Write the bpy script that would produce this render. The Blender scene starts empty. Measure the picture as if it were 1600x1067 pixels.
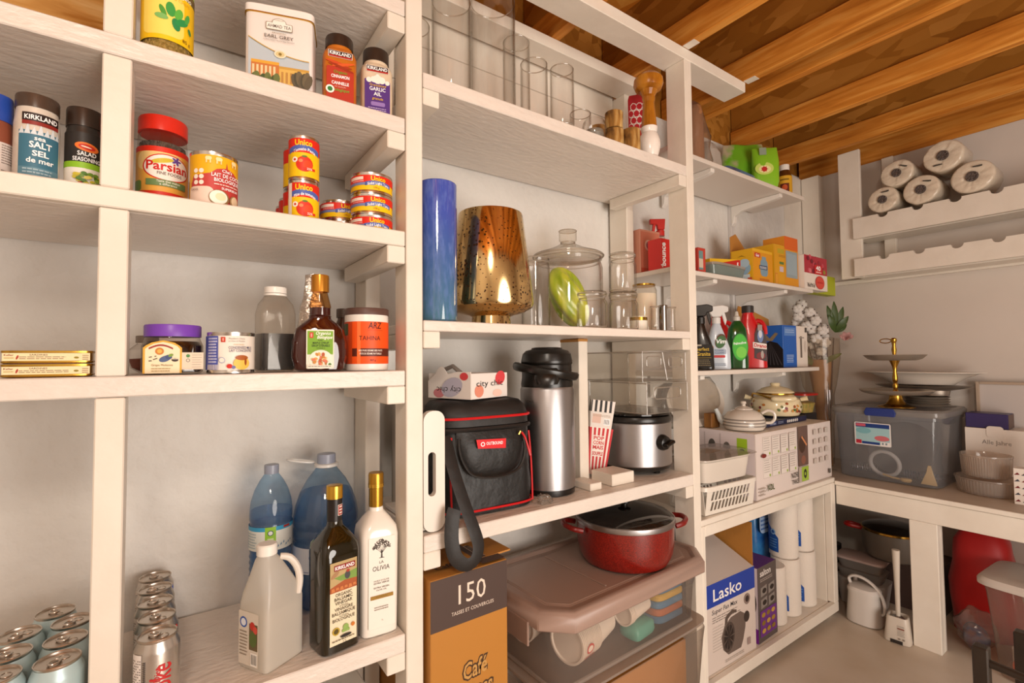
import bpy, bmesh, math, random
from math import sin, cos, pi, radians, atan2, hypot
from mathutils import Vector, Matrix, noise

SC = bpy.context.scene
COL = SC.collection
random.seed(7)

# ------------------------------------------------------------------ camera
cam_d = bpy.data.cameras.new('camera')
cam = bpy.data.objects.new('camera', cam_d)
COL.objects.link(cam)
cam_d.sensor_width = 36.0
cam_d.lens = 762.3 / 1600 * 36.0
cam_d.clip_start = 0.02
yaw, pit, rol = radians(34.91), radians(2.145), radians(-0.504)
fw = Vector((sin(yaw) * cos(pit), cos(yaw) * cos(pit), sin(pit)))
rt = Vector((cos(yaw), -sin(yaw), 0))
up = rt.cross(fw)
r2 = cos(rol) * rt + sin(rol) * up
u2 = -sin(rol) * rt + cos(rol) * up
cam.matrix_world = Matrix(((r2.x, u2.x, -fw.x, 0), (r2.y, u2.y, -fw.y, 0), (r2.z, u2.z, -fw.z, 1.17), (0, 0, 0, 1)))
SC.camera = cam

# ------------------------------------------------------------------ world, lamps, exposure
w = bpy.data.worlds.new('world')
SC.world = w
w.use_nodes = True
w.node_tree.nodes['Background'].inputs[0].default_value = (1.0, 0.86, 0.7, 1)
w.node_tree.nodes['Background'].inputs[1].default_value = 0.05

def lamp(name, loc, target, size, power, col):
    d = bpy.data.lights.new(name, 'AREA')
    d.shape = 'DISK'
    d.size = size
    d.energy = power
    d.color = col
    o = bpy.data.objects.new(name, d)
    COL.objects.link(o)
    o.location = loc
    o.rotation_euler = (Vector(target) - Vector(loc)).to_track_quat('-Z', 'Y').to_euler()
    return o

bulb = bpy.data.lights.new('ceiling_bulb', 'POINT')
bulb.energy = 31
bulb.color = (1.0, 0.89, 0.76)
bulb.shadow_soft_size = .14
bo = bpy.data.objects.new('ceiling_bulb', bulb)
COL.objects.link(bo)
bo.location = (-0.30, -0.45, 1.95)
lamp('fill_light', (0.85, -1.40, 0.85), (1.2, 1.0, 1.25), 1.5, 50, (1.0, 0.92, 0.84))  # added soft fill behind the camera, lifts floor, far wall and shelf undersides

SC.cycles.transparent_max_bounces = 64
SC.view_settings.view_transform = 'Standard'
SC.view_settings.look = 'None'
SC.view_settings.gamma = 1.0
SC.view_settings.use_curve_mapping = False
SC.view_settings.exposure = 0.08

# ------------------------------------------------------------------ materials
MATS = {}
def lin(c):
    if isinstance(c, str):
        c = tuple(int(c[i:i + 2], 16) / 255 for i in (0, 2, 4))
    return tuple(((v / 12.92) if v <= .04045 else ((v + .055) / 1.055) ** 2.4) for v in c)

def pmat(name, col, rough=.5, metal=0., spec=.5, bump=None, var=None, coat=0., subs=0., stretch=(1, 1, 1), sheen=0.):
    """principled material. bump=(scale,strength), var=(scale,colour2,contrast)"""
    if name in MATS:
        return MATS[name]
    m = bpy.data.materials.new(name)
    m.use_nodes = True
    nt = m.node_tree
    b = nt.nodes['Principled BSDF']
    c = (*lin(col), 1)
    b.inputs['Base Color'].default_value = c
    b.inputs['Roughness'].default_value = rough
    b.inputs['Metallic'].default_value = metal
    b.inputs['Specular IOR Level'].default_value = spec
    b.inputs['Coat Weight'].default_value = coat
    b.inputs['Subsurface Weight'].default_value = subs
    b.inputs['Sheen Weight'].default_value = sheen
    if bump or var:
        tc = nt.nodes.new('ShaderNodeTexCoord')
        mp = nt.nodes.new('ShaderNodeMapping')
        mp.inputs['Scale'].default_value = stretch
        nt.links.new(tc.outputs['Object'], mp.inputs['Vector'])
    if bump:
        n = nt.nodes.new('ShaderNodeTexNoise')
        n.inputs['Scale'].default_value = bump[0]
        n.inputs['Detail'].default_value = 4
        nt.links.new(mp.outputs[0], n.inputs['Vector'])
        bp = nt.nodes.new('ShaderNodeBump')
        bp.inputs['Strength'].default_value = bump[1]
        bp.inputs['Distance'].default_value = bump[2] if len(bump) > 2 else .01
        nt.links.new(n.outputs['Fac'], bp.inputs['Height'])
        nt.links.new(bp.outputs[0], b.inputs['Normal'])
    if var:
        n = nt.nodes.new('ShaderNodeTexNoise')
        n.inputs['Scale'].default_value = var[0]
        n.inputs['Detail'].default_value = 5
        nt.links.new(mp.outputs[0], n.inputs['Vector'])
        r = nt.nodes.new('ShaderNodeValToRGB')
        k = var[2] if len(var) > 2 else .2
        r.color_ramp.elements[0].position = .5 - k
        r.color_ramp.elements[1].position = .5 + k
        r.color_ramp.elements[0].color = c
        r.color_ramp.elements[1].color = (*lin(var[1]), 1)
        nt.links.new(n.outputs['Fac'], r.inputs[0])
        nt.links.new(r.outputs[0], b.inputs['Base Color'])
    MATS[name] = m
    return m

def ink(col, rough=.45):
    """flat print colour"""
    return pmat('print_' + (col if isinstance(col, str) else '%02x%02x%02x' % tuple(int(v * 255) for v in col)), col, rough, spec=.35)

def thin(name, tint, edge, rough=.03, gloss=.9, haze=0.):
    """thin-walled clear glass / plastic: transparent body, fresnel shine, denser at grazing edges"""
    if name in MATS:
        return MATS[name]
    m = bpy.data.materials.new(name)
    m.use_nodes = True
    nt = m.node_tree
    nt.nodes.clear()
    out = nt.nodes.new('ShaderNodeOutputMaterial')
    lw = nt.nodes.new('ShaderNodeLayerWeight')
    lw.inputs['Blend'].default_value = .5
    mixc = nt.nodes.new('ShaderNodeMix')
    mixc.data_type = 'RGBA'
    mixc.inputs[6].default_value = (*lin(tint), 1)
    mixc.inputs[7].default_value = (*lin(edge), 1)
    tr = nt.nodes.new('ShaderNodeBsdfTransparent')
    nt.links.new(mixc.outputs[2], tr.inputs[0])
    gl = nt.nodes.new('ShaderNodeBsdfGlossy')
    gl.inputs['Roughness'].default_value = rough
    sch = nt.nodes.new('ShaderNodeMath')       # Schlick: .04 + .96 (1-cos)^5, the same from both sides
    sch.operation = 'POWER'
    sch.inputs[1].default_value = 5
    nt.links.new(lw.outputs['Facing'], sch.inputs[0])
    fr = nt.nodes.new('ShaderNodeMath')
    fr.operation = 'MULTIPLY_ADD'
    fr.inputs[1].default_value = .8
    fr.inputs[2].default_value = .045
    nt.links.new(sch.outputs[0], fr.inputs[0])
    mul = nt.nodes.new('ShaderNodeMath')
    mul.operation = 'MULTIPLY'
    mul.inputs[1].default_value = gloss
    pw = nt.nodes.new('ShaderNodeMath')
    pw.operation = 'POWER'
    pw.inputs[1].default_value = 3.5
    nt.links.new(lw.outputs['Facing'], pw.inputs[0])
    nt.links.new(pw.outputs[0], mixc.inputs[0])
    nt.links.new(fr.outputs[0], mul.inputs[0])
    mx = nt.nodes.new('ShaderNodeMixShader')
    nt.links.new(mul.outputs[0], mx.inputs[0])
    src = tr.outputs[0]
    if haze:
        df = nt.nodes.new('ShaderNodeBsdfDiffuse')
        df.inputs[0].default_value = (*lin(tint), 1)
        tl = nt.nodes.new('ShaderNodeBsdfTranslucent')
        tl.inputs[0].default_value = (*lin(tint), 1)
        m3 = nt.nodes.new('ShaderNodeMixShader')
        m3.inputs[0].default_value = .5
        nt.links.new(df.outputs[0], m3.inputs[1])
        nt.links.new(tl.outputs[0], m3.inputs[2])
        m2 = nt.nodes.new('ShaderNodeMixShader')
        m2.inputs[0].default_value = haze
        nt.links.new(tr.outputs[0], m2.inputs[1])
        nt.links.new(m3.outputs[0], m2.inputs[2])
        src = m2.outputs[0]
    nt.links.new(src, mx.inputs[1])
    nt.links.new(gl.outputs[0], mx.inputs[2])
    nt.links.new(mx.outputs[0], out.inputs[0])
    MATS[name] = m
    return m

def wood_mat(name, c1, c2, c3, scale, stretch, rough=.6, osb=False):
    if name in MATS:
        return MATS[name]
    m = bpy.data.materials.new(name)
    m.use_nodes = True
    nt = m.node_tree
    b = nt.nodes['Principled BSDF']
    b.inputs['Roughness'].default_value = rough
    b.inputs['Specular IOR Level'].default_value = .3
    tc = nt.nodes.new('ShaderNodeTexCoord')
    mp = nt.nodes.new('ShaderNodeMapping')
    mp.inputs['Scale'].default_value = stretch
    nt.links.new(tc.outputs['Object'], mp.inputs[0])
    n = nt.nodes.new('ShaderNodeTexVoronoi' if osb else 'ShaderNodeTexNoise')
    n.inputs['Scale'].default_value = scale
    nt.links.new(mp.outputs[0], n.inputs['Vector'])
    fac = n.outputs['Color'] if osb else n.outputs['Fac']
    if not osb:
        n.inputs['Detail'].default_value = 6
        n.inputs['Distortion'].default_value = .6
    r = nt.nodes.new('ShaderNodeValToRGB')
    e = r.color_ramp.elements
    e[0].position, e[1].position = (.1, .9) if osb else (.32, .7)
    e[0].color = (*lin(c1), 1)
    e[1].color = (*lin(c3), 1)
    k = e.new(.5)
    k.color = (*lin(c2), 1)
    nt.links.new(fac, r.inputs[0])
    n2 = nt.nodes.new('ShaderNodeTexNoise')
    n2.inputs['Scale'].default_value = 1.6
    n2.inputs['Detail'].default_value = 3
    nt.links.new(tc.outputs['Object'], n2.inputs['Vector'])
    mx = nt.nodes.new('ShaderNodeMix')
    mx.data_type = 'RGBA'
    mx.blend_type = 'MULTIPLY'
    mx.inputs[0].default_value = .5
    r2_ = nt.nodes.new('ShaderNodeValToRGB')
    r2_.color_ramp.elements[0].position = .35
    r2_.color_ramp.elements[0].color = (.55, .5, .45, 1)
    r2_.color_ramp.elements[1].position = .6
    nt.links.new(n2.outputs['Fac'], r2_.inputs[0])
    nt.links.new(r.outputs[0], mx.inputs[6])
    nt.links.new(r2_.outputs[0], mx.inputs[7])
    nt.links.new(mx.outputs[2], b.inputs['Base Color'])
    bp = nt.nodes.new('ShaderNodeBump')
    bp.inputs['Strength'].default_value = .25
    bp.inputs['Distance'].default_value = .004
    nt.links.new(fac, bp.inputs['Height'])
    nt.links.new(bp.outputs[0], b.inputs['Normal'])
    MATS[name] = m
    return m

PAINT = 'e6ddd2'
M_paint = pmat('painted_timber', 'ebe2d5', .42, bump=(22, .25, .006), var=(7, 'ded3c4', .28), stretch=(1, 1, 1))
M_strand = pmat('painted_strand_board', 'e6dbd0', .36, bump=(30, .42, .007), var=(5, 'dad0c6', .3), stretch=(1, 2.2, 2.2))
M_wall = pmat('painted_concrete', 'e2ddd6', .55, bump=(12, .8, .014), var=(2.6, 'cfcac4', .3))
M_wallB = pmat('painted_panel', 'd5cac0', .6, bump=(9, .25, .006), var=(1.8, 'c5b9ae', .3))
M_floor = pmat('painted_floor', 'cfc3b4', .4, bump=(7, .3, .008), var=(3, 'bba993', .22))
M_joist = wood_mat('joist_lumber', 'c07424', 'd98c34', 'eaa850', 5, (9, .7, 9))
M_web = wood_mat('joist_strand_web', '96601e', 'ab7228', 'c48a3e', 26, (1, .35, 1), osb=True)
M_deck = wood_mat('ceiling_strand_board', 'b8691c', 'cc7f28', 'dc9c46', 18, (1, .5, 1), osb=True)

# ------------------------------------------------------------------ geometry helpers
def finish(bm, name, mats, parent=None, smooth=True, ang=32, kind=None, label=None):
    me = bpy.data.meshes.new(name)
    bmesh.ops.remove_doubles(bm, verts=bm.verts, dist=1e-6)
    bm.to_mesh(me)
    bm.free()
    if not isinstance(mats, (list, tuple)):
        mats = [mats]
    for m in mats:
        me.materials.append(m)
    if smooth:
        me.shade_smooth()
        me.set_sharp_from_angle(angle=radians(ang))
    o = bpy.data.objects.new(name, me)
    COL.objects.link(o)
    if parent is not None:
        o.parent = parent
    if kind:
        o['kind'] = kind
    if label:
        o['label'] = label
    return o

def thing(name, label, cat, loc=(0, 0, 0), rz=0., group=None, rot=None):
    o = bpy.data.objects.new(name, None)
    o.empty_display_size = .03
    COL.objects.link(o)
    o.location = loc
    o.rotation_euler = rot if rot else (0, 0, rz)
    o['label'] = label
    o['category'] = cat
    if group:
        o['group'] = group
    return o

def face_cam(x, y, off=0.):
    return -atan2(x, y) + off

def dup(root, loc, label, rz=None):
    r = root.copy()
    COL.objects.link(r)
    r.location = loc
    if rz is not None:
        r.rotation_euler = (0, 0, rz)
    r['label'] = label
    for ch in list(root.children):
        c = ch.copy()
        COL.objects.link(c)
        c.parent = r
        for g in ch.children:
            d = g.copy()
            COL.objects.link(d)
            d.parent = c
    return r

def box(bm, x0, y0, z0, x1, y1, z1, bev=0., mi=0, rot=None):
    vs = [bm.verts.new((x, y, z)) for x in (x0, x1) for y in (y0, y1) for z in (z0, z1)]
    idx = ((0, 1, 3, 2), (4, 6, 7, 5), (0, 4, 5, 1), (2, 3, 7, 6), (0, 2, 6, 4), (1, 5, 7, 3))
    fs = [bm.faces.new([vs[i] for i in f]) for f in idx]
    for f in fs:
        f.material_index = mi
    if rot:
        c = Vector(((x0 + x1) / 2, (y0 + y1) / 2, (z0 + z1) / 2))
        bmesh.ops.rotate(bm, verts=vs, cent=c, matrix=rot)
    if bev:
        es = list({e for f in fs for e in f.edges})
        bmesh.ops.bevel(bm, geom=es, offset=bev, segments=1, affect='EDGES')
    return fs

def bx(name, x0, y0, z0, x1, y1, z1, m, parent=None, bev=.002, label=None, kind=None, rot=None):
    bm = bmesh.new()
    box(bm, x0, y0, z0, x1, y1, z1, bev, rot=rot)
    bmesh.ops.recalc_face_normals(bm, faces=bm.faces)
    return finish(bm, name, m, parent, smooth=False, label=label, kind=kind)

def lathe_bm(bm, prof, n=32, mi=0, c=(0, 0, 0), cap=True, sx=1., sy=1., axis='z'):
    rings = []
    cx, cy, cz = c
    def P(a, b, h):
        if axis == 'z':
            return (cx + a, cy + b, cz + h)
        if axis == 'y':
            return (cx + a, cy + h, cz + b)
        return (cx + h, cy + a, cz + b)
    for r, z in prof:
        if r < 1e-5:
            rings.append([bm.verts.new(P(0, 0, z))])
        else:
            rings.append([bm.verts.new(P(r * sx * cos(2 * pi * i / n), r * sy * sin(2 * pi * i / n), z)) for i in range(n)])
    fs = []
    for a, b in zip(rings, rings[1:]):
        for i in range(n):
            j = (i + 1) % n
            if len(a) == 1 and len(b) == 1:
                continue
            if len(a) == 1:
                fs.append(bm.faces.new((a[0], b[j], b[i])))
            elif len(b) == 1:
                fs.append(bm.faces.new((a[i], a[j], b[0])))
            else:
                fs.append(bm.faces.new((a[i], a[j], b[j], b[i])))
    if cap:
        if len(rings[0]) > 1:
            fs.append(bm.faces.new(rings[0][::-1]))
        if len(rings[-1]) > 1:
            fs.append(bm.faces.new(rings[-1]))
    for f in fs:
        f.material_index = mi
    return fs

def lathe(name, prof, m, parent=None, n=32, c=(0, 0, 0), cap=True, ang=32, sx=1., sy=1., axis='z', label=None):
    bm = bmesh.new()
    lathe_bm(bm, prof, n, 0, c, cap, sx, sy, axis)
    bmesh.ops.recalc_face_normals(bm, faces=bm.faces)
    return finish(bm, name, m, parent, ang=ang, label=label)

def se(t, hx, hy, p):
    ct, st = cos(t), sin(t)
    return (hx * math.copysign(abs(ct) ** (2 / p), ct), hy * math.copysign(abs(st) ** (2 / p), st))

def loft_bm(bm, rings, p=4., n=32, cap=(True, True), mi=0):
    """rings: (z,hx,hy[,cx,cy[,p]]) super-ellipse sections"""
    R = []
    for r in rings:
        z, hx, hy = r[:3]
        cx, cy = (r[3], r[4]) if len(r) > 4 else (0, 0)
        pp = r[5] if len(r) > 5 else p
        pts = []
        for i in range(n):
            x, y = se(2 * pi * (i + .5) / n, hx, hy, pp)
            pts.append(bm.verts.new((cx + x, cy + y, z)))
        R.append(pts)
    fs = []
    for a, b in zip(R, R[1:]):
        for i in range(n):
            j = (i + 1) % n
            fs.append(bm.faces.new((a[i], a[j], b[j], b[i])))
    if cap[0]:
        fs.append(bm.faces.new(R[0][::-1]))
    if cap[1]:
        fs.append(bm.faces.new(R[-1]))
    for f in fs:
        f.material_index = mi
    return fs

def loft(name, rings, m, parent=None, p=4., n=32, cap=(True, True), ang=32, label=None):
    bm = bmesh.new()
    loft_bm(bm, rings, p, n, cap)
    return finish(bm, name, m, parent, ang=ang, label=label)

def tube_bm(bm, pts, r, n=8, mi=0, closed=False, sq=None):
    pts = [Vector(q) for q in pts]
    rs = r if isinstance(r, (list, tuple)) else [r] * len(pts)
    rings = []
    prev = None
    N = len(pts)
    for i, q in enumerate(pts):
        a = pts[i - 1] if (i > 0 or closed) else q
        b = pts[(i + 1) % N] if (i < N - 1 or closed) else q
        t = (b - a).normalized()
        if prev is None:
            h = Vector((0, 0, 1)) if abs(t.z) < .9 else Vector((1, 0, 0))
            u = t.cross(h).normalized()
        else:
            u = (prev - t * prev.dot(t)).normalized()
        v = t.cross(u)
        prev = u
        kx, ky = sq if sq else (1, 1)
        rings.append([bm.verts.new(q + rs[i] * (kx * cos(2 * pi * k / n) * u + ky * sin(2 * pi * k / n) * v)) for k in range(n)])
    fs = []
    pr = list(zip(rings, rings[1:]))
    if closed:
        pr.append((rings[-1], rings[0]))
    for a, b in pr:
        for i in range(n):
            j = (i + 1) % n
            fs.append(bm.faces.new((a[i], a[j], b[j], b[i])))
    if not closed:
        fs.append(bm.faces.new(rings[0][::-1]))
        fs.append(bm.faces.new(rings[-1]))
    for f in fs:
        f.material_index = mi
    return fs

def smooth_path(pts, r, k=4):
    P = [Vector(q) for q in pts]
    R = list(r) if isinstance(r, (list, tuple)) else [r] * len(P)
    out, ro = [], []
    for i in range(len(P) - 1):
        a, b, c, d = P[max(i - 1, 0)], P[i], P[i + 1], P[min(i + 2, len(P) - 1)]
        for j in range(k):
            t = j / k
            out.append(.5 * ((2 * b) + (c - a) * t + (2 * a - 5 * b + 4 * c - d) * t * t + (3 * b - a - 3 * c + d) * t ** 3))
            ro.append(R[i] * (1 - t) + R[i + 1] * t)
    out.append(P[-1])
    ro.append(R[-1])
    return out, ro

def tube(name, pts, r, m, parent=None, n=8, closed=False, sq=None, label=None):
    bm = bmesh.new()
    if not closed and 4 <= len(pts) <= 12:
        pts, r = smooth_path(pts, r)
    tube_bm(bm, pts, r, n, 0, closed, sq)
    bmesh.ops.recalc_face_normals(bm, faces=bm.faces)
    return finish(bm, name, m, parent, label=label)

def prism(name, poly, a0, a1, m, parent=None, axis='y', bev=0., label=None):
    """extrude a 2-D outline. axis y: poly=(x,z); axis x: poly=(y,z); axis z: poly=(x,y)"""
    bm = bmesh.new()
    def P(u, v, h):
        return {'y': (u, h, v), 'x': (h, u, v), 'z': (u, v, h)}[axis]
    A = [bm.verts.new(P(u, v, a0)) for u, v in poly]
    Bv = [bm.verts.new(P(u, v, a1)) for u, v in poly]
    n = len(poly)
    bm.faces.new(A)
    bm.faces.new(Bv[::-1])
    for i in range(n):
        j = (i + 1) % n
        bm.faces.new((A[i], Bv[i], Bv[j], A[j]))
    bmesh.ops.recalc_face_normals(bm, faces=bm.faces)
    if bev:
        bmesh.ops.bevel(bm, geom=list(bm.edges), offset=bev, segments=1, affect='EDGES')
    return finish(bm, name, m, parent, smooth=True, ang=25, label=label)

def rrect(x0, y0, x1, y1, r, k=5):
    pts = []
    for cx, cy, a in ((x1 - r, y1 - r, 0), (x0 + r, y1 - r, 90), (x0 + r, y0 + r, 180), (x1 - r, y0 + r, 270)):
        for i in range(k + 1):
            t = radians(a + 90 * i / k)
            pts.append((cx + r * cos(t), cy + r * sin(t)))
    return pts

def crumple(bm, amp, sc, seed=0., lock=None):
    for v in bm.verts:
        if lock and lock(v.co):
            continue
        d = noise.noise_vector(v.co * sc + Vector((seed, seed * 1.7, -seed)))
        v.co += d * amp

# ------------------------------------------------------------------ printed labels
TXT = {}
def text_mesh(s, bold):
    k = (s, bold)
    if k not in TXT:
        cu = bpy.data.curves.new('lettering', 'FONT')
        cu.body = s
        cu.size = 1 / .7
        cu.offset = bold
        cu.resolution_u = 2
        cu.align_x = 'CENTER'
        ob = bpy.data.objects.new('lettering', cu)
        me = bpy.data.meshes.new_from_object(ob)
        bpy.data.objects.remove(ob)
        bpy.data.curves.remove(cu)
        TXT[k] = me
    return TXT[k]

class Label:
    """flat print mapped on a plane or a cylinder; every item lies 0.12 mm above the one before"""
    def __init__(s, base=0.0006, step=.00012):
        s.items = []
        s.off = base
        s.step = step
        s.mats = []
    def mi(s, col):
        m = ink(col)
        if m not in s.mats:
            s.mats.append(m)
        return s.mats.index(m)
    def poly(s, pts, col):
        b = bmesh.new()
        b.faces.new([b.verts.new((u, v, 0)) for u, v in pts])
        s.items.append((b, s.mi(col), s.off))
        s.off += s.step
        return s
    def rect(s, u0, v0, u1, v1, col, r=0.):
        return s.poly(rrect(u0, v0, u1, v1, r) if r else [(u0, v0), (u1, v0), (u1, v1), (u0, v1)], col)
    def ell(s, cu, cv, ru, rv, col, n=20, rot=0., a0=0., a1=360.):
        pts = []
        for i in range(n + (1 if a1 - a0 < 360 else 0)):
            t = radians(a0 + (a1 - a0) * i / n)
            x, y = ru * cos(t), rv * sin(t)
            pts.append((cu + x * cos(rot) - y * sin(rot), cv + x * sin(rot) + y * cos(rot)))
        return s.poly(pts, col)
    def many(s, polys, col):
        b = bmesh.new()
        for pts in polys:
            b.faces.new([b.verts.new((u, v, 0)) for u, v in pts])
        s.items.append((b, s.mi(col), s.off))
        s.off += s.step
        return s
    def lines(s, u0, u1, v0, dv, n, h, col, seed=1, dash=.8):
        """rows of tiny unreadable print"""
        rnd = random.Random(seed)
        P = []
        for i in range(n):
            u = u0
            v = v0 - i * dv
            end = u1 - (u1 - u0) * rnd.random() * .15
            while u < end:
                wd = (u1 - u0) * rnd.uniform(.06, .16)
                P.append([(u, v), (min(u + wd, end), v), (min(u + wd, end), v + h), (u, v + h)])
                u += wd + (u1 - u0) * .02
        return s.many(P, col)
    def text(s, t, u, v, h, col, bold=0., sx=1., rot=0., shear=0., w=None, mirror=False, arc=0.):
        b = bmesh.new()
        b.from_mesh(text_mesh(t, bold))
        xs = [q.co.x for q in b.verts]
        if not xs:
            b.free()
            return s
        wd = max(xs) - min(xs)
        mid = (max(xs) + min(xs)) / 2
        if w:
            sx = w / (wd * h)
        for q in b.verts:
            x, y = (q.co.x - mid) * h * sx, q.co.y * h
            y += arc * (1 - (x / (wd * h * sx / 2)) ** 2)
            x += shear * y
            if mirror:
                x = -x
            q.co = (u + x * cos(rot) - y * sin(rot), v + x * sin(rot) + y * cos(rot), 0)
        s.items.append((b, s.mi(col), s.off))
        s.off += s.step
        return s
    def build(s, parent, mp, step=None, name='label', kind=None):
        bm = bmesh.new()
        for b, mi, off in s.items:
            if step:
                us = [q.co.x for q in b.verts]
                k = math.floor(min(us) / step) + 1
                while k * step < max(us):
                    bmesh.ops.bisect_plane(b, geom=b.verts[:] + b.edges[:] + b.faces[:], plane_co=(k * step, 0, 0), plane_no=(1, 0, 0))
                    k += 1
            mpd = {}
            for q in b.verts:
                mpd[q] = bm.verts.new(mp(q.co.x, q.co.y, off))
            for f in b.faces:
                try:
                    nf = bm.faces.new([mpd[q] for q in f.verts])
                    nf.material_index = mi
                    nf.smooth = True
                except ValueError:
                    pass
            b.free()
        me = bpy.data.meshes.new(name)
        bm.to_mesh(me)
        bm.free()
        for m in s.mats:
            me.materials.append(m)
        o = bpy.data.objects.new(name, me)
        COL.objects.link(o)
        o.parent = parent
        return o

def on_cyl(R, z0=0., a0=0., c=(0, 0)):
    return lambda u, v, o: (c[0] + (R + o) * sin(u / R + a0), c[1] - (R + o) * cos(u / R + a0), z0 + v)
def on_plane(o0, ud, vd):
    o0, ud, vd = Vector(o0), Vector(ud).normalized(), Vector(vd).normalized()
    nn = ud.cross(vd)
    return lambda u, v, o: o0 + ud * u + vd * v + nn * o

# ================================================================== the room
def struct(name, *a, **k):
    return bx(name, *a, kind='structure', bev=0, **k)

floor = struct('floor', -1.3, -1.6, -.05, 3.2, 1.5, 0, M_floor)
wall_back = struct('wall_back', -1.3, 1.37, 0, 3.2, 1.5, 2.24, M_wall)
wall_right = struct('wall_right', 3.05, -1.6, 0, 3.2, 1.37, 2.205, M_wallB)
wall_left = struct('wall_left', -1.4, -1.6, 0, -1.3, 1.5, 2.52, M_wall)
wall_front = struct('wall_front', -1.3, -1.7, 0, 3.2, -1.6, 2.52, M_wall)
ceiling = struct('ceiling', -1.3, -1.6, 2.52, 3.2, 1.5, 2.55, M_deck)
bx('rim_board', 3.055, -1.6, 2.2055, 3.15, 1.37, 2.52, M_joist, wall_right, 0)
bx('rim_board', -1.3, 1.39, 2.24, 3.2, 1.47, 2.52, M_web, wall_back, 0)
struct('trim_1', 3.03, -1.6, 1.565, 3.05, 1.37, 1.585, M_paint)
for x in (-.98, -.58, -.18, .22, .63, 1.02, 1.42, 1.80, 1.93, 2.355, 2.785):
    bm = bmesh.new()
    box(bm, x, -1.59, 2.24, x + .035, 1.385, 2.335, .002)
    j = finish(bm, 'joist', M_joist, ceiling, smooth=False)
    if x in (1.42, 1.80):
        bx('paint_smear', x + .001, .955, 2.2385, x + .034, .999, 2.2398, M_paint, j, 0)
    bx('web', x + .012, -1.59, 2.335, x + .023, 1.385, 2.52, M_web, j, 0)

# ================================================================== built-in shelving along the back wall
su = thing('shelving_unit', 'white painted timber shelving built floor to ceiling along the back wall', 'shelves')
FY, BY = 1.0, 1.36
def post(x0, x1, y0, y1, z0, z1):
    return bx('post', x0, y0, z0, x1, y1, z1, M_paint, su)
def plank(x0, x1, z0, z1, y0=FY, y1=BY, m=None, name='shelf_board'):
    return bx(name, x0, y0, z0, x1, y1, z1, m or M_strand, su)
def cleat(x0, x1, zt, y0=FY, y1=1.32, h=.038):
    return bx('cleat', x0, y0, zt - h, x1, y1, zt, M_paint, su)
# shelf boards, left and middle bays (one board runs past the slim left post)
S4, S3, S2, S1, S0 = .591, 1.149, 1.453, 1.705, 1.97
for z, t, x0 in ((S4, .038, -.9), (S3, .033, -.9), (S2, .033, -.9), (S1, .034, -.9), (S0, .034, -.06)):
    if z == S2:                       # this board sits a little below its front edging
        plank(x0, .4155, z - t, z - .012, y0=FY + .019)
        bx('front_edging', x0, FY, z - t, .4155, FY + .0185, z, M_paint, su)
    else:
        plank(x0, .4155, z - t, z)
# slim left post, cut in lengths between the shelves
for z0, z1 in ((0, S4 - .039), (S4, S3 - .034), (S3, S2 - .034), (S2, S1 - .035), (S1, 2.2)):
    post(-.098, -.060, FY + .001, FY + .075, z0 + .0005, z1)
# left end frame out of sight of the lens
post(-.94, -.90, FY, 1.09, 0, 2.2)
# ladder frames
post(.418, .457, FY, 1.065, 0, 2.2)
post(.418, .457, 1.27, 1.36, 0, 2.2)
post(.376, .414, 1.27, 1.36, 0, S4 - .04)
post(1.430, 1.468, FY, 1.078, 0, 2.2)
post(1.430, 1.468, 1.27, 1.36, 0, 2.2)
for z, t in ((S4, .038), (S3, .033), (S2, .033), (S1, .034), (S0, .034)):
    cleat(.376, .4165, z - t - .0005, y0=FY + .002)
# right bay
R3, R2, R1 = .785, 1.26, 1.825
plank(.459, 1.4285, R1 - .035, R1)
plank(.459, 1.4285, R2 - .024, R2)
plank(.459, 1.4285, R3 - .037, R3)
for z, t in ((R1, .035), (R2, .024), (R3, .037)):
    cleat(.459, .500, z - t - .0005, y0=FY + .001)
    cleat(1.390, 1.4285, z - t - .0005, y0=FY + .001)
# headers and back rails
bx('header', -.95, FY, 2.2, 1.815, 1.09, 2.239, M_paint, su)
bx('header', -.95, 1.215, 2.2, 1.475, 1.315, 2.239, M_paint, su)
for z0, z1 in ((2.118, 2.236), (1.992, 2.116), (1.872, 1.990)):
    bx('back_board', .459, 1.33, z0, 1.4285, 1.365, z1, M_paint, su)
S2 -= .012
S4, S3, S2, S1, R1, R2 = (v + .001 for v in (S4, S3, S2, S1, R1, R2))   # things stand a hair above the boards
# support stud and its block under the middle shelf
bx('support_stud', 1.052, 1.14, R3 + .001, 1.09, 1.229, R2 - .026, M_paint, su)
bx('raw_end', 1.050, 1.139, R2 - .036, 1.0915, 1.2295, R2 - .0262, pmat('bare_pine', 'b9813f', .6), su)
bx('block', 1.003, 1.045, R3 + .0005, 1.049, 1.125, R3 + .022, M_paint, su)
bx('block', 1.093, 1.045, R3 + .0005, 1.19, 1.135, R3 + .036, M_paint, su)
R3 += .001

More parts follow.
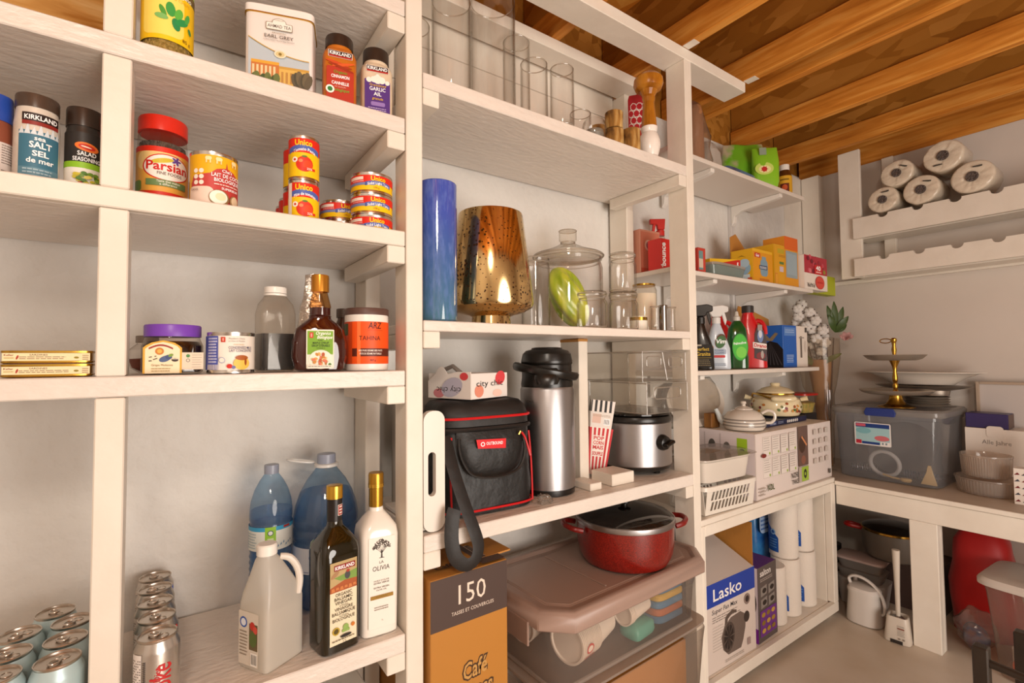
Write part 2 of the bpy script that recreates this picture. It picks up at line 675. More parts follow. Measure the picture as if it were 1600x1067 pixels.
# ================================================================== wall shelves on metal brackets, far bay
M_brk = pmat('white_metal', 'e2dcd4', .35)
def wall_shelf(z, x1, fy, label, xs, t=.018):
    r = thing('wall_shelf', label, 'shelf', (0, 0, 0))
    bx('shelf_board', 1.469, fy, z - t, x1, 1.352, z, pmat('white_laminate', 'ddd3c8', .35), r)
    for x in xs:
        o = prism('bracket', [(1.352, z - t - .001), (fy + .012, z - t - .001), (fy + .012, z - t - .016), (fy + .03, z - t - .022), (1.30, z - t - .036), (1.335, z - t - .055), (1.338, z - t - .085), (1.352, z - t - .10)], x - .013, x + .013, M_brk, r, axis='x', bev=.0015)
    return r
T1, T2, T3 = 1.945, 1.50, 1.122
wall_shelf(T1, 2.50, 1.10, 'high white wall shelf holding the green bags', (1.76, 2.30))
wall_shelf(T2, 2.56, 1.10, 'white wall shelf holding the yellow boxes', (1.76, 2.32))
wall_shelf(T3, 2.60, 1.10, 'white wall shelf holding the cleaning bottles', (1.66, 2.28))
M_slot = pmat('slotted_rail', 'cfcac6', .4)
r = thing('slotted_rail', 'slim white slotted upright rail on the back wall behind the yellow boxes', 'rail', (2.30, 1.36, 1.0))
bx('channel', -.012, -.0065, .0, .012, .009, .95, M_slot, r, .001)
struct('trim_2', 2.86, 1.335, 1.57, 3.03, 1.369, 2.205, M_paint)
struct('trim_3', 2.99, 1.24, 1.59, 3.049, 1.33, 2.20, M_paint)

# ================================================================== low cupboard frame, far bay
cb = thing('base_cupboard', 'open white base cupboard holding paper towel rolls', 'cupboard')
bx('top_board', 1.469, 1.0, .603, 2.478, 1.368, .623, M_paint, cb)
bx('rail', 1.489, 1.0, .565, 2.438, 1.022, .602, M_paint, cb)
bx('stile', 1.469, 1.0, .0, 1.488, 1.03, .602, M_paint, cb)
bx('stile', 2.439, 1.0, .073, 2.478, 1.03, .602, M_paint, cb)
bx('bottom_board', 1.489, 1.023, .052, 2.438, 1.368, .070, M_paint, cb)
bx('bottom_rail', 1.489, 1.0, .030, 2.478, 1.022, .072, M_paint, cb)
bx('side_panel', 2.439, 1.031, .0, 2.478, 1.368, .602, M_paint, cb)

# ================================================================== worktop bench along the right wall
wb = thing('workbench', 'white painted plywood bench along the right wall', 'bench')
M_top = pmat('worn_bench_top', 'cbbcab', .5, bump=(14, .3, .005), var=(6, 'b9a794', .25))
bx('bench_top', 2.48, -1.2, .590, 3.048, 1.365, .607, M_top, wb)
bx('edge_strip', 2.470, -1.2, .592, 2.4795, .999, .610, M_paint, wb)
bx('apron', 2.482, -1.2, .505, 2.52, .999, .5895, M_paint, wb)
bx('leg', 2.482, .643, .0, 2.520, .733, .5045, M_paint, wb)
bx('leg', 2.521, .643, .0, 2.545, .700, .5045, M_paint, wb)
bx('leg', 2.482, -.6, .0, 2.520, -.51, .5045, M_paint, wb)

# ================================================================== bottle rack on the right wall
rk = thing('bottle_rack', 'white wall rack with scalloped rails holding paper towels', 'rack')
bx('upright', 2.88, 1.0, 1.575, 2.90, 1.098, 2.238, M_paint, rk)
bx('upright', 2.88, -.62, 1.575, 2.90, -.53, 2.238, M_paint, rk)
bx('back_batten', 3.02, .90, 1.60, 3.049, .95, 2.20, M_paint, rk)
def scallop(z0, z1, x0, x1, ns):
    P = [(-.62, z0), (1.03, z0), (1.03, z1)]
    for y in ns:
        for i in range(9):
            t = pi * i / 8
            P.append((y + .022 * cos(t), z1 - .020 * sin(t)))
    P.append((-.62, z1))
    prism('rail', P, x0, x1, M_paint, rk, axis='x')
NS = (.902, .765, .63, .497, .365, .232, .10, -.03, -.16, -.29, -.42)
scallop(1.772, 1.876, 2.858, 2.8795, NS)
scallop(1.578, 1.668, 2.858, 2.8795, NS)
scallop(1.80, 1.876, 3.02, 3.045, NS)
scallop(1.60, 1.668, 3.02, 3.045, NS)
bx('bottom_board', 2.90, -.62, 1.575, 3.045, 1.03, 1.59, M_paint, rk)
bx('shelf_board', 2.9005, -.62, 1.772, 3.045, 1.03, 1.785, M_paint, rk)

# ================================================================== groceries: helpers
M_tin = pmat('tin_plate', 'd8d2ca', .22, 1.0)
M_gold = pmat('gold_metal', 'c9a24a', .25, 1.0)
M_brass = pmat('brass', 'b98f3c', .22, 1.0)
M_steel = pmat('brushed_steel', 'aaa6a6', .36, 1.0, bump=(60, .04), stretch=(1, 1, 14))
M_blackpl = pmat('black_plastic', '15120f', .28)
M_dark = pmat('dark_plastic', '2a2522', .4)
M_white = pmat('white_plastic', 'efe9e0', .3)
M_glass = thin('clear_glass', 'ffffff', 'b4aa9c')
M_rim = thin('glass_rim', 'efe9e0', '8f857a', .05, 1.6, .30)
def rim_ring(root, R, z, t=.0016, name='rim'):
    return tube(name, [(R * cos(2 * pi * i / 48), R * sin(2 * pi * i / 48), z) for i in range(48)], t, M_rim, root, 6, True)
M_glass2 = thin('clear_plastic', 'fdfcfa', 'c8c1b8', .06, .8, .03)
M_frost = thin('cloudy_plastic', 'eee9e2', 'c5beb4', .2, .5, .42)

def cap(root, r, z0, z1, m, name='lid', rib=True, n=40, label=None):
    h = z1 - z0
    bm = bmesh.new()
    N = n * 2
    rings = []
    for rr, z in ((r, z0), (r, z1 - .12 * h), (r * .97, z1 - .02 * h), (r * .9, z1)):
        rings.append([bm.verts.new(((rr - (.012 * r if (rib and i % 2 and z < z1 - .05 * h) else 0)) * cos(2 * pi * i / N), (rr - (.012 * r if (rib and i % 2 and z < z1 - .05 * h) else 0)) * sin(2 * pi * i / N), z)) for i in range(N)])
    for a, b in zip(rings, rings[1:]):
        for i in range(N):
            j = (i + 1) % N
            bm.faces.new((a[i], a[j], b[j], b[i]))
    bm.faces.new(rings[0][::-1])
    bm.faces.new(rings[-1])
    return finish(bm, name, m, root, ang=40, label=label)

def tin(name, label, x, y, z, R, h, wrap, off=0., group=None, cat='can', top=M_tin):
    r = thing(name, label, cat, (x, y, z), face_cam(x, y, off), group)
    lathe('can_body', [(R * .93, 0), (R * 1.015, .0005), (R * 1.015, .004), (R, .006), (R, h - .006), (R * 1.015, h - .004), (R * 1.015, h), (R * .96, h), (R * .94, h - .004), (R * .7, h - .005), (R * .68, h - .004), (0, h - .004)], top, r, 40)
    if wrap:
        lathe('wrapper', [(R + .0003, .0065), (R + .0003, h - .0065)], ink(wrap), r, 40, cap=False)
    return r

def soda(name, label, x, y, z, col, off=0., group=None, rough=.3, metal=.6, tab=0.):
    r = thing(name, label, 'can', (x, y, z), face_cam(x, y, off), group)
    lathe('can_body', [(.024, .004), (.0255, 0), (.028, .003), (.0328, .012), (.033, .016), (.033, .098), (.0322, .103), (.0285, .112), (.0275, .1155)], pmat('can_' + col, col, rough, metal), r, 36, cap=False)
    lathe('lid', [(.0275, .1150), (.0288, .1175), (.0288, .1195), (.0278, .1205), (.0268, .1195), (.0262, .1165), (.0245, .1160), (0, .1166)], pmat('can_lid', 'cdc3b8', .3, 1.0), r, 36)
    bm = bmesh.new()
    ca, sa = cos(tab), sin(tab)
    def q(px, py, pz):
        return (px * ca - py * sa, px * sa + py * ca, pz)
    tube_bm(bm, [q(.0065 * cos(t), .005 + .0085 * sin(t), .1185) for t in [2 * pi * i / 14 for i in range(14)]], .0014, 6, closed=True)
    tube_bm(bm, [q(-.006, -.001, .1182), q(.006, -.001, .1182)], .0013, 6)
    tube_bm(bm, [q(.008 * cos(t), -.011 + .0065 * sin(t), .1168) for t in [2 * pi * i / 14 for i in range(14)]], .0005, 5, closed=True)
    finish(bm, 'pull_tab', pmat('can_lid', 'cdc3b8', .3, 1.0), r)
    return r

# ------------------------------------------------------------------ shelf S1
r = thing('spice_jar', 'oregano jar with a yellow label and blue lid', 'jar', (-.014, 1.06, S1), face_cam(-.014, 1.06, .12))
lathe('jar_body', [(.034, .001), (.0385, .006), (.0388, .130), (.036, .142), (.033, .148)], thin('clear_glass_spice', 'f4efe4', 'b5a58c'), r, 36)
lathe('dried_herb', [(.033, .003), (.0368, .008), (.0368, .118), (0, .119)], pmat('dried_oregano', 'c8ae6c', .9, bump=(220, .8), var=(190, '94803f', .1)), r, 28)
cap(r, .0385, .133, .165, pmat('blue_lid', '2b4da8', .3))
lathe('seal_band', [(.0392, .1275), (.0392, .1335)], ink('a8d43a'), r, 36, cap=False)
L = Label(.0008)
L.rect(-.100, .026, .085, .122, 'f4c714').rect(-.045, .034, .02, .11, 'f8df6a', .012).rect(-.100, .112, .085, .128, '6d5a30')
L.text("Chef's Oregano", .0, .112, .0085, 'fdf6e0', .02, .9).text('ORIGAN DES CHEFS', -.002, .101, .005, 'd9a423')
for a, b, ra, rb, ro, c in ((-.012, .076, .004, .011, .4, '4e9a3a'), (-.001, .082, .007, .013, .1, '3f9b45'), (.011, .078, .006, .011, -.3, '62b548'), (-.014, .066, .005, .010, 1.4, '7cb765'), (.007, .058, .006, .011, .2, '2f8a50'), (.016, .066, .006, .012, -1.0, '2f9450'), (.025, .078, .004, .010, -.3, '4aa84c'), (.030, .058, .003, .006, .3, '3b8646')):
    L.ell(a, b, ra, rb, c, 14, ro)
L.text('85 g', .024, .032, .006, '6d4a10')
L.build(r, on_cyl(.0388), .006)

# tea tin
tx, ty = .180, 1.080
r = thing('tea_tin', 'tall white tea caddy tin with gold trim', 'tin', (tx, ty, S1 + .0002), radians(-17))
hw, hd = .0625, .045
loft('tin_body', [(0, hw - .002, hd - .002), (.003, hw, hd), (.150, hw, hd), (.152, hw - .001, hd - .001)], pmat('tin_white', 'efe8e2', .3), r, 9, 40)
loft('lid', [(.152, hw + .0015, hd + .0015), (.168, hw + .0015, hd + .0015), (.172, hw - .003, hd - .003)], pmat('tin_white', 'efe8e2', .3), r, 9, 40)
loft('lid_band', [(.1515, hw + .002, hd + .002), (.1535, hw + .002, hd + .002)], M_gold, r, 9, 40)
L = Label()
L.poly([(-.055, .003), (.055, .003), (.055, .066)] + [(.055 - .11 * i / 14, .066 + .034 * (i / 14) ** 2) for i in range(1, 15)], 'b9c4cc')
L.rect(-.05, .012, .0, .052, 'c8773a').rect(-.05, .050, .0, .056, 'e0a63c').rect(.0, .010, .055, .046, 'dcb35c').rect(.0, .044, .055, .049, 'c79a44')
L.many([[(-.048 + .0075 * i, .020), (-.044 + .0075 * i, .020), (-.044 + .0075 * i, .046), (-.048 + .0075 * i, .046)] for i in range(6)], 'e9d3a4')
L.many([[(.004 + .008 * i, .016), (.008 + .008 * i, .016), (.008 + .008 * i, .038), (.004 + .008 * i, .038)] for i in range(6)], 'b98744')
for i in range(9):
    L.ell(-.052 + i * .006 + .002 * (i % 2), .015 + .004 * (i % 3), .006, .010, ('5c6a34', '46552c', '6b7440')[i % 3], 10)
for i in range(7):
    L.ell(.030 + .004 * i, .022 + .003 * (i % 3), .007, .016, ('5d5340', '4a4636', '6c6048')[i % 3], 10, .3 - .1 * i)
P = [(-.055 + .11 * i / 14, .100 - .034 * (1 - (1 - i / 14) ** 2)) for i in range(15)]
L.poly(P + [(u, v - .0016) for u, v in P[::-1]], 'c9a03e')
L.ell(.002, .0715, .011, .008, 'e9dfc4').ell(.002, .0715, .008, .0055, 'd7c48c').ell(.002, .0715, .003, .003, '8d7436')
L.rect(-.024, .119, .024, .134, '8c7a62', .002).ell(.0, .134, .013, .009, '8c7a62').rect(-.023, .120, .023, .133, 'f2ece2', .002).ell(.0, .134, .012, .008, 'f2ece2')
L.text('AHMAD TEA', 0, .1235, .0065, '5c5048', .01, w=.042).text('LONDON', 0, .1375, .0025, '8c7a62').text('AROMATIC', 0, .1115, .003, '8c7a62', w=.026).text('EARL GREY', 0, .102, .0068, '3c352f', .005, w=.052).text('FLAVOURED WITH BERGAMOT', 0, .096, .0026, '8c8078', w=.056)
L.build(r, on_plane((0, -hd, 0), (1, 0, 0), (0, 0, 1)))

def shaker(label, x, y, body, powder, off, draw, tall=.156, lidh=.04):
    r = thing('spice_shaker', label, 'spice bottle', (x, y, S1), face_cam(x, y, off))
    a = .034
    loft('bottle', [(.0005, a - .003, a - .003), (.004, a, a), (.105, a, a), (.118, a * .93, a * .93, 0, 0, 3.2), (.124, .0265, .0265, 0, 0, 2.2), (.138, .0265, .0265, 0, 0, 2)], body, r, 5.5, 40)
    cap(r, .0285, .131, tall, pmat('brown_black_lid', '30231c', .3), rib=False)
    L = Label()
    draw(L)
    L.build(r, on_plane((0, -a - .0004, 0), (1, 0, 0), (0, 0, 1)))
    return r
def d_cin(L):
    L.rect(-.024, .098, .024, .112, 'efe6dc', .001).rect(-.023, .0985, .023, .1115, '2b1712', .001).rect(-.023, .0985, .023, .102, 'b0281e').text('KIRKLAND', 0, .1030, .007, 'ffffff', .03, w=.042)
    L.poly([(-.027, .0), (.027, .0), (.027, .071), (.024, .074), (.010, .076), (-.024, .078), (-.027, .075)], 'b5341f')
    for i, (u, v, ro) in enumerate(((-.006, .086, -.18), (.0, .081, -.1), (.006, .084, .25), (.004, .077, -.3))):
        L.ell(u, v, .024, .003, ('c9481c', 'a8380f', 'd85a22', '9a300c')[i], 16, ro)
    L.text('Organic', 0, .064, .006, '6b9a2c', .02, shear=.2).text('CINNAMON', 0, .054, .0065, 'ffffff', .03, w=.036).text('CANNELLE', 0, .040, .0065, 'ffffff', .03, w=.034).text('DE SAIGON', 0, .034, .003, 'e9c0b0').text('biologique', 0, .026, .006, '7da53a', .02, shear=.2)
    L.ell(-.020, .028, .0085, .0085, 'eef3e8').ell(-.020, .028, .005, .005, '2f7a3a')
shaker('orange cinnamon shaker with a dark lid', .288, 1.055, pmat('cinnamon_powder', 'c8741f', .35, var=(30, 'b9651a')), None, .06, d_cin)
def d_gar(L):
    L.rect(-.024, .098, .024, .112, 'efe6dc', .001).rect(-.023, .0985, .023, .1115, '2b1712', .001).rect(-.023, .0985, .023, .102, 'b0281e').text('KIRKLAND', 0, .1030, .007, 'ffffff', .03, w=.042)
    L.rect(-.027, .0, .027, .081, '53307e', .003)
    for u, v, q in ((-.018, .079, .006), (.0, .082, .010), (-.008, .081, .007), (.009, .081, .008), (.021, .077, .005), (.0, .09, .004)):
        L.ell(u, v, q, q, 'f3ece0', 14)
    L.text('Granulated', 0, .066, .0055, 'e3b63a', .01, shear=.2).text('GARLIC', 0, .056, .0080, 'ffffff', .02, w=.034).text('AIL', 0, .045, .0080, 'ffffff', .02).text('granule', 0, .036, .0055, 'e3b63a', .01, shear=.2).rect(-.014, .022, .016, .031, '9476b8', .003).lines(-.02, .02, .016, .004, 3, .0015, 'c9b4dc', 3)
shaker('cream garlic shaker with a purple label', .371, 1.062, pmat('garlic_powder', 'e0cdb4', .4, var=(30, 'd5bfa2')), None, .10, d_gar, .160)

r = thing('wooden_board', 'rounded wooden board leaning at the wall on the top left shelf', 'board', (-.215, 1.285, S1), 0)
bm = bmesh.new()
o = prism('board', rrect(-.16, .0005, .13, .30, .05), -.011, .011, wood_mat('board_wood', 'b87c34', 'd9a45c', 'e8c184', 7, (.7, 3, 6), .45), r, bev=.003)
o.rotation_euler = (radians(-10), 0, 0)
bm.free()

# ------------------------------------------------------------------ shelf S2, left bay
def round_jar(name, label, x, y, z, R, h, body, lid, lidr, lidh, off, draw, nk=.86, group=None, cat='jar', rib=True):
    r = thing(name, label, cat, (x, y, z), face_cam(x, y, off), group)
    hb = h - lidh
    lathe('jar_body', [(R * .92, .0005), (R, .006), (R, hb * nk), (R * .97, hb * (nk + .05)), (lidr * .94, hb * .995), (lidr * .94, hb + .004)], body, r, 40)
    cap(r, lidr, hb, h, lid, rib=rib)
    if draw:
        L = Label()
        draw(L)
        L.build(r, on_cyl(R), .005)
    return r
def d_salt(L):
    L.rect(-.027, .0, .026, .094, '3f7288').rect(-.027, .018, .026, .036, '5d8798')
    L.many([[(-.027 + .0075 * i, .088), (-.0225 + .0075 * i, .100 + .006 * (i % 2)), (-.0195 + .0075 * i, .088)] for i in range(7)], 'd5dde2')
    L.rect(-.0225, .103, .0235, .122, '8c2a22').rect(-.0225, .109, .0235, .122, '2a1d1a').text('KIRKLAND', .0005, .1115, .0072, 'ffffff', .03, w=.040)
    L.text('sea', -.001, .079, .007, 'ffffff', .03).text('SALT', 0, .067, .0095, 'ffffff', .04, w=.026).text('SEL', 0, .054, .0085, 'ffffff', .04, w=.019).text('de mer', 0, .043, .0080, 'ffffff', .03, w=.032).lines(-.02, .018, .031, .005, 2, .0025, '9fb9c4', 5).lines(-.021, .02, .013, .005, 2, .0025, '9fb9c4', 6)
round_jar('spice_jar', 'sea salt jar with a teal label and dark lid', -.183, 1.072, S2, .0275, .155, pmat('sea_salt', 'ded3c6', .4, var=(60, 'cfc2b2')), pmat('dark_brown_lid', '4a3a30', .3), .0265, .022, .16, d_salt, .82)
def d_salad(L):
    L.rect(-.045, .060, .045, .112, '2c2826').rect(-.045, .0, .045, .052, 'ece6da').rect(-.045, .052, .045, .062, '8fc22a')
    L.ell(.002, .088, .016, .0075, 'e5762c', 18, -.15).ell(.002, .088, .011, .0045, 'c42a1c', 16, -.15).ell(.001, .088, .007, .001, 'fff2dd', 10, -.15)
    L.text('SALAD', .002, .073, .0070, 'ffffff', .02, w=.024).text('SEASONING', .002, .0635, .0066, 'ffffff', .02, w=.036)
    rnd = random.Random(4)
    for i in range(34):
        a, b = rnd.uniform(-1, 1), rnd.uniform(-1, 1)
        L.ell(.004 + .017 * a, .034 + .011 * b * (1 - .5 * abs(a)), .0035, .0028, rnd.choice(['6b8f2a', '4f7a24', 'c9b83a', 'b8472a', '8aa63a', 'd9c860']), 8)
    L.lines(-.012, .02, .012, .004, 2, .0016, 'a59c90', 2)
round_jar('spice_jar', 'salad seasoning jar with a black lid', -.1265, 1.085, S2, .0250, .156, pmat('black_jar', '2c2826', .3), pmat('brown_black_lid', '30231c', .3), .0245, .032, .05, d_salad, .88, rib=False)
def d_pur(L):
    L.rect(.004, .0, .04, .075, 'd9cdc6').rect(-.05, .0, .004, .078, '7a2f74').lines(.008, .036, .03, .003, 10, .0016, '4a3c38', 8).lines(.008, .036, .07, .004, 8, .0016, '8a7c74', 9)
round_jar('spice_jar', 'jar with a bright blue cap and purple label at the left edge', -.2375, 1.090, S2, .0250, .152, pmat('paprika', '8a4a34', .4), pmat('blue_lid', '2b4da8', .3), .0235, .042, .1, d_pur, .84)

# ------------------------------------------------------------------ shelf S2, middle bay
def d_par(L):
    L.rect(-.075, .036, .075, .130, 'e0301a').rect(-.075, .046, .075, .120, 'f0b04a').rect(-.05, .085, .03, .12, 'f6cf86', .015).rect(-.075, .046, -.04, .066, '6a8c2c', .005)
    L.ell(.003, .092, .040, .0255, 'd8291a', 32).ell(.003, .092, .0375, .0235, 'fbf3e6', 32)
    L.ell(-.006, .104, .018, .0045, 'd9c23a', 20, .25)
    for k in range(5):
        L.ell(.016 + .004 * cos(k * 1.25), .108 + .004 * sin(k * 1.25), .0045, .002, '6a4a9a', 10, k * 1.25)
    L.text('Parsian', .003, .086, .0165, 'd4231a', .03, w=.066).text('FINE FOODS', .006, .0775, .0055, '5a3a30', .01, w=.038)
    L.rect(-.030, .056, .034, .068, '6f8a54').text('Taste that makes', .004, .0630, .0042, 'fffbe8', .01, w=.036).text('a difference', .004, .0575, .0042, 'fffbe8', .01, w=.026)
r = thing('tea_jar', 'clear faceted jar of dark tea with a bright red lid', 'jar', (-.019, 1.145, S2), face_cam(-.019, 1.145, .12))
lathe('jar_body', [(.037, .0005), (.040, .006), (.040, .148), (.039, .158), (.036, .164)], thin('clear_glass_jar', 'faf7f4', 'c4b9ae'), r, 14, ang=10)
lathe('black_tea', [(.034, .004), (.037, .008), (.037, .142), (0, .146)], pmat('dry_black_tea', '4f443e', .85, bump=(180, .9), var=(120, '6f635a', .15)), r, 14, ang=10)
cap(r, .0395, .163, .192, pmat('red_lid', 'dc2a16', .3), rib=False)
L = Label(.0012)
d_par(L)
L.build(r, on_cyl(.0402), .005)

r = tin('food_can', 'coconut milk can with a yellow and red label', .061, 1.060, S2, .0385, .110, 'f0b419', .10)
L = Label(.0006)
L.many([[(-.12, .008), (-.06, .008), (-.06, .060), (-.12, .060)]], 'b93a34')
L.poly([(-.015, .050), (.048, .050), (.048, .068), (.040, .072), (.030, .079), (.018, .083), (.0165, .094), (.015, .083), (.0, .079), (-.010, .070), (-.040, .064), (-.045, .050)], 'c2413c')
L.rect(-.045, .008, .048, .052, 'c2413c').rect(-.05, .008, -.004, .045, 'efd6c4', .01)
for i in range(6):
    L.ell(-.034 + .010 * (i % 2), .052 + .0105 * (i // 2), .0042, .0042, 'f7ecdc', 14)
for i, u in enumerate((-.012, .004, .030)):
    L.rect(u - .006, .093, u + .004, .100, 'f8e4a8', .003).rect(u - .005, .088, u - .003, .094, 'f8e4a8').rect(u + .001, .088, u + .003, .094, 'f8e4a8')
L.text("Cha's", .016, .074, .0055, 'ffffff', .02).text('LAIT DE COCO', .017, .0645, .0066, 'ffffff', .02, w=.050).text('BIOLOGIQUE', .018, .0555, .0066, 'ffffff', .02, w=.044).lines(-.004, .044, .0495, .004, 1, .002, 'f0cfc4', 2).text('SUPERIEUR', .022, .042, .0042, 'ffffff', .02, w=.030)
L.ell(.004, .026, .0155, .0145, '8a6a42').ell(.003, .027, .0135, .0125, 'f6efdf').ell(.006, .028, .008, .007, 'e6e0b8').ell(.029, .024, .009, .011, '9a7a50').ell(.030, .025, .007, .009, 'e4c9a4')
L.text('SANS', -.034, .036, .004, '6a4a40')
L.build(r, on_cyl(.0388), .005)

def d_paste(L, fr):
    L.rect(-.090, .0065, .090, .084, 'f2c60e').rect(-.090, .055, .090, .084, 'dc2a16')
    P = [(-.032 + .064 * i / 12, .053 + .007 * sin(pi * i / 12)) for i in range(13)]
    L.poly(P + [(u, v + .011) for u, v in P[::-1]], '5266b0')
    L.text('Unico', -.001, .0695, .0115, 'f6d21c', .04, w=.033)
    L.text('Pâte de tomates' if fr else 'Tomato Paste', .001, .0535, .0060, 'ffffff', .025, w=.042, arc=.0055)
    L.ell(.001, .032, .016, .0155, 'd8331a', 22).ell(.007, .030, .009, .010, 'e2481f', 18).ell(-.006, .038, .004, .0035, 'f08a5a', 12).ell(.001, .047, .005, .002, '5a7a2c', 10)
    L.ell(-.017, .040, .0055, .0055, 'f7efdf', 14).ell(-.017, .040, .0025, .0025, 'c43022', 10).rect(-.001, .020, .021, .025, 'd8331a').text('22%', .010, .0205, .0042, 'f7efdf', .02)
def paste(label, x, y, z, fr, off):
    r = tin('food_can', label, x, y, z, .0285, .0895, 'dc2a16', off, 'tomato paste cans')
    L = Label(.0005)
    d_paste(L, fr)
    if fr:
        L.rect(-.034, .0065, -.024, .083, 'f3ece0')
    L.build(r, on_cyl(.0288), .004)
    return r
paste('lower can of the front tomato paste pair', .217, 1.050, S2, True, .05)
paste('upper can of the front tomato paste pair', .217, 1.050, S2 + .09, False, .0)
paste('lower can of the rear tomato paste pair', .2185, 1.1125, S2, False, .75)
paste('upper can of the rear tomato paste pair', .2185, 1.1125, S2 + .09, True, .60)
paste('single tomato paste can behind the two pairs', .2205, 1.175, S2, False, .9)
paste('rearmost single tomato paste can against the wall', .2240, 1.238, S2, False, .9)
def tuna(label, x, y, k, off):
    r = tin('food_can', label, x, y, S2 + k * .0455, .0445, .045, 'f2c60e', off, 'tuna cans')
    L = Label(.0005)
    L.rect(-.14, .0225, .14, .0385, 'dc2a16').rect(-.14, .0165, .012, .0225, '7a86b4')
    P = [(-.008 + .058 * i / 10, .0150 + .0035 * sin(pi * i / 10)) for i in range(11)]
    L.poly(P + [(u, v + .0085) for u, v in P[::-1]], '5266b0').rect(-.048, .0285, -.012, .0350, 'f4e6da').lines(-.04, -.01, .0242, .003, 1, .0025, 'f0a8a0', 3)
    L.text('Unico', .020, .0265, .0098, 'f6d21c', .04, w=.032).text('Solid Light Tuna', .021, .0160, .0055, 'ffffff', .025, w=.048, arc=.003).text('170 g', .016, .0095, .004, 'b03a1c')
    L.build(r, on_cyl(.0448), .004)
for k in range(2):
    tuna(('bottom', 'top')[k] + ' can of the two-high tuna stack', .318, 1.150, k, -.05)
for k in range(3):
    tuna(('bottom', 'middle', 'top')[k] + ' can of the three-high tuna stack', .3635, 1.066, k, -.18 + .05 * (k > 0))

# ------------------------------------------------------------------ shelf S3
for k in range(2):
    r = thing('sardine_tin', ('lower', 'upper')[k] + ' of two flat gold sardine tins', 'tin', (-.156, 1.045, S3 + k * .0205), radians(2), 'sardine tins')
    loft('tin_body', [(0, .050, .028), (.0015, .0525, .030), (.0038, .0525, .030), (.0045, .0510, .0285), (.0160, .0510, .0285), (.0165, .0525, .030), (.0195, .0525, .030), (.020, .049, .027)], pmat('gold_tin', 'c59a3e', .25, 1.0), r, 7, 36)
    L = Label(.0004)
    L.rect(-.049, .0042, .049, .0160, 'f3dcae').text('Keller', -.042, .0115, .0030, '7a2a1a', .02).text('SARDINES', -.010, .0120, .0026, '4a3a2c', .01, w=.020).lines(-.031, .026, .0095, .0025, 2, .0010, '8a7458', 4 + k).lines(-.047, -.036, .0082, .0025, 1, .0010, 'b08a3a', 3).ell(-.033, .0095, .0012, .0035, 'a83a24', 8, -.3).ell(.033, .0090, .003, .0016, '8a7a1c', 10).lines(.040, .048, .0118, .0030, 3, .0012, '9a8460', 9)
    L.build(r, on_plane((0, -.0288, 0), (1, 0, 0), (0, 0, 1)))

r = thing('spice_jar', 'small round glass jar with a grey lid behind the molasses jar', 'jar', (-.040, 1.215, S3), 0)
lathe('jar_body', [(.012, .0005), (.026, .010), (.033, .030), (.030, .046), (.017, .058), (.017, .064)], M_glass, r, 28)
lathe('contents', [(.010, .003), (.024, .011), (.030, .028), (0, .030)], pmat('saffron', '7a3a2a', .8), r, 20)
cap(r, .019, .060, .074, pmat('grey_lid', '8d8379', .35))

r = thing('molasses_jar', 'squat molasses jar with a ribbed purple lid', 'jar', (.002, 1.082, S3), face_cam(.002, 1.082))
loft('jar_body', [(.0005, .041, .041), (.004, .046, .046), (.050, .046, .046), (.060, .043, .043, 0, 0, 2.6), (.066, .041, .041, 0, 0, 2.1), (.070, .041, .041, 0, 0, 2)], thin('clear_glass_jar', 'faf7f4', 'c4b9ae'), r, 5, 40)
loft('molasses', [(.003, .040, .040), (.006, .044, .044), (.050, .044, .044), (.058, .041, .041, 0, 0, 2.6)], pmat('molasses', '1d0d08', .08, coat=.5), r, 5, 40)
cap(r, .0435, .0665, .088, pmat('purple_lid', '7a46b8', .35), n=44)
L = Label(.0008)
L.poly([(-.042, .002), (.013, .002), (.013, .046), (.009, .050), (.002, .055), (-.014, .059), (-.030, .055), (-.038, .050), (-.042, .046)], 'd9a52e').poly([(-.039, .002), (.010, .002), (.010, .044), (.006, .049), (-.002, .053), (-.014, .056), (-.027, .053), (-.035, .048), (-.039, .044)], 'f3e2bc')
L.rect(.013, .008, .045, .038, 'e3d0b8').ell(.022, .032, .003, .003, '4f8a4a', 12).ell(.022, .024, .003, .003, '4a4a44', 12).ell(.022, .024, .0022, .0022, 'e3d0b8', 12).lines(.028, .043, .033, .0042, 6, .0006, '9a8a7c', 3)
P = [(-.034 + .034 * i / 10, .043 + .006 * sin(pi * i / 10)) for i in range(11)]
L.poly(P + [(u, v + .003) for u, v in P[::-1]], '9a2a22')
L.ell(-.019, .040, .0062, .0062, 'c97a24', 16).ell(-.019, .040, .0035, .0035, 'e8b04a', 12)
L.ell(-.011, .027, .009, .005, '4a5c86', 14, .4).ell(-.006, .030, .005, .004, '3c4a78', 12).ell(-.003, .033, .004, .0025, '7a9a3a', 10, .5).ell(.003, .025, .005, .003, '3a2a24', 12).rect(-.003, .026, .008, .0275, 'cfc4b0')
L.many([[(-.034, .030), (-.030, .031), (-.029, .0300), (-.033, .0288)], [(-.028, .026), (-.022, .0285), (-.0215, .0275), (-.0275, .0248)], [(-.034, .024), (-.030, .0245), (-.029, .0232), (-.0335, .0225)], [(-.026, .0315), (-.0235, .0325), (-.023, .0315), (-.0255, .0303)]], '3a2c22')
L.text('Grape Molasses', -.015, .0145, .0036, '8a6a3a', .0, w=.030).lines(-.030, .0, .0095, .004, 2, .0014, 'b09868', 5)
L.build(r, on_plane((0, -.0462, 0), (1, 0, 0), (0, 0, 1)))

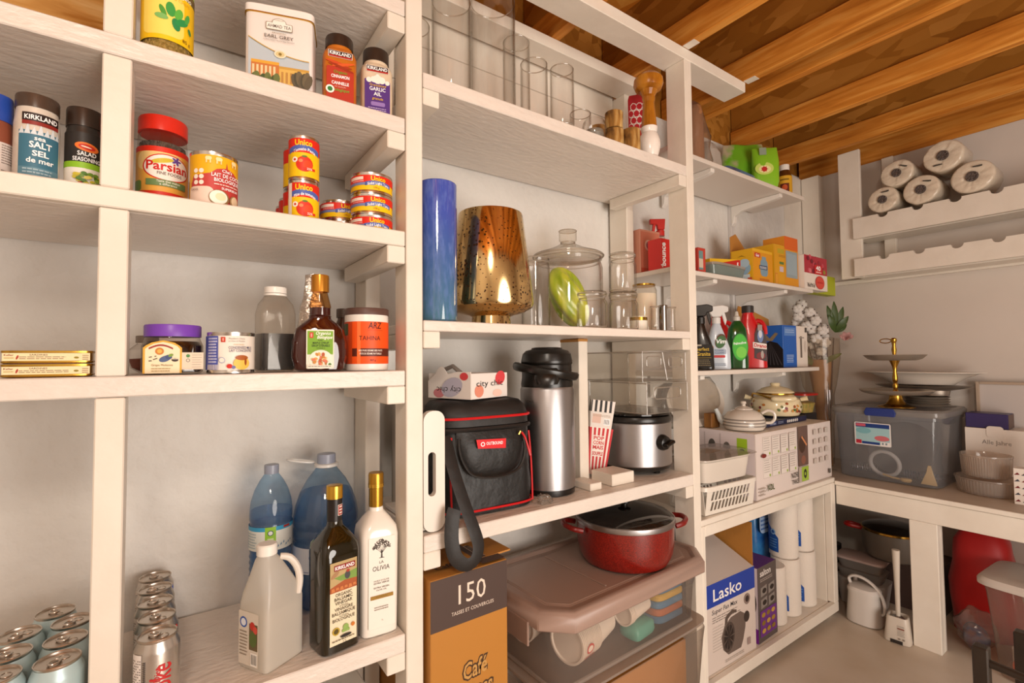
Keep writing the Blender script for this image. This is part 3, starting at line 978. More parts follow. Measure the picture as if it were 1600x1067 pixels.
r = tin('food_can', 'condensed milk can with a white and blue label', .0905, 1.040, S3, .0380, .074, 'efe6da', .0)
L = Label(.0005)
L.rect(-.075, .0068, -.021, .067, '4a55a8').lines(-.042, -.022, .061, .0052, 9, .0028, 'c6c8e4', 4).many([[(-.044 + .003 * i, .0070), (-.0425 + .003 * i, .0070), (-.0425 + .003 * i, .016), (-.044 + .003 * i, .016)] for i in range(8)], 'efe6da')
L.rect(-.016, .056, -.009, .065, 'c8402c').rect(-.014, .058, -.011, .063, 'e8a090').text("President's Choice", .009, .061, .0030, '7a6a5c', .0, shear=.25, w=.026).text('Le Choix du Président', .009, .0565, .0028, '7a6a5c', .0, shear=.25, w=.026).text('SWEETENED', .012, .0505, .0022, 'b08a3a').text('CONDENSED MILK', .016, .0440, .0046, '4a4a6c', .005, w=.040).text('LAIT CONCENTRÉ', .016, .0385, .0046, '4a4a6c', .005, w=.038).ell(-.014, .024, .005, .005, '8fa0c8', 16).ell(-.014, .024, .0042, .0042, 'efe6da', 16)
L.ell(.017, .018, .0135, .0115, 'e8bf52', 20).rect(.0045, .013, .0295, .025, 'e8bf52', .004).ell(.017, .028, .0105, .0045, 'a85a24', 18).ell(.023, .021, .002, .007, '9a4a1c', 10).ell(-.002, .013, .0045, .004, 'c8281c', 12).ell(.004, .011, .003, .003, '6a6a9a', 10)
L.build(r, on_cyl(.0395), .004)

r = thing('sauce_bottle', 'clear bottle half full of dark sauce with a white cap', 'bottle', (.1775, 1.122, S3), face_cam(.1775, 1.122, .3))
bp = [(.0005, .030, .030), (.004, .0335, .0335), (.120, .0335, .0335), (.140, .031, .031, 0, 0, 3.5), (.152, .024, .024, 0, 0, 2.4), (.160, .0195, .0195, 0, 0, 2), (.172, .0195, .0195, 0, 0, 2)]
loft('bottle', bp, thin('clear_plastic_bottle', 'f8f4ee', 'bdb3a8', .08, .8, .10), r, 6, 36)
loft('sauce', [(.003, .029, .029), (.006, .0325, .0325), (.078, .0325, .0325)], pmat('dark_sauce', '120b08', .12), r, 6, 36)
cap(r, .0215, .163, .176, M_white)
lathe('cap_ring', [(.0215, .1575), (.022, .159), (.0215, .162)], M_white, r, 32)

r = thing('foil_bag', 'crinkled silver foil bag behind the maple syrup', 'bag', (.268, 1.190, S3), face_cam(.268, 1.19))
bm = bmesh.new()
loft_bm(bm, [(.001, .030, .024), (.04, .036, .027), (.10, .034, .022), (.15, .026, .012), (.185, .019, .006), (.222, .016, .003)], 2.6, 34)
bmesh.ops.subdivide_edges(bm, edges=list(bm.edges), cuts=1)
crumple(bm, .007, 42, 3, lambda c: c.z < .004)
finish(bm, 'foil', pmat('foil', 'd9cfc4', .18, .85, bump=(60, .7)), r, ang=18)

r = thing('maple_syrup', 'maple syrup bottle with a gold cap and green label', 'bottle', (.2500, 1.050, S3), face_cam(.25, 1.05, .0))
M_syr = pmat('maple_syrup', '3a0f08', .05, coat=.8)
sy = [(.0005, .041, .022), (.004, .047, .027), (.030, .0535, .0295), (.060, .0525, .0295), (.085, .047, .027), (.098, .033, .023), (.107, .022, .020, 0, 0, 2.4), (.114, .0205, .0205, 0, 0, 2), (.124, .0205, .0205, 0, 0, 2), (.130, .0205, .0205, 0, 0, 2)]
loft('syrup', sy, M_syr, r, 3.0, 40)
loft('glass_neck', [(.130, .0212, .0212, 0, 0, 2), (.133, .0215, .0215, 0, 0, 2), (.160, .0150, .0150, 0, 0, 2), (.170, .0140, .0140, 0, 0, 2)], thin('amber_glass', 'e8c79a', '8f6a44'), r, 2, 32)
cap(r, .0175, .163, .198, pmat('gold_cap', 'c8872e', .25, .7), n=36)
lathe('neck_ring', [(.0205, .111), (.0225, .113), (.0205, .115)], M_syr, r, 30)
L = Label(.0010)
L.rect(-.025, .006, .027, .084, 'e9e2d2', .002).rect(-.023, .034, .025, .081, '7aa62c').rect(-.019, .067, -.012, .078, 'c8301f').rect(-.017, .069, -.014, .076, 'e89a8c')
L.text('Organics', .006, .0735, .0065, 'fdfcf2', .02, shear=.25, w=.028).text('Biologique', .009, .0655, .0065, 'fdfcf2', .02, shear=.25, w=.028).text('PURE', .001, .061, .0026, '2f3f1c').text('MAPLE SYRUP', .002, .0550, .0042, '2f3f1c', .01, w=.030).text("SIROP D'ÉRABLE", .002, .0495, .0042, '2f3f1c', .01, w=.034).text('CANADA A', .002, .0455, .0022, '2f3f1c')
L.ell(.002, .024, .022, .019, 'efe8d6', 24)
rnd = random.Random(9)
for i in range(30):
    t, q = rnd.uniform(0, 6.28), rnd.uniform(0, 1) ** .5
    L.ell(.002 + .015 * q * cos(t), .024 + .012 * q * sin(t), .0038, .0026, rnd.choice(['c8873c', 'd9a85a', 'b8562e', 'e0c48a', 'd8765a']), 8, t)
L.ell(.019, .014, .006, .006, 'e9ead8', 14).ell(.019, .014, .003, .003, '4f7a3a', 10).rect(-.023, .006, .025, .0125, 'e9e2d2').lines(-.021, .023, .0095, .002, 1, .0016, '8a8478', 3)
L.build(r, on_plane((0, -.0300, 0), (1, 0, 0), (0, 0, 1)))

def d_tah(L):
    L.rect(-.13, .014, .13, .104, 'ee5416').rect(-.13, .030, .13, .047, '5a2416').rect(-.075, .014, -.032, .1035, 'c9451a').rect(-.07, .075, -.044, .100, '3c4a1c').rect(-.0205, .014, -.013, .104, 'f6763a')
    L.text('ARZ', .016, .089, .0135, '3a130c', .01, shear=.12, w=.028).rect(.0, .085, .034, .0856, 'a83a14').text('TAHINA', .006, .0640, .0095, '4a1a0e', .0, w=.044).text('100% PURE SESAME SEED PASTE', .008, .0405, .0036, 'fbe9dc', .02, w=.050).text('PÂTE DE SÉSAME NATURELLE', .008, .0340, .0036, 'fbe9dc', .02, w=.046).text('907 g', .012, .020, .0038, '5a2416', .01)
r = thing('tahini_tub', 'orange tahini tub with a flat brown lid', 'tub', (.3520, 1.064, S3), face_cam(.352, 1.064, .02))
R = .046
lathe('tub', [(R * .97, .0005), (R, .004), (R, .118), (R * .98, .122)], M_white, r, 44)
cap(r, R * 1.02, .119, .134, pmat('brown_lid', '5a4038', .45), n=50)
L = Label()
d_tah(L)
L.build(r, on_cyl(R), .004)
r = thing('sauce_bottle', 'small brown-lidded jar half hidden behind the tahini tub', 'jar', (.350, 1.215, S3), 0)
lathe('jar_body', [(.022, .0005), (.025, .004), (.025, .105), (.019, .122), (.019, .130)], pmat('brown_glass', '4a2c1c', .1), r, 28)
cap(r, .022, .126, .148, pmat('dark_brown_lid', '4a3a30', .3))

# ------------------------------------------------------------------ shelf S4
gb = 'pale blue soda cans'
for i, (x, y, t, tb) in enumerate(((-.170, 1.243, 'farthest pale blue soda can against the wall', .3), (-.139, 1.182, 'second farthest pale blue can beside the slim post', 2.3), (-.206, 1.178, 'pale blue can in the outer column, second row', 2.0), (-.1385, 1.1125, 'pale blue can beside the slim post, third row', .8), (-.206, 1.1085, 'pale blue can in the outer column, third row', .6), (-.1385, 1.042, 'frontmost pale blue can beside the slim post', 2.4), (-.206, 1.040, 'frontmost pale blue can in the outer column', 1.5))):
    r = soda('soda_can', t, x, y, S4, 'b9cfd2', 0, gb, .35, .25, tb)
    L = Label(.0005)
    L.ell(0, .050, .017, .030, '2f4468', 22).ell(0, .050, .013, .025, 'cfdfe0', 22).text('SODA', 0, .050, .006, '2f4468', .02)
    L.build(r, on_cyl(.0331), .005)
gc = 'silver diet cola cans'
for i, (x, y, t, tb, fl) in enumerate(((-.022, 1.318, 'rearmost diet cola can with a rainbow patch', .5, 1), (-.0205, 1.250, 'second diet cola can from the wall', 1.6, 0), (-.019, 1.182, 'middle diet cola can with a rainbow patch', .9, 1), (-.015, 1.112, 'fourth diet cola can from the wall', .6, 2), (-.013, 1.040, 'frontmost diet cola can of the row', .9, 3))):
    r = soda('soda_can', t, x, y, S4, 'cfc8c0', 0, gc, .26, .85, tb)
    L = Label(.0005)
    if fl == 1:
        for k, c in enumerate(('c23226', '3aa544', '2c8a3c', '3c5ab0')):
            L.ell(.008 + .009 * k, .098 - .002 * k, .0055, .009, c, 12)
    L.text('Coke', .020, .050, .030, 'c02a2a', .015, w=.062, rot=pi / 2, shear=.12).text('Diet', .005, .066, .009, 'c02a2a', .01, rot=pi / 2, shear=.2).text('WORLD CUP', -.004, .050, .0042, 'c02a2a', .01, rot=pi / 2, w=.026)
    if fl == 2:
        L.ell(.034, .088, .004, .016, 'c23226', 12)
    L.rect(-.040, .012, -.022, .102, 'e8dfd8')
    L.many([[(-.039 + .0035 * a, .016 + .0042 * b), (-.037 + .0035 * a, .016 + .0042 * b), (-.037 + .0035 * a, .018 + .0042 * b), (-.039 + .0035 * a, .018 + .0042 * b)] for a in range(5) for b in range(19) if (a * 7 + b * 5) % 4], '6a5c54')
    L.many([[(-.020, .02 + .003 * b), (-.016, .02 + .003 * b), (-.016, .0215 + .003 * b), (-.020, .0215 + .003 * b)] for b in range(24)], '4a403a')
    L.build(r, on_cyl(.0331), .004)

# water bottles
M_bw = thin('blue_water_plastic', 'd3e6f4', '7aa8d0', .05, .9, .12)
M_wat = pmat('blue_water', '3f7aa8', .12)
r = thing('water_bottle', 'slim blue ribbed water bottle with a grey cap', 'bottle', (.193, 1.250, S4), face_cam(.193, 1.25, .0))
pr = [(.034, .0005), (.043, .008), (.044, .02)]
for i in range(9):
    z = .030 + i * .014
    pr += [(.0445, z), (.0425, z + .007)]
pr += [(.0445, .158), (.0445, .212), (.043, .216), (.0445, .222), (.0445, .240), (.042, .262), (.035, .286), (.025, .306), (.0155, .320), (.0145, .326), (.0145, .334)]
lathe('bottle', pr, M_bw, r, 40)
lathe('water', [(max(0, q[0] - .0015), q[1] + .001) for q in pr if q[1] < .245] + [(0, .243)], thin('water_tint', 'a9cdea', '78a8d2', .03, .6, .22), r, 32)
cap(r, .0155, .322, .342, pmat('grey_cap', '8f94a4', .35))
L = Label(.0008)
L.rect(-.138, .160, .138, .208, 'dfe3de').rect(-.138, .203, .138, .212, '3f9cc8').rect(-.012, .170, .010, .212, '8fc23a').ell(-.001, .199, .006, .006, '2f4a5c', 14).ell(-.001, .199, .0045, .0045, 'dfe3de', 14).rect(-.007, .180, .005, .188, 'c9dfa0').rect(.026, .206, .042, .211, 'a83a34').lines(-.065, -.03, .196, .006, 6, .002, '9ab0bc', 3).many([[(.012 + .006 * i, .166 + .003 * (i % 3)), (.016 + .006 * i, .168 + .003 * (i % 3)), (.015 + .006 * i, .173 + .003 * (i % 3))] for i in range(6)], '5a86a8')
L.build(r, on_cyl(.0447), .005)

r = thing('water_jug', 'large blue water jug with a carry ring', 'jug', (.316, 1.255, S4), face_cam(.316, 1.255, .0))
pr = [(.060, .0005), (.073, .010), (.074, .03), (.072, .04), (.074, .05), (.072, .06), (.074, .07), (.074, .15), (.072, .155), (.0745, .162), (.0745, .178), (.072, .184), (.0745, .192), (.0745, .205), (.070, .232), (.060, .262), (.045, .290), (.030, .310), (.024, .318), (.0225, .326)]
lathe('bottle', pr, M_bw, r, 44)
lathe('water', [(max(0, q[0] - .002), q[1] + .001) for q in pr if q[1] < .27] + [(0, .262)], thin('water_tint', 'a9cdea', '78a8d2', .03, .6, .22), r, 36)
cap(r, .0215, .330, .352, pmat('grey_cap', '8f94a4', .35))
lathe('collar', [(.0235, .320), (.028, .322), (.028, .328), (.0235, .330)], pmat('clear_white', 'd9d6d2', .3), r, 32)
tube('carry_ring', [(-.028 - .030 + .030 * cos(t), .010 + .012 * sin(t) * 1.0, .331 + .010 * (1 - cos(t)) / 2) for t in [2 * pi * i / 20 for i in range(20)]], .0028, pmat('clear_white', 'd9d6d2', .3), r, 8, True)
L = Label(.0008)
L.rect(-.10, .090, .10, .148, 'd5dde8').ell(-.028, .128, .010, .009, '3f66a8', 18).ell(.004, .128, .013, .012, '3a6ab0', 20).ell(.004, .130, .008, .007, 'd5dde8', 16).text('NATURAL', -.006, .112, .006, '3a5a9a', .02).text('SPRING', -.008, .104, .006, '3a5a9a', .02).ell(-.002, .097, .004, .003, 'c0362c', 10).lines(-.05, .04, .094, .003, 1, .002, '8a9ab8', 5)
L.build(r, on_cyl(.0747), .006)

# vinegar jug
r = thing('vinegar_jug', 'cloudy white vinegar jug with a moulded handle', 'jug', (.168, 1.070, S4), radians(30))
M_hd = pmat('milky_plastic', 'ddd4c8', .35)
loft('jug_body', [(.0005, .040, .036), (.004, .0435, .040), (.115, .0435, .040), (.135, .041, .038, -.001, 0, 6), (.170, .031, .029, -.006, 0, 3), (.196, .021, .020, -.011, 0, 2.4), (.204, .0165, .0165, -.012, 0, 2), (.212, .0165, .0165, -.012, 0, 2)], thin('milky_jug', 'f8f4ec', 'ddd4c8', .25, .5, .62), r, 9, 40)
loft('vinegar', [(.003, .038, .034), (.006, .0415, .038), (.108, .0415, .038)], thin('vinegar_tint', 'f4efe6', 'd8cec0', .1, .3, .45), r, 8, 36)
tube('handle', [(.008, -.012, .196), (.022, -.022, .190), (.033, -.030, .170), (.036, -.034, .145), (.030, -.037, .120)], [.006, .007, .007, .007, .006], M_hd, r, 10)
lathe('cap', [(.0185, .206), (.0185, .223), (.0165, .226), (0, .226)], M_white, r, 30, c=(-.012, 0, 0))
L = Label(.0008)
L.rect(-.034, .010, .020, .108, 'd8cdbd', .003).rect(-.005, .040, .018, .088, '6a5a3c').ell(.004, .084, .007, .008, 'c0392e', 12).ell(.012, .078, .006, .007, 'cf5040', 12).ell(.006, .060, .010, .014, '5a6a34', 14).ell(-.020, .088, .010, .010, '3a5ca8', 16).ell(-.020, .088, .007, .007, 'dfe2e8', 16).rect(.0, .012, .018, .036, 'f2ece2').many([[(.002 + .0022 * i, .015), (.003 + .0022 * i, .015), (.003 + .0022 * i, .033), (.002 + .0022 * i, .033)] for i in range(7)], '2a2522').lines(-.030, -.008, .07, .006, 8, .002, '8a7a68', 6)
L.build(r, on_plane((-.0440, 0, 0), (0, -1, 0), (0, 0, 1)))

# balsamic bottle
r = thing('vinegar_bottle', 'dark green balsamic vinegar bottle with a gold cap', 'bottle', (.281, 1.050, S4), radians(10))
M_bal = pmat('dark_bottle_glass', '1a1505', .07, coat=.6)
loft('bottle', [(.0005, .036, .036), (.004, .040, .040), (.190, .0415, .0415), (.208, .040, .040, 0, 0, 4), (.226, .028, .028, 0, 0, 3), (.240, .0165, .0165, 0, 0, 2.2), (.252, .0145, .0145, 0, 0, 2), (.300, .014, .014, 0, 0, 2)], M_bal, r, 5, 40)
lathe('neck_sleeve', [(.0148, .248), (.0152, .298)], pmat('dark_sleeve', '1a1310', .35), r, 30, cap=False)
cap(r, .0165, .296, .322, pmat('gold_cap_bright', 'd0a23c', .25, .8), n=36)
L = Label(.0010)
L.rect(-.028, .020, .028, .180, 'e6dabb').rect(-.028, .122, .028, .180, 'b9a070').poly([(-.028, .122), (.028, .122), (.028, .140), (.010, .144), (-.028, .132)], 'a8562c').poly([(-.020, .150), (.028, .158), (.028, .140), (-.006, .142)], '7a9a48').ell(.008, .150, .006, .008, '4a4a4a', 12).ell(.009, .158, .004, .003, 'a83a2c', 10).ell(-.018, .156, .010, .004, 'a8805a', 12, .6)
L.many([[(-.026 + .009 * i, .124 + .002 * (i % 2)), (-.018 + .009 * i, .124 + .002 * (i % 2)), (-.020 + .009 * i, .131), (-.025 + .009 * i, .131)] for i in range(6)], 'c97a44')
L.rect(-.020, .163, .024, .174, '8c1f1c').text('KIRKLAND', .002, .1652, .0068, 'ffffff', .03, w=.040)
for t, v, wd in (('ORGANIC', .113, .034), ('BALSAMIC', .105, .038), ('VINEGAR', .097, .036), ('VINAIGRE', .085, .038), ('BALSAMIQUE', .077, .048), ('BIOLOGIQUE', .065, .046)):
    L.text(t, .0, v, .0062, '4a4030', .005, w=wd)
L.text('of Modena', 0, .0925, .003, '4a4030').text('de Modène', 0, .0725, .003, '4a4030').ell(-.016, .047, .0075, .0075, 'b89a2c', 16).ell(-.016, .047, .005, .005, '5a4a1c', 14).ell(.004, .050, .006, .006, '8fae5a', 14).rect(-.004, .041, .012, .046, '8fae5a').ell(.019, .050, .004, .004, 'c8752c', 12).ell(.004, .034, .012, .003, '2a2522', 14).lines(-.024, .024, .028, .004, 1, .0018, '6a5f48', 3).text('1 L', .002, .0218, .0045, '4a4030')
L.build(r, on_plane((0, -.0415, 0), (1, 0, 0), (0, 0, 1)))
L = Label(.0006)
L.rect(.000, .262, .014, .284, 'efe6da').rect(.001, .263, .013, .283, '9a2622').lines(.003, .012, .278, .006, 3, .003, 'efe6da', 2)
L.build(r, on_cyl(.0153), .003, name='neck_seal')

# white olive oil bottle
r = thing('olive_oil_bottle', 'white olive oil bottle with a gold capsule', 'bottle', (.3715, 1.058, S4), radians(-3))
loft('bottle', [(.0005, .036, .034), (.004, .039, .038), (.205, .041, .040), (.222, .039, .038, 0, 0, 4), (.240, .027, .027, 0, 0, 3), (.254, .0155, .0155, 0, 0, 2.2), (.262, .0145, .0145, 0, 0, 2), (.300, .0145, .0145, 0, 0, 2)], pmat('white_glaze', 'ece5da', .2, coat=.4), r, 5, 40)
lathe('capsule', [(.0150, .262), (.0152, .302), (.0162, .303), (.0162, .330), (.0150, .334), (0, .334)], pmat('gold_capsule', 'b3862f', .3, .85), r, 32)
lathe('capsule_band', [(.0166, .303), (.0166, .311)], pmat('gold_cap_bright', 'd0a23c', .25, .8), r, 32, cap=False)
L = Label(.0008)
L.rect(-.027, .02, .029, .206, 'ece5da')
L.many([[(-.0015, .163), (.0025, .163), (.0015, .180), (-.0005, .180)]] + [[(0, .172), (.0008, .172), (.013 * cos(t), .186 + .012 * sin(t)), (.012 * cos(t), .187 + .012 * sin(t))] for t in [pi * i / 7 for i in range(8)]] + [[(-.006, .163), (.007, .163), (.004, .1645), (-.003, .1645)]], '3f342c')
rnd = random.Random(2)
for i in range(3):
    L.many([[(u - .0011, v - .0008), (u + .0011, v - .0009), (u + .0007, v + .001), (u - .0009, v + .0009)] for u, v in [((.004 + .015 * rnd.random() ** .6) * cos(t), .185 + (.002 + .015 * rnd.random() ** .6) * sin(t)) for t in [rnd.uniform(-.15, pi + .15) for _ in range(60)]]], ('3f342c', '5a4a3c', '4a3c30')[i])
L.text('LA', 0, .152, .0058, '3f342c', 0).text('OLIVIA', -.001, .138, .0098, '3f342c', 0, w=.036, shear=.06).text("HUILE D'OLIVE", 0, .1155, .003, '6a5c50', 0, w=.032).text('EXTRA VIERGE', 0, .1105, .0032, '4a3c32', .01, w=.032).text('EXTRA VIRGIN', 0, .1015, .0032, '4a3c32', .01, w=.032).text('OLIVE OIL', 0, .0965, .003, '6a5c50', 0, w=.022).rect(-.023, .080, .025, .0875, '9a7426').lines(-.012, .016, .0835, .003, 1, .001, '6a4e18', 2).lines(-.015, .015, .062, .0045, 2, .0016, '8a7c70', 4).text('1L', .002, .034, .003, '8a7c70')
L.build(r, on_plane((0, -.0398, 0), (1, 0, 0), (0, 0, 1)))

# under shelf S4
r = thing('storage_tub', 'white lidded tub on the floor under the bottle shelf', 'tub', (.245, 1.17, .001), 0)
loft('tub', [(.001, .10, .12), (.42, .118, .135), (.425, .118, .135)], M_white, r, 6, 36)
loft('lid', [(.4255, .123, .140), (.445, .123, .140), (.455, .115, .132), (.450, .10, .118)], M_white, r, 6, 36)

# ================================================================== right bay, top shelf
def vase(label, x, y, z, R, h, name='glass_vase', m=None, flare=0., group=None, cat='vase'):
    r = thing(name, label, cat, (x, y, z), 0, group)
    lathe('glass_wall', [(0, .0005), (R * .96, .0005), (R, .004), (R, h * .9), (R + flare, h - .002), (R + flare - .0012, h), (R + flare - .0028, h - .002), (R - .0028, h * .9), (R - .0028, .014), (0, .012)], m or M_glass, r, 48, cap=False)
    if m is None:
        rim_ring(r, R + flare - .0014, h - .001)
        rim_ring(r, R * .96, .003, .002, 'base_ring')
    return r
gv = 'glass cylinder vases'
vase('clear glass vase in the far left corner behind the post', .545, 1.262, R1, .050, .29, group=gv)
vase('wide clear glass vase next to the middle post', .600, 1.130, R1, .052, .30, group=gv)
vase('tallest clear glass cylinder vase of the row', .738, 1.140, R1, .064, .365, group=gv)
vase('narrow tall vase standing behind the tallest one', .892, 1.240, R1, .043, .358, group=gv)
vase('medium clear glass cylinder right of the tallest vase', .850, 1.095, R1, .0395, .198, group=gv)
vase('shorter clear glass cylinder nearest the log candles', .905, 1.036, R1, .034, .172, group=gv)
vase('low clear square tumbler behind the round bowl', 1.068, 1.135, R1, .034, .132, 'glass_tumbler', cat='tumbler')
r = thing('candle_bowl', 'small round clear glass bowl beside the logs', 'bowl', (1.040, 1.045, R1))
lathe('bowl_wall', [(0, .001), (.018, .0008), (.033, .014), (.038, .034), (.034, .056), (.028, .066), (.026, .065), (.032, .055), (.0355, .034), (.031, .016), (0, .010)], M_glass, r, 36, cap=False)
lathe('candle', [(0, .008), (.024, .010), (.029, .020), (.027, .032), (0, .033)], pmat('grey_wax', '7f786c', .5), r, 24)
M_bark = wood_mat('birch_bark', '4a2c12', 'a87838', 'd9b878', 34, (1, 1, .35), .8)
M_cut = wood_mat('cut_wood', 'b98a4c', 'd0a868', 'e0c08a', 30, (1, 1, .3), .7)
def log(label, x, y, z, R, h, sd):
    r = thing('log_candle', label, 'candle holder', (x, y, z), 0, 'log candle holders')
    bm = bmesh.new()
    n = 26
    rings = []
    for k in range(7):
        zz = .0006 + (h - .0006) * k / 6
        ring = []
        for i in range(n):
            a = 2 * pi * i / n
            q = R * (1 + .07 * noise.noise(Vector((cos(a) * 1.6 + sd, sin(a) * 1.6, zz * 30))) - .02)
            ring.append(bm.verts.new((q * cos(a), q * sin(a), zz)))
        rings.append(ring)
    for a, b in zip(rings, rings[1:]):
        for i in range(n):
            bm.faces.new((a[i], a[(i + 1) % n], b[(i + 1) % n], b[i]))
    bm.faces.new(rings[0][::-1])
    bm.faces.new(rings[-1])
    finish(bm, 'log', M_bark, r, ang=50)
    lathe('cut_face', [(R * .86, h + .0003), (R * .84, h + .0012), (R * .6, h + .0012), (R * .58, h - .004 + .0052), (0, h + .0014)], M_cut, r, 26)
    lathe('wax', [(R * .55, h + .0016), (R * .5, h + .003), (0, h + .003)], pmat('wax', 'd9c8a8', .5), r, 20)
log('lower of the two stacked log candle holders', 1.128, 1.047, R1, .030, .0565, 1)
log('upper of the two stacked log candle holders', 1.128, 1.047, R1 + .0605, .028, .053, 2)
log('short log candle holder beside the pepper mill', 1.195, 1.036, R1, .028, .072, 3)
log('taller log candle holder at the back', 1.175, 1.165, R1, .029, .128, 4)

r = thing('gift_box', 'red box with a white giraffe pattern behind the pepper mill', 'box', (1.372, 1.150, R1), face_cam(1.372, 1.15))
loft('box', [(.001, .037, .026), (.27, .040, .028), (.285, .036, .024)], pmat('giraffe_red', 'b8202a', .5), r, 12, 28)
rnd = random.Random(5)
cells = []
for row in range(10):
    for c in range(4):
        cu, cv = -.030 + .020 * c + (.010 if row % 2 else 0), .019 + .0245 * row
        cells.append([(cu, cv, 2 * pi * i / 7 + row, rnd.random()) for i in range(7)])
def cell_polys(k):
    return [[(max(-.036, min(.036, u + k * (.0106 + .001 * q) * cos(a))), v + k * (.0132 + .001 * q) * sin(a)) for u, v, a, q in c] for c in cells]
L = Label(.0006)
L.many(cell_polys(1.10), 'f0e4dc').many(cell_polys(.88), 'b8202a')
L.build(r, on_plane((0, -.0282, 0), (1, 0, 0), (0, 0, 1)), name='pattern')

r = thing('pepper_mill', 'tall wooden pepper mill with a white foot', 'pepper mill', (1.300, 1.050, R1))
lathe('foot', [(.030, .0006), (.031, .008), (.027, .016), (.031, .030), (.0355, .050), (.035, .066), (.029, .088), (.024, .096), (.0265, .104), (.0275, .114)], pmat('white_lacquer', 'efe6dc', .2, coat=.4), r, 36)
lathe('shaft', [(.0255, .1145), (.024, .14), (.021, .17), (.0185, .20), (.0215, .215), (.0205, .222), (.026, .232), (.030, .238)], wood_mat('honey_wood', '9a5a16', 'bd7a24', 'd2923a', 8, (3, 3, .6), .25), r, 16, ang=12)
lathe('head', [(.029, .2385), (.043, .247), (.049, .262), (.047, .278), (.038, .289), (.032, .293), (.030, .289), (0, .289)], MATS['honey_wood'], r, 36)

# ================================================================== right bay, second shelf
r = thing('blue_vase', 'tall marbled blue glass cylinder vase', 'vase', (.527, 1.068, R2))
def blue_glass():
    m = pmat('blue_art_glass', '3a56b0', .06, coat=.7)
    nt = m.node_tree
    b = nt.nodes['Principled BSDF']
    tc = nt.nodes.new('ShaderNodeTexCoord')
    mp = nt.nodes.new('ShaderNodeMapping')
    mp.inputs['Scale'].default_value = (1.6, 1.6, .45)
    mp.inputs['Rotation'].default_value = (.2, .3, 0)
    n = nt.nodes.new('ShaderNodeTexNoise')
    n.inputs['Scale'].default_value = 60
    n.inputs['Detail'].default_value = 5
    sp = nt.nodes.new('ShaderNodeSeparateXYZ')
    g = nt.nodes.new('ShaderNodeMapRange')
    g.inputs[1].default_value = .0
    g.inputs[2].default_value = .26
    mx = nt.nodes.new('ShaderNodeMix')
    mx.data_type = 'RGBA'
    mx.inputs[6].default_value = (*lin('44748a'), 1)
    mx.inputs[7].default_value = (*lin('3f55ae'), 1)
    m2 = nt.nodes.new('ShaderNodeMix')
    m2.data_type = 'RGBA'
    m2.inputs[7].default_value = (*lin('6f88cc'), 1)
    r_ = nt.nodes.new('ShaderNodeValToRGB')
    r_.color_ramp.elements[0].position = .45
    r_.color_ramp.elements[1].position = .95
    nt.links.new(tc.outputs['Object'], mp.inputs[0])
    nt.links.new(mp.outputs[0], n.inputs['Vector'])
    nt.links.new(tc.outputs['Object'], sp.inputs[0])
    nt.links.new(sp.outputs[2], g.inputs[0])
    nt.links.new(g.outputs[0], mx.inputs[0])
    nt.links.new(n.outputs['Fac'], r_.inputs[0])
    nt.links.new(r_.outputs[0], m2.inputs[0])
    nt.links.new(mx.outputs[2], m2.inputs[6])
    nt.links.new(m2.outputs[2], b.inputs['Base Color'])
    return m
lathe('vase_wall', [(0, .0006), (.044, .0006), (.047, .005), (.047, .335), (.0455, .337), (.044, .335), (.044, .02), (0, .016)], blue_glass(), r, 48, cap=False)

def mercury():
    m = pmat('mercury_glass', 'c79a58', .13, 1.0)
    nt = m.node_tree
    b = nt.nodes['Principled BSDF']
    tc = nt.nodes.new('ShaderNodeTexCoord')
    v = nt.nodes.new('ShaderNodeTexVoronoi')
    v.inputs['Scale'].default_value = 105
    n = nt.nodes.new('ShaderNodeTexNoise')
    n.inputs['Scale'].default_value = 9
    ad = nt.nodes.new('ShaderNodeMath')
    ad.operation = 'MULTIPLY_ADD'
    ad.inputs[1].default_value = .95
    ad.inputs[2].default_value = -.24
    lt = nt.nodes.new('ShaderNodeMath')
    lt.operation = 'LESS_THAN'
    mx = nt.nodes.new('ShaderNodeMix')
    mx.data_type = 'RGBA'
    mx.inputs[6].default_value = (*lin('dcbc84'), 1)
    mx.inputs[7].default_value = (*lin('3a2410'), 1)
    nt.links.new(tc.outputs['Object'], v.inputs['Vector'])
    nt.links.new(tc.outputs['Object'], n.inputs['Vector'])
    nt.links.new(n.outputs['Fac'], ad.inputs[0])
    nt.links.new(v.outputs['Distance'], lt.inputs[0])
    nt.links.new(ad.outputs[0], lt.inputs[1])
    nt.links.new(lt.outputs[0], mx.inputs[0])
    nt.links.new(mx.outputs[2], b.inputs['Base Color'])
    sb = nt.nodes.new('ShaderNodeMath')
    sb.operation = 'MULTIPLY_ADD'
    sb.inputs[1].default_value = -.8
    sb.inputs[2].default_value = 1.
    nt.links.new(lt.outputs[0], sb.inputs[0])
    nt.links.new(sb.outputs[0], b.inputs['Metallic'])
    return m
r = thing('gold_vase', 'speckled gold mercury glass tapered vase', 'vase', (.712, 1.118, R2))
lathe('vase_wall', [(0, .002), (.052, .001), (.054, .004), (.052, .026), (.060, .030), (.092, .038), (.112, .050), (.1165, .062), (.0885, .302), (.087, .305), (.085, .302), (.110, .062), (.09, .045), (0, .040)], mercury(), r, 64, cap=False)

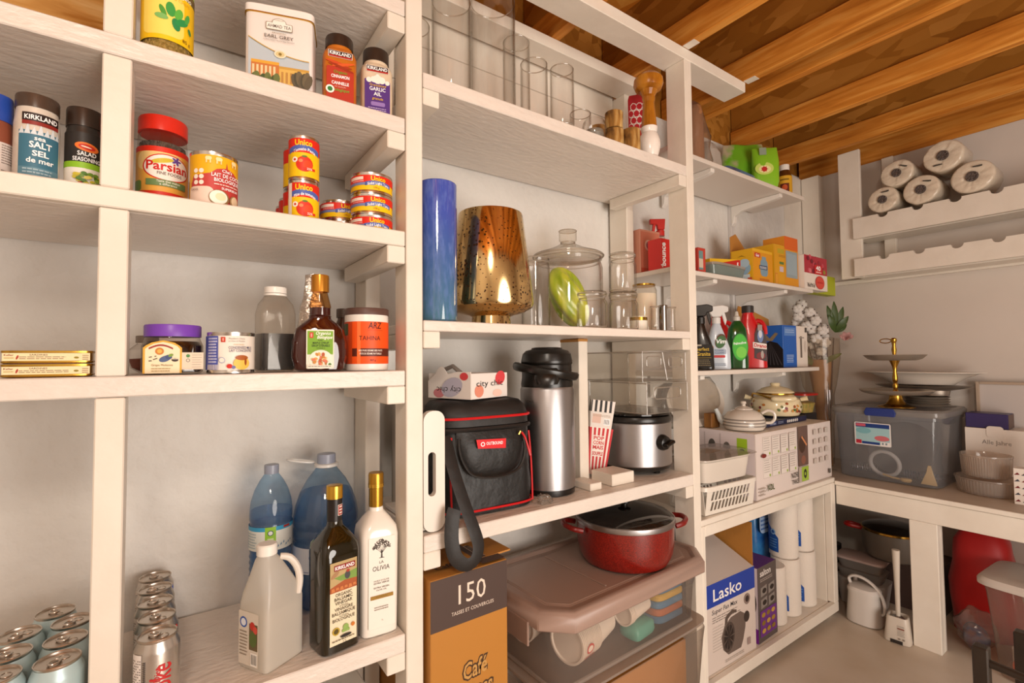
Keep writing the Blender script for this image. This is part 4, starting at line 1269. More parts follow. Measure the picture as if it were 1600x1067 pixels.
def jar_lid(name, label, x, y, R, h, m=None, lid=True):
    r = thing(name, label, 'jar', (x, y, R2))
    lathe('glass_wall', [(0, .0006), (R * .97, .0006), (R, .006), (R, h * .86), (R * .97, h * .92), (R * .93, h * .95), (R * .98, h * .975), (R * .98, h), (R * .94, h), (R * .90, h * .95), (R * .95, h * .86), (R * .95, .012), (0, .010)], m or M_glass, r, 56, cap=False)
    rim_ring(r, R * .96, h, .002)
    rim_ring(r, R * .93, h * .945, .0014)
    rim_ring(r, R * .97, .003, .002, 'base_ring')
    return r
r = jar_lid('glass_jar', 'huge lidded glass canister holding a green pepper', 1.090, 1.228, .1145, .245)
lathe('lid', [(.112, .246), (.118, .249), (.118, .257), (.112, .261), (.09, .268), (.06, .279), (.036, .290), (.024, .298), (.024, .304), (.0295, .308), (.0295, .338), (.026, .342), (0, .342)], thin('lid_glass', 'fbf9f5', 'a89e92'), r, 56)
rim_ring(r, .118, .253, .003)
rim_ring(r, .0295, .340, .0018)
rim_ring(r, .024, .301, .002)
r = thing('green_pepper', 'large yellow green pepper shape inside the glass canister', 'pepper', (1.090, 1.228, R2 + .014), radians(-20))
bm = bmesh.new()
bmesh.ops.create_icosphere(bm, subdivisions=4, radius=1)
for v in bm.verts:
    a = atan2(v.co.y, v.co.x)
    k = 1 + .12 * cos(5 * a + v.co.z * 2.2)
    v.co = Vector((v.co.x * .056 * k, v.co.y * .052 * k, v.co.z * .110))
bmesh.ops.rotate(bm, verts=bm.verts, cent=(0, 0, 0), matrix=Matrix.Rotation(radians(-27), 3, 'Y'))
zm = min(v.co.z for v in bm.verts)
bmesh.ops.translate(bm, verts=bm.verts, vec=(.0, 0, -zm))
finish(bm, 'pepper_body', pmat('green_pepper', '84a81c', .25, coat=.3, var=(22, 'dcdc48', .16), stretch=(1, 1, .4)), r, ang=60)
r = jar_lid('glass_jar', 'clear glass jar half hidden behind the gold vase', .925, 1.195, .0445, .222)

def apoth(label, x, y, z, R, h):
    r = thing('candle_jar', label, 'jar', (x, y, z), 0, 'small clear candle jars')
    lathe('glass_wall', [(0, .0006), (R * .93, .0006), (R, .005), (R, h * .66), (R * .93, h * .74), (R * .84, h * .78), (R * .84, h * .82), (R * .93, h * .86), (R * .96, h * .93), (R * .93, h * .985), (R * .80, h), (0, h)], M_glass, r, 40)
    rim_ring(r, R * .94, h * .93, .0020)
    rim_ring(r, R * .84, h * .80, .0016)
    rim_ring(r, R * .95, .004, .0020, 'base_ring')
    lathe('inner_wall', [(R * .88, .010), (R * .91, .016), (R * .91, h * .64), (R * .78, h * .76)], M_glass, r, 36, cap=False)
apoth('small candle jar at the front, standing alone on the left', 1.036, 1.062, R2, .046, .112)
apoth('lower of the two stacked candle jars', 1.192, 1.080, R2, .0475, .122)
apoth('upper of the two stacked candle jars', 1.192, 1.080, R2 + .1235, .044, .126)
r = thing('white_candle', 'white pillar candle in a clear jar with gold rim', 'candle', (1.378, 1.150, R2))
lathe('glass_wall', [(.040, .0006), (.044, .006), (.044, .150), (.038, .166)], thin('glass_candle', 'f4efe8', 'c5bcb0'), r, 36)
lathe('wax', [(.038, .004), (.0415, .008), (.0415, .138), (0, .140)], pmat('cream_wax', 'efe4d4', .5, subs=.2), r, 32)
lathe('rim', [(.0385, .1655), (.0395, .167), (.0395, .172), (.036, .173), (.035, .167)], M_brass, r, 36)
r = thing('votive_candle', 'low white votive with a gold band', 'candle', (1.285, 1.098, R2))
lathe('wax', [(.027, .0006), (.029, .004), (.029, .040), (.027, .050), (0, .050)], pmat('cream_wax', 'efe4d4', .5, subs=.2), r, 32)
lathe('band', [(.0295, .036), (.0295, .047)], M_brass, r, 32, cap=False)
gt = 'small tumblers by the post'
vase('small clear tumbler left of the silver one', 1.312, 1.050, R2, .0135, .082, 'small_tumbler', flare=.003, cat='tumbler')
vase('small mirrored silver tumbler between two clear ones', 1.355, 1.052, R2, .0135, .088, 'small_tumbler', pmat('mirror_silver', '8f867e', .08, 1.0), .002, cat='tumbler')
vase('small clear tumbler nearest the right hand post', 1.398, 1.050, R2, .0120, .084, 'small_tumbler', flare=.004, cat='tumbler')

# ================================================================== right bay, third shelf
M_bag = pmat('black_nylon', '0e0c0b', .5, bump=(16, .5, .012))
M_bag2 = pmat('charcoal_nylon', '191513', .55, bump=(22, .3, .008))
M_pip = pmat('red_piping', 'c8161c', .4)
r = thing('white_tray', 'white plastic tray end with a slotted handle beside the cooler bag', 'tray', (0, 0, 0))
bm = bmesh.new()
out = rrect(1.012, R3 + .001, 1.30, R3 + .268, .03)
P = [(u, v) for u, v in rrect(.4625, R3 + .001, .5150, R3 + .270, .022)]
hole = rrect(.4735, R3 + .080, .4925, R3 + .178, .0092)
oA = [bm.verts.new((u, 1.010, v)) for u, v in P]
hA = [bm.verts.new((u, 1.010, v)) for u, v in hole]
oB = [bm.verts.new((u, 1.026, v)) for u, v in P]
hB = [bm.verts.new((u, 1.026, v)) for u, v in hole]
n = len(P)
for i in range(n):
    j = (i + 1) % n
    bm.faces.new((oA[i], oA[j], hA[j], hA[i]))
    bm.faces.new((oB[j], oB[i], hB[i], hB[j]))
    bm.faces.new((oA[j], oA[i], oB[i], oB[j]))
    bm.faces.new((hA[i], hA[j], hB[j], hB[i]))
bmesh.ops.recalc_face_normals(bm, faces=bm.faces)
finish(bm, 'handle_end', pmat('glossy_white', 'e6ded4', .25), r)
bx('tray_floor', .4625, 1.0262, R3 + .002, .5150, 1.25, R3 + .012, pmat('glossy_white', 'e6ded4', .25), r, .001)

r = thing('cooler_bag', 'soft black cooler bag with red piping and a logo patch', 'bag', (.676, 1.146, R3 + .001), radians(-3))
def bag_sec(z):
    t = z / .28
    return (.136 - .012 * t + .006 * sin(pi * t), .098 - .016 * t)
bm = bmesh.new()
rings = [(z, *bag_sec(z)) for z in [.001, .006] + [.015 * k for k in range(1, 15)]]
loft_bm(bm, rings, 4.5, 60)
def noz(bm, amp, sc, sd):
    for v in bm.verts:
        if v.co.z > .004:
            d = noise.noise(v.co * sc + Vector((sd, 0, 0)))
            q = Vector((v.co.x, v.co.y, 0)).normalized()
            v.co += q * d * amp
noz(bm, .006, 18, 2)
finish(bm, 'bag_body', M_bag, r, ang=50)
bm = bmesh.new()
hx, hy = bag_sec(.215)
loft_bm(bm, [(.214, hx + .001, hy + .001), (.217, hx + .005, hy + .005), (.240, hx + .004, hy + .004), (.262, hx - .002, hy - .002), (.276, hx - .014, hy - .014), (.280, hx - .030, hy - .03)], 4.0, 60)
noz(bm, .003, 20, 5)
finish(bm, 'bag_lid', M_bag2, r, ang=50)
def loop(z, e, a0=0, a1=360, n=60):
    hx, hy = bag_sec(z)
    return [(*se(2 * pi * (i + .5) / n, hx + e, hy + e, 4.5), z + .0) for i in range(n)]
tube('piping', loop(.238, .008), .0035, M_pip, r, 6, True)
tube('piping', loop(.012, .004), .0030, M_pip, r, 6, True)
tube('zip_band', loop(.210, .005), .006, M_bag2, r, 6, True)
hx, hy = bag_sec(.1)
for sx in (-1, 1):
    tube('piping', [(sx * (bag_sec(z)[0] - .020), -(bag_sec(z)[1] + .0035), z) for z in [.015 + .02 * k for k in range(10)]], .0025, M_pip, r, 6)
# front pocket with flap
bm = bmesh.new()
G = []
for j in range(11):
    v = j / 10
    row = []
    for i in range(17):
        u = -1 + 2 * i / 16
        zz = .205 - .115 * v
        hwid = .098 * (1 - .35 * max(0, v - .35) ** 1.5 / .65)
        if v > .75:
            hwid *= math.sqrt(max(.0, 1 - ((v - .75) / .25) ** 2 * .55))
        bul = .020 * (1 - u ** 4) * sin(pi * min(1, .12 + v * .85)) ** .6
        row.append(bm.verts.new((u * hwid, -(bag_sec(zz)[1] + .001 + bul), zz)))
    G.append(row)
for a, b in zip(G, G[1:]):
    for i in range(16):
        bm.faces.new((a[i], b[i], b[i + 1], a[i + 1]))
finish(bm, 'front_pocket', M_bag, r, ang=60)
tube('pocket_seam', [tuple(v) for v in [(-.092, -.091, .19), (-.094, -.100, .16), (-.086, -.108, .13), (-.066, -.112, .104), (-.03, -.117, .094), (.0, -.118, .092), (.03, -.117, .094), (.066, -.112, .104), (.086, -.108, .13), (.094, -.100, .16), (.092, -.091, .19)]], .004, M_bag2, r, 6)
tube('piping', [(.080, -.104, .196), (.094, -.100, .18), (.106, -.098, .15), (.112, -.098, .13)], .003, M_pip, r, 6)
tube('zip_pull', [(.080, -.106, .196), (.074, -.109, .198), (.070, -.108, .190)], .0025, M_gold, r, 6)
L = Label(.0012)
L.poly([(-.040, .0), (.040, -.006), (.042, .018), (-.044, .022)], 'd3161d').ell(-.026, .0095, .006, .0055, 'ffffff', 16).ell(-.026, .0095, .004, .0035, 'd3161d', 14).text('OUTBOUND', .008, .006, .0072, 'ffffff', .02, w=.048, rot=-.04)
L.build(r, on_plane((-.012, -.112, .166), (1, .02, 0), (0, .05, 1)), name='logo_patch')
tube('carry_strap', [(-.128, -.088, .20), (-.124, -.124, .13), (-.112, -.154, .06), (-.098, -.178, .0), (-.088, -.182, -.040), (-.098, -.183, -.068), (-.122, -.183, -.074), (-.146, -.183, -.052), (-.154, -.180, -.015), (-.150, -.176, .03), (-.142, -.172, .05)], .016, M_bag2, r, 8, sq=(1, .12))

r = thing('cake_box', 'white floral slice box with scalloped flaps on the cooler bag', 'box', (.617, 1.064, R3 + .2845), radians(19))
M_card = pmat('white_card', 'e8dfd8', .5)
w_, d_, h_ = .150, .150, .070
bm = bmesh.new()
box(bm, 0, 0, .0005, w_, d_, h_ * .93)
finish(bm, 'carton', M_card, r, smooth=False)
prism('scalloped_flap', [(.0, .0005), (d_, .0005), (d_, .045)] + [(d_ - .02 - .055 * (i / 10), .055 + .028 * sin(pi * i / 10)) for i in range(1, 10)] + [(.045, .070), (.0, .070)], -.0022, -.0005, M_card, r, axis='x')
tube('flap_ridge', [(.04, .07, h_ * .93), (.04, .10, h_ + .014), (.04, .13, h_ + .004)], .006, pmat('grey_card', '8f857e', .6), r, 6)
L = Label()
L.ell(.118, .052, .022, .018, 'd6484c', 16, .4).ell(.030, .020, .018, .016, 'dd8c74', 16).ell(.105, .012, .02, .010, 'f0c8b8', 14)
L.text('city chic', .074, .032, .0150, '2c2624', .0, w=.110)
L.build(r, on_plane((0, -.0001, 0), (1, 0, 0), (0, 0, 1)))
L = Label()
L.ell(.128, .058, .014, .010, 'd6484c', 14).ell(.04, .014, .02, .012, 'c87a80', 14).ell(.086, .030, .038, .024, 'b9b4c4', 18, .3)
L.text('city chic', .075, .030, .0150, '2c2624', .0, w=.085, rot=pi)
L.build(r, on_plane((-.0023, d_, 0), (0, -1, 0), (0, 0, 1)))
# something green and a grey tube behind the bag
r = thing('paper_cup_sleeve', 'pale grey cardboard tube behind the cake box', 'tube', (.533, 1.29, R3))
lathe('tube_wall', [(.034, .0005), (.034, .305), (.030, .306), (.030, .29), (0, .29)], pmat('grey_tube', 'a9a198', .5), r, 28)
r = thing('lunch_box', 'small green box standing behind the bag and the airpot', 'box', (.80, 1.305, R3))
loft('box', [(.001, .040, .028), (.20, .044, .030), (.215, .040, .026)], pmat('green_plastic', '6f8a3c', .35), r, 6, 28)

r = thing('airpot', 'steel pump airpot with a black top and carry handle', 'vacuum flask', (.914, 1.130, R3), face_cam(.914, 1.13))
lathe('body', [(.070, .0008), (.074, .004), (.075, .016), (.0795, .018), (.0795, .296), (.076, .306)], M_steel, r, 56)
lathe('base_ring', [(.0755, .0006), (.0775, .002), (.0775, .015)], M_blackpl, r, 48, cap=False)
lathe('shoulder', [(.0765, .304), (.0775, .312), (.0745, .330), (.074, .368), (.0765, .372), (.0765, .380), (.072, .400), (.062, .410), (.046, .414), (.045, .418), (.034, .420), (0, .420)], M_blackpl, r, 56)
loft('spout', [(.315, .030, .030, 0, -.082), (.330, .036, .034, 0, -.078), (.352, .034, .028, 0, -.072), (.360, .028, .02, 0, -.066)], M_blackpl, r, 2.5, 24)
pts = []
for i in range(25):
    t = radians(-205 + 215 * i / 24)
    pts.append((.090 * cos(t) - .004, .098 * sin(t), .349 - .016 * cos(t)))
tube('carry_handle', pts, .0105, M_blackpl, r, 8, sq=(.75, 1.2))
L = Label(.0005)
L.text('THERMOS', .0, .262, .0065, '4a4440', .02, w=.034)
L.build(r, on_cyl(.0795, a0=-.72), .004)

r = thing('cellophane_scrap', 'crumpled clear cellophane wrap beside the airpot foot', 'wrap', (.823, 1.030, R3 + .001))
bm = bmesh.new()
bmesh.ops.create_icosphere(bm, subdivisions=3, radius=.024)
crumple(bm, .016, 60, 4)
for v in bm.verts:
    v.co.z = abs(v.co.z) * 1.05
    v.co.y *= .6
finish(bm, 'wrap', thin('crinkled_film', 'efebe6', '8f8880', .1, 1.2, .1), r, ang=10)

def popcorn(label, x, y, sd):
    r = thing('popcorn_box', label, 'carton', (x, y, R3 + .004), face_cam(x, y, .15), 'folded popcorn boxes', rot=(radians(-2), radians(7), face_cam(x, y, .12)))
    h = .245
    prism('carton', [(-.026, .004), (.026, .004), (.040, h), (-.040, h)], -.004, .004, pmat('carton_white', 'ece2d8', .45), r)
    L = Label(.0006)
    pol = []
    for i in range(6):
        a, b = -1 + i * .4, -1 + i * .4 + .2
        pol.append([(a * .0255, .004), (b * .0255, .004), (b * .035, .155), (a * .035, .155)])
    L.many(pol, 'c41f26')
    L.poly([(-.020, .062), (.016, .062), (.019, .130), (-.022, .130)], 'ece2d8')
    for t, v in (('POP', .116), ('CORN', .101), ('MAIS', .086), ('SOUFFLE', .066)):
        L.text(t, -.002, v, .0115, 'c41f26', .04, w=.034)
    L.rect(-.034, .158, .034, .205, 'e2dad2').rect(.008, .166, .028, .186, 'ffffff').many([[(.009 + .0026 * i, .168), (.0102 + .0026 * i, .168), (.0102 + .0026 * i, .184), (.009 + .0026 * i, .184)] for i in range(7)], '1c1816').rect(-.03, .170, -.002, .200, 'd9b8a8').lines(-.03, .03, .196, .004, 2, .0016, 'a89888', 3)
    L.rect(-.038, .207, .038, h, '1f1b1a').many([[(-.034 + .016 * i, .207), (-.026 + .016 * i, .207), (-.026 + .016 * i, h), (-.034 + .016 * i, h)] for i in range(5)], 'e6dcd4')
    L.build(r, on_plane((0, -.0042, 0), (1, 0, 0), (0, 0, 1)))
popcorn('front red striped popcorn carton behind the stud', 1.142, 1.166, 0)
popcorn('rear red striped popcorn carton behind the front one', 1.148, 1.180, 1)

r = thing('slow_cooker', 'oval steel slow cooker with a black dial', 'slow cooker', (1.338, 1.168, R3), face_cam(1.338, 1.168))
for a in (40, 140, 220, 320):
    lathe('foot', [(.010, .0006), (.012, .012)], M_blackpl, r, 12, c=(.09 * cos(radians(a)), .085 * sin(radians(a)), 0))
lathe('base', [(.105, .010), (.117, .016), (.119, .026)], M_blackpl, r, 56)
lathe('housing', [(.1195, .0265), (.1225, .030), (.1225, .168), (.1195, .172)], M_steel, r, 64)
lathe('rim', [(.119, .1725), (.1245, .174), (.1255, .180), (.122, .190), (.114, .192)], M_blackpl, r, 56)
lathe('lid', [(.112, .1925), (.118, .195), (.118, .199), (.105, .203), (.06, .2075), (0, .208)], pmat('smoked_glass', '1a1614', .06), r, 48)
ka = radians(45)
kx, ky = sin(ka), -cos(ka)
bm = bmesh.new()
lathe_bm(bm, [(.026, 0), (.026, .006), (.021, .018), (.012, .022), (0, .022)], 28)
box(bm, -.020, -.0055, .018, .020, .0055, .040, .003)
bmesh.ops.rotate(bm, verts=bm.verts, cent=(0, 0, 0), matrix=Matrix.Rotation(radians(20), 3, 'Z'))
bmesh.ops.rotate(bm, verts=bm.verts, cent=(0, 0, 0), matrix=Matrix.Rotation(radians(90), 3, 'X'))
bmesh.ops.rotate(bm, verts=bm.verts, cent=(0, 0, 0), matrix=Matrix.Rotation(ka, 3, 'Z'))
bmesh.ops.translate(bm, verts=bm.verts, vec=(kx * .1226, ky * .1226, .108))
finish(bm, 'dial', M_blackpl, r)

def clear_bin(label, x0, y0, x1, y1, z, h, nh, lean):
    r = thing('clear_bin', label, 'bin', (0, 0, 0), 0, 'clear fridge bins')
    t = .0022
    bx('floor_panel', x0, y0, z, x1, y1, z + t, M_glass2, r, 0)
    bx('side_panel', x0, y0, z + t, x0 + t, y1, z + h, M_glass2, r, 0)
    bx('side_panel', x1 - t, y0, z + t, x1, y1, z + h, M_glass2, r, 0)
    bx('back_panel', x0 + t, y1 - t, z + t, x1 - t, y1, z + h, M_glass2, r, 0)
    bx('front_panel', x0 + t, y0, z + t, x1 - t, y0 + t, z + h, M_glass2, r, 0)
    wd = (x1 - x0) / nh
    for i in range(nh):
        cx = x0 + wd * (i + .5)
        q = rrect(cx - wd * .32, z + h * .48, cx + wd * .32, z + h * .85, h * .12, 4)
        tube('handle_rim', [(u, y0 - .001, v) for u, v in q], .0022, thin('rim_plastic', 'ddd6cc', '8f877c', .05, 1.6, .45), r, 6, True)
        if i:
            tube('divider', [(x0 + wd * i - .012, y0 - .001, z + h), (x0 + wd * i + .010, y0 - .001, z + .004)], .0022, MATS['rim_plastic'], r, 6)
    bm = bmesh.new()
    tube_bm(bm, [(x0, y0, z + h), (x1, y0, z + h), (x1, y1, z + h), (x0, y1, z + h)], .0022, 6, closed=True)
    tube_bm(bm, [(x0, y0, z + .001), (x1, y0, z + .001), (x1, y1, z + .001), (x0, y1, z + .001)], .0016, 6, closed=True)
    for X, Y in ((x0, y0), (x1, y0), (x0, y1), (x1, y1)):
        tube_bm(bm, [(X, Y, z), (X, Y, z + h)], .0016, 6)
    o = finish(bm, 'edge_trim', MATS['rim_plastic'], r)
    o['kind'] = 'stuff'
clear_bin('lower clear plastic bin resting on the slow cooker', 1.214, 1.010, 1.418, 1.262, R3 + .2095, .096, 1, 0)
clear_bin('upper clear plastic bin with two handle holes', 1.198, 1.012, 1.414, 1.262, R3 + .3105, .094, 2, 1)

# ================================================================== right bay, below the third shelf
r = thing('cup_carton', 'tall brown coffee cup carton with a dark 150 band', 'carton', (.4655, .985, .001), radians(1))
M_kraft = pmat('kraft_board', 'b47a32', .65, bump=(120, .1))
H_ = .690
bx('carton', 0, 0, 0, .203, .30, H_, M_kraft, r, .001)
prism('top_flap', [(.12, H_ + .001), (.235, H_ + .004), (.235, H_ + .008), (.12, H_ + .005)], .03, .298, M_kraft, r)
L = Label()
L.rect(.001, .02, .202, H_ - .001, 'b47a32').rect(.0005, H_ - .112, .2025, H_ - .001, '4c3c36')
L.text('150', .106, H_ - .068, .043, 'e3d2c2', .0, w=.072).text('TASSES ET COUVERCLES', .108, H_ - .089, .0078, 'e3d2c2', .0, w=.112)
L.text('Café', .112, .452, .036, '46301f', .12, w=.070, shear=.1, rot=.05).text('Café', .112, .452, .036, 'c09252', .02, w=.063, shear=.1, rot=.05)
L.text('EXpress', .098, .402, .036, '46301f', .12, w=.128, shear=.1, rot=.05).text('EXpress', .098, .402, .036, 'c09252', .02, w=.120, shear=.1, rot=.05)
L.text('Café', .13, .30, .036, '46301f', .05, w=.07)
L.build(r, on_plane((0, -.0002, 0), (1, 0, 0), (0, 0, 1)))
L = Label()
L.rect(.135, .0, .198, .295, '4c3c36').text('150', .166, .20, .036, 'c9b4a0', .0, rot=-pi / 2 + pi, w=.07).rect(.150, .03, .185, .12, 'c9b4a0').rect(.153, .033, .182, .117, '4c3c36').lines(.156, .180, .105, .008, 9, .003, 'c9b4a0', 4).text('Café', .055, .03, .018, '46301f', .06)
L.build(r, on_plane((0, 0, H_ + .0052), (1, 0, 0), (0, 1, 0)), name='top_print')

M_tote = thin('clear_tote', 'f6f0ea', 'c0b6ac', .12, .7, .14)
M_lidb = pmat('mocha_plastic', '9d8376', .4, bump=(40, .05))
def chamf(x0, y0, x1, y1, c):
    return [(x0 + c, y0), (x1 - c, y0), (x1, y0 + c), (x1, y1 - c), (x1 - c, y1), (x0 + c, y1), (x0, y1 - c), (x0, y0 + c)]
def tote_lid(root, x0, y0, x1, y1, z, c, m, h=.046):
    bm = bmesh.new()
    def ring(d, zz):
        return [bm.verts.new((u, v, zz)) for u, v in chamf(x0 + d, y0 + d, x1 - d, y1 - d, c - d * .4)]
    R = [ring(.002, z - h), ring(0, z - h + .002), ring(.0, z - .014), ring(.006, z - .003), ring(.014, z), ring(.026, z - .001), ring(.031, z - .008), ring(.052, z - .009), ring(.055, z - .006), ring(.1, z - .006)]
    for a, b in zip(R, R[1:]):
        for i in range(8):
            j = (i + 1) % 8
            bm.faces.new((a[i], a[j], b[j], b[i]))
    bm.faces.new(R[-1])
    R2_ = ring(.006, z - h)
    R3_ = ring(.008, z - .02)
    for a, b in ((R[0], R2_), (R2_, R3_)):
        for i in range(8):
            j = (i + 1) % 8
            bm.faces.new((a[j], a[i], b[i], b[j]))
    bm.faces.new(R3_[::-1])
    bmesh.ops.recalc_face_normals(bm, faces=bm.faces)
    bmesh.ops.bevel(bm, geom=[e for e in bm.edges if e.calc_face_angle(0) > .6], offset=.002, segments=2, affect='EDGES')
    o = finish(bm, 'lid', m, root, ang=40)
    bx('lid_rib', (x0 + x1) / 2 - .10, y0 + .066, z - .006, (x0 + x1) / 2 - .094, y1 - .066, z - .003, m, root, .001)
    return o
r = thing('storage_tote', 'clear tote with a mocha brown lid under the red pot', 'storage bin', (.740, .893, 0), radians(2.2))
tote_lid(r, 0, 0, .683, .385, .556, .065, M_lidb)
bm = bmesh.new()
def tring(d, zz, c):
    return [bm.verts.new((u, v, zz)) for u, v in chamf(.022 + d, .022 + d, .661 - d, .363 - d, c)]
RR = [tring(.030, .352, .03), tring(.024, .358, .03), tring(.010, .47, .05), tring(.0, .508, .055)]
for a, b in zip(RR, RR[1:]):
    for i in range(8):
        bm.faces.new((a[i], a[(i + 1) % 8], b[(i + 1) % 8], b[i]))
bm.faces.new(RR[0][::-1])
finish(bm, 'tub_wall', M_tote, r, ang=60)
bm = bmesh.new()
tube_bm(bm, [(u, v, .355) for u, v in chamf(.046, .046, .637, .339, .03)], .006, 8, closed=True)
finish(bm, 'foot_rim', thin('tote_rim', 'd9cdc2', 'a3978c', .2, .6, .5), r)
bx('latch', -.004, .10, .46, .002, .20, .52, M_lidb, r, .002)
ca, sa = cos(radians(2.2)), sin(radians(2.2))
def TT(u, v):
    return (.740 + u * ca - v * sa, .893 + u * sa + v * ca)
def cupstack(label, u, v, z, R, n, rz, print_):
    x, y = TT(u, v)
    r = thing('cup_stack', label, 'cups', (x, y, z), 0, rot=(0, radians(90), rz))
    pr = []
    for k in range(n):
        pr += [(R * .93, .0065 * k), (R, .0065 * k + .0005), (R, .0065 * k + .0025), (R * .93, .003 + .0065 * k)]
    pr += [(R * .74, .0065 * n + .085), (0, .0065 * n + .085)]
    lathe('cups', [(R * .85, .004), (R * .9, 0)] + pr, pmat('paper_cup', 'e6dace', .5), r, 36)
    if print_:
        L = Label(.001)
        L.ell(.006, .030, .013, .016, 'c0392f', 18).ell(.006, .030, .008, .011, 'e6dace', 16).rect(.026, .01, .030, .055, 'c0392f')
        L.build(r, on_cyl(R * 1.0, a0=0), .004)
    return r
cupstack('white paper cups stack with red print lying at the tote front', .130, .104, .422, .056, 14, radians(12), True)
cupstack('plain white cup stack lying higher in the tote', .322, .078, .446, .033, 4, radians(8), False)
cupstack('rear paper cup stack behind the printed cups', .10, .255, .405, .040, 10, radians(20), False)
x, y = TT(.398, .088)
r = thing('teal_pouch', 'teal plastic pouch lying in the tote under the cups', 'pouch', (x, y, .366), radians(8))
bm = bmesh.new()
loft_bm(bm, [(.0, .046, .032), (.010, .050, .036), (.030, .048, .034), (.038, .038, .028)], 5, 36)
crumple(bm, .003, 30, 2)
for v in bm.verts:
    v.co.z = max(v.co.z, 0)
finish(bm, 'pouch', pmat('teal_plastic', '5fb0a0', .35), r, ang=60)
x, y = TT(.548, .165)
r = thing('striped_mat', 'rolled blue and orange striped mat in the tote', 'mat', (x, y, .366), radians(2))
for k, c in enumerate(('5a8ab0', 'c9764c', '5a8ab0', 'd9b04a', '5a8ab0', 'c9764c')):
    loft('stripe', [(.022 * k + .0005, .076, .097), (.022 * k + .004, .079, .100), (.022 * k + .018, .079, .100), (.022 * k + .0215, .076, .097)], pmat('mat_' + c, c, .7, bump=(200, .3)), r, 6, 32)
bx('band', .045, -.103, .001, .062, .103, .134, pmat('grey_strap', '4f4a46', .6), r, .002)

r = thing('storage_tote', 'lower clear tote holding flat cardboard beneath the mocha lidded one', 'storage bin', (.752, .905, 0), radians(2.2))
bm = bmesh.new()
RR = [[bm.verts.new((u, v, z)) for u, v in chamf(d, d, .665 - d, .370 - d, .05)] for d, z in ((.03, .002), (.024, .010), (.004, .30), (.0, .340))]
for a, b in zip(RR, RR[1:]):
    for i in range(8):
        bm.faces.new((a[i], a[(i + 1) % 8], b[(i + 1) % 8], b[i]))
bm.faces.new(RR[0][::-1])
finish(bm, 'tub_wall', M_tote, r, ang=60)
bm = bmesh.new()
loft_bm(bm, [(.3405, .325, .178, .3325, .185), (.3475, .325, .178, .3325, .185)], 12, 36)
finish(bm, 'lid', thin('tote_rim', 'd9cdc2', 'a3978c', .2, .6, .5), r, ang=40)
r = thing('cardboard_box', 'plain brown carton inside the lower tote', 'carton', (.81, .965, .012), radians(2.2))
bx('carton', .10, 0, 0, .54, .25, .27, M_kraft, r, .002)

r = thing('red_pot', 'big red speckled stock pot with a steel rim lid', 'pot', (1.168, 1.068, .5515), face_cam(1.168, 1.068))
M_red = pmat('red_enamel', '8a1a10', .28, coat=.4, var=(420, '5f0f0a', .06))
lathe('pot_wall', [(.118, .0008), (.130, .006), (.142, .030), (.147, .060), (.1475, .118)], M_red, r, 64)
lathe('rim', [(.1475, .1183), (.1515, .120), (.1525, .126), (.1515, .134), (.148, .136)], M_steel, r, 64)
lathe('lid', [(.1475, .1365), (.135, .145), (.10, .155), (.05, .161), (0, .162)], pmat('smoked_glass', '1a1614', .06), r, 56)
lathe('lid_knob', [(.010, .162), (.010, .168), (.020, .173), (.020, .179), (0, .181)], M_blackpl, r, 20)
for sg in (-1, 1):
    a = radians(180 if sg < 0 else 0) + radians(20)
    pts = [(.147, -.045), (.172, -.042), (.192, -.020), (.195, 0), (.192, .020), (.172, .042), (.147, .045)]
    tube('handle', [(u * cos(a) - v * sin(a), u * sin(a) + v * cos(a), .104 + .012 * (u - .147) / .05) for u, v in pts], .008, pmat('red_handle', '7a1812', .3), r, 8)

# ================================================================== far bay, high shelf
M_film = MATS['crinkled_film']
r = thing('bread_bag', 'plastic bag with a brown paper roll on the high shelf by the post', 'bag', (1.800, 1.215, T1 + .001), radians(-8))
lathe('paper_roll', [(.030, .002), (.036, .008), (.034, .25), (.026, .285), (0, .287)], pmat('kraft_paper', 'a9744a', .7, bump=(40, .4)), r, 24)
bm = bmesh.new()
loft_bm(bm, [(.001, .062, .055), (.05, .066, .058), (.15, .060, .050), (.24, .045, .036), (.30, .030, .018)], 2.4, 30)
bmesh.ops.subdivide_edges(bm, edges=list(bm.edges), cuts=1)
crumple(bm, .009, 30, 6, lambda c: c.z < .004)
finish(bm, 'plastic_film', M_film, r, ang=14)
r = thing('paper_bag', 'grey white crumpled paper bag behind the brown roll on the high shelf', 'bag', (1.972, 1.265, T1 + .001), 0)
bm = bmesh.new()
loft_bm(bm, [(.0, .055, .045), (.06, .060, .050), (.15, .050, .040), (.19, .036, .020)], 3, 30)
bmesh.ops.subdivide_edges(bm, edges=list(bm.edges), cuts=1)
crumple(bm, .008, 24, 9, lambda c: c.z < .004)
for v in bm.verts:
    v.co.z = max(v.co.z, 0)
finish(bm, 'paper', pmat('grey_paper', 'b9aea2', .7), r, ang=14)
r = thing('snack_bag', 'large lime green plastic bag bulging on the high shelf', 'bag', (2.230, 1.252, T1 + .001), radians(-36))
bm = bmesh.new()
loft_bm(bm, [(.0, .095, .036), (.05, .112, .046), (.12, .115, .044), (.19, .104, .028), (.235, .095, .010), (.242, .092, .005)], 2.8, 44)
bmesh.ops.subdivide_edges(bm, edges=list(bm.edges), cuts=1)
crumple(bm, .011, 15, 1, lambda c: c.z < .004)
for v in bm.verts:
    v.co.z = max(v.co.z, 0)
finish(bm, 'bag_film', pmat('lime_film', '6fae28', .25, var=(7, 'b8a88a', .05), coat=.3), r, ang=40)
r = thing('pouch', 'upright lime green pouch with a red emblem in front of the bulging bag', 'pouch', (2.232, 1.148, T1 + .001), radians(-44))
bm = bmesh.new()
loft_bm(bm, [(.0, .050, .024), (.03, .056, .030), (.12, .058, .026), (.175, .055, .012), (.190, .054, .003)], 3, 36)
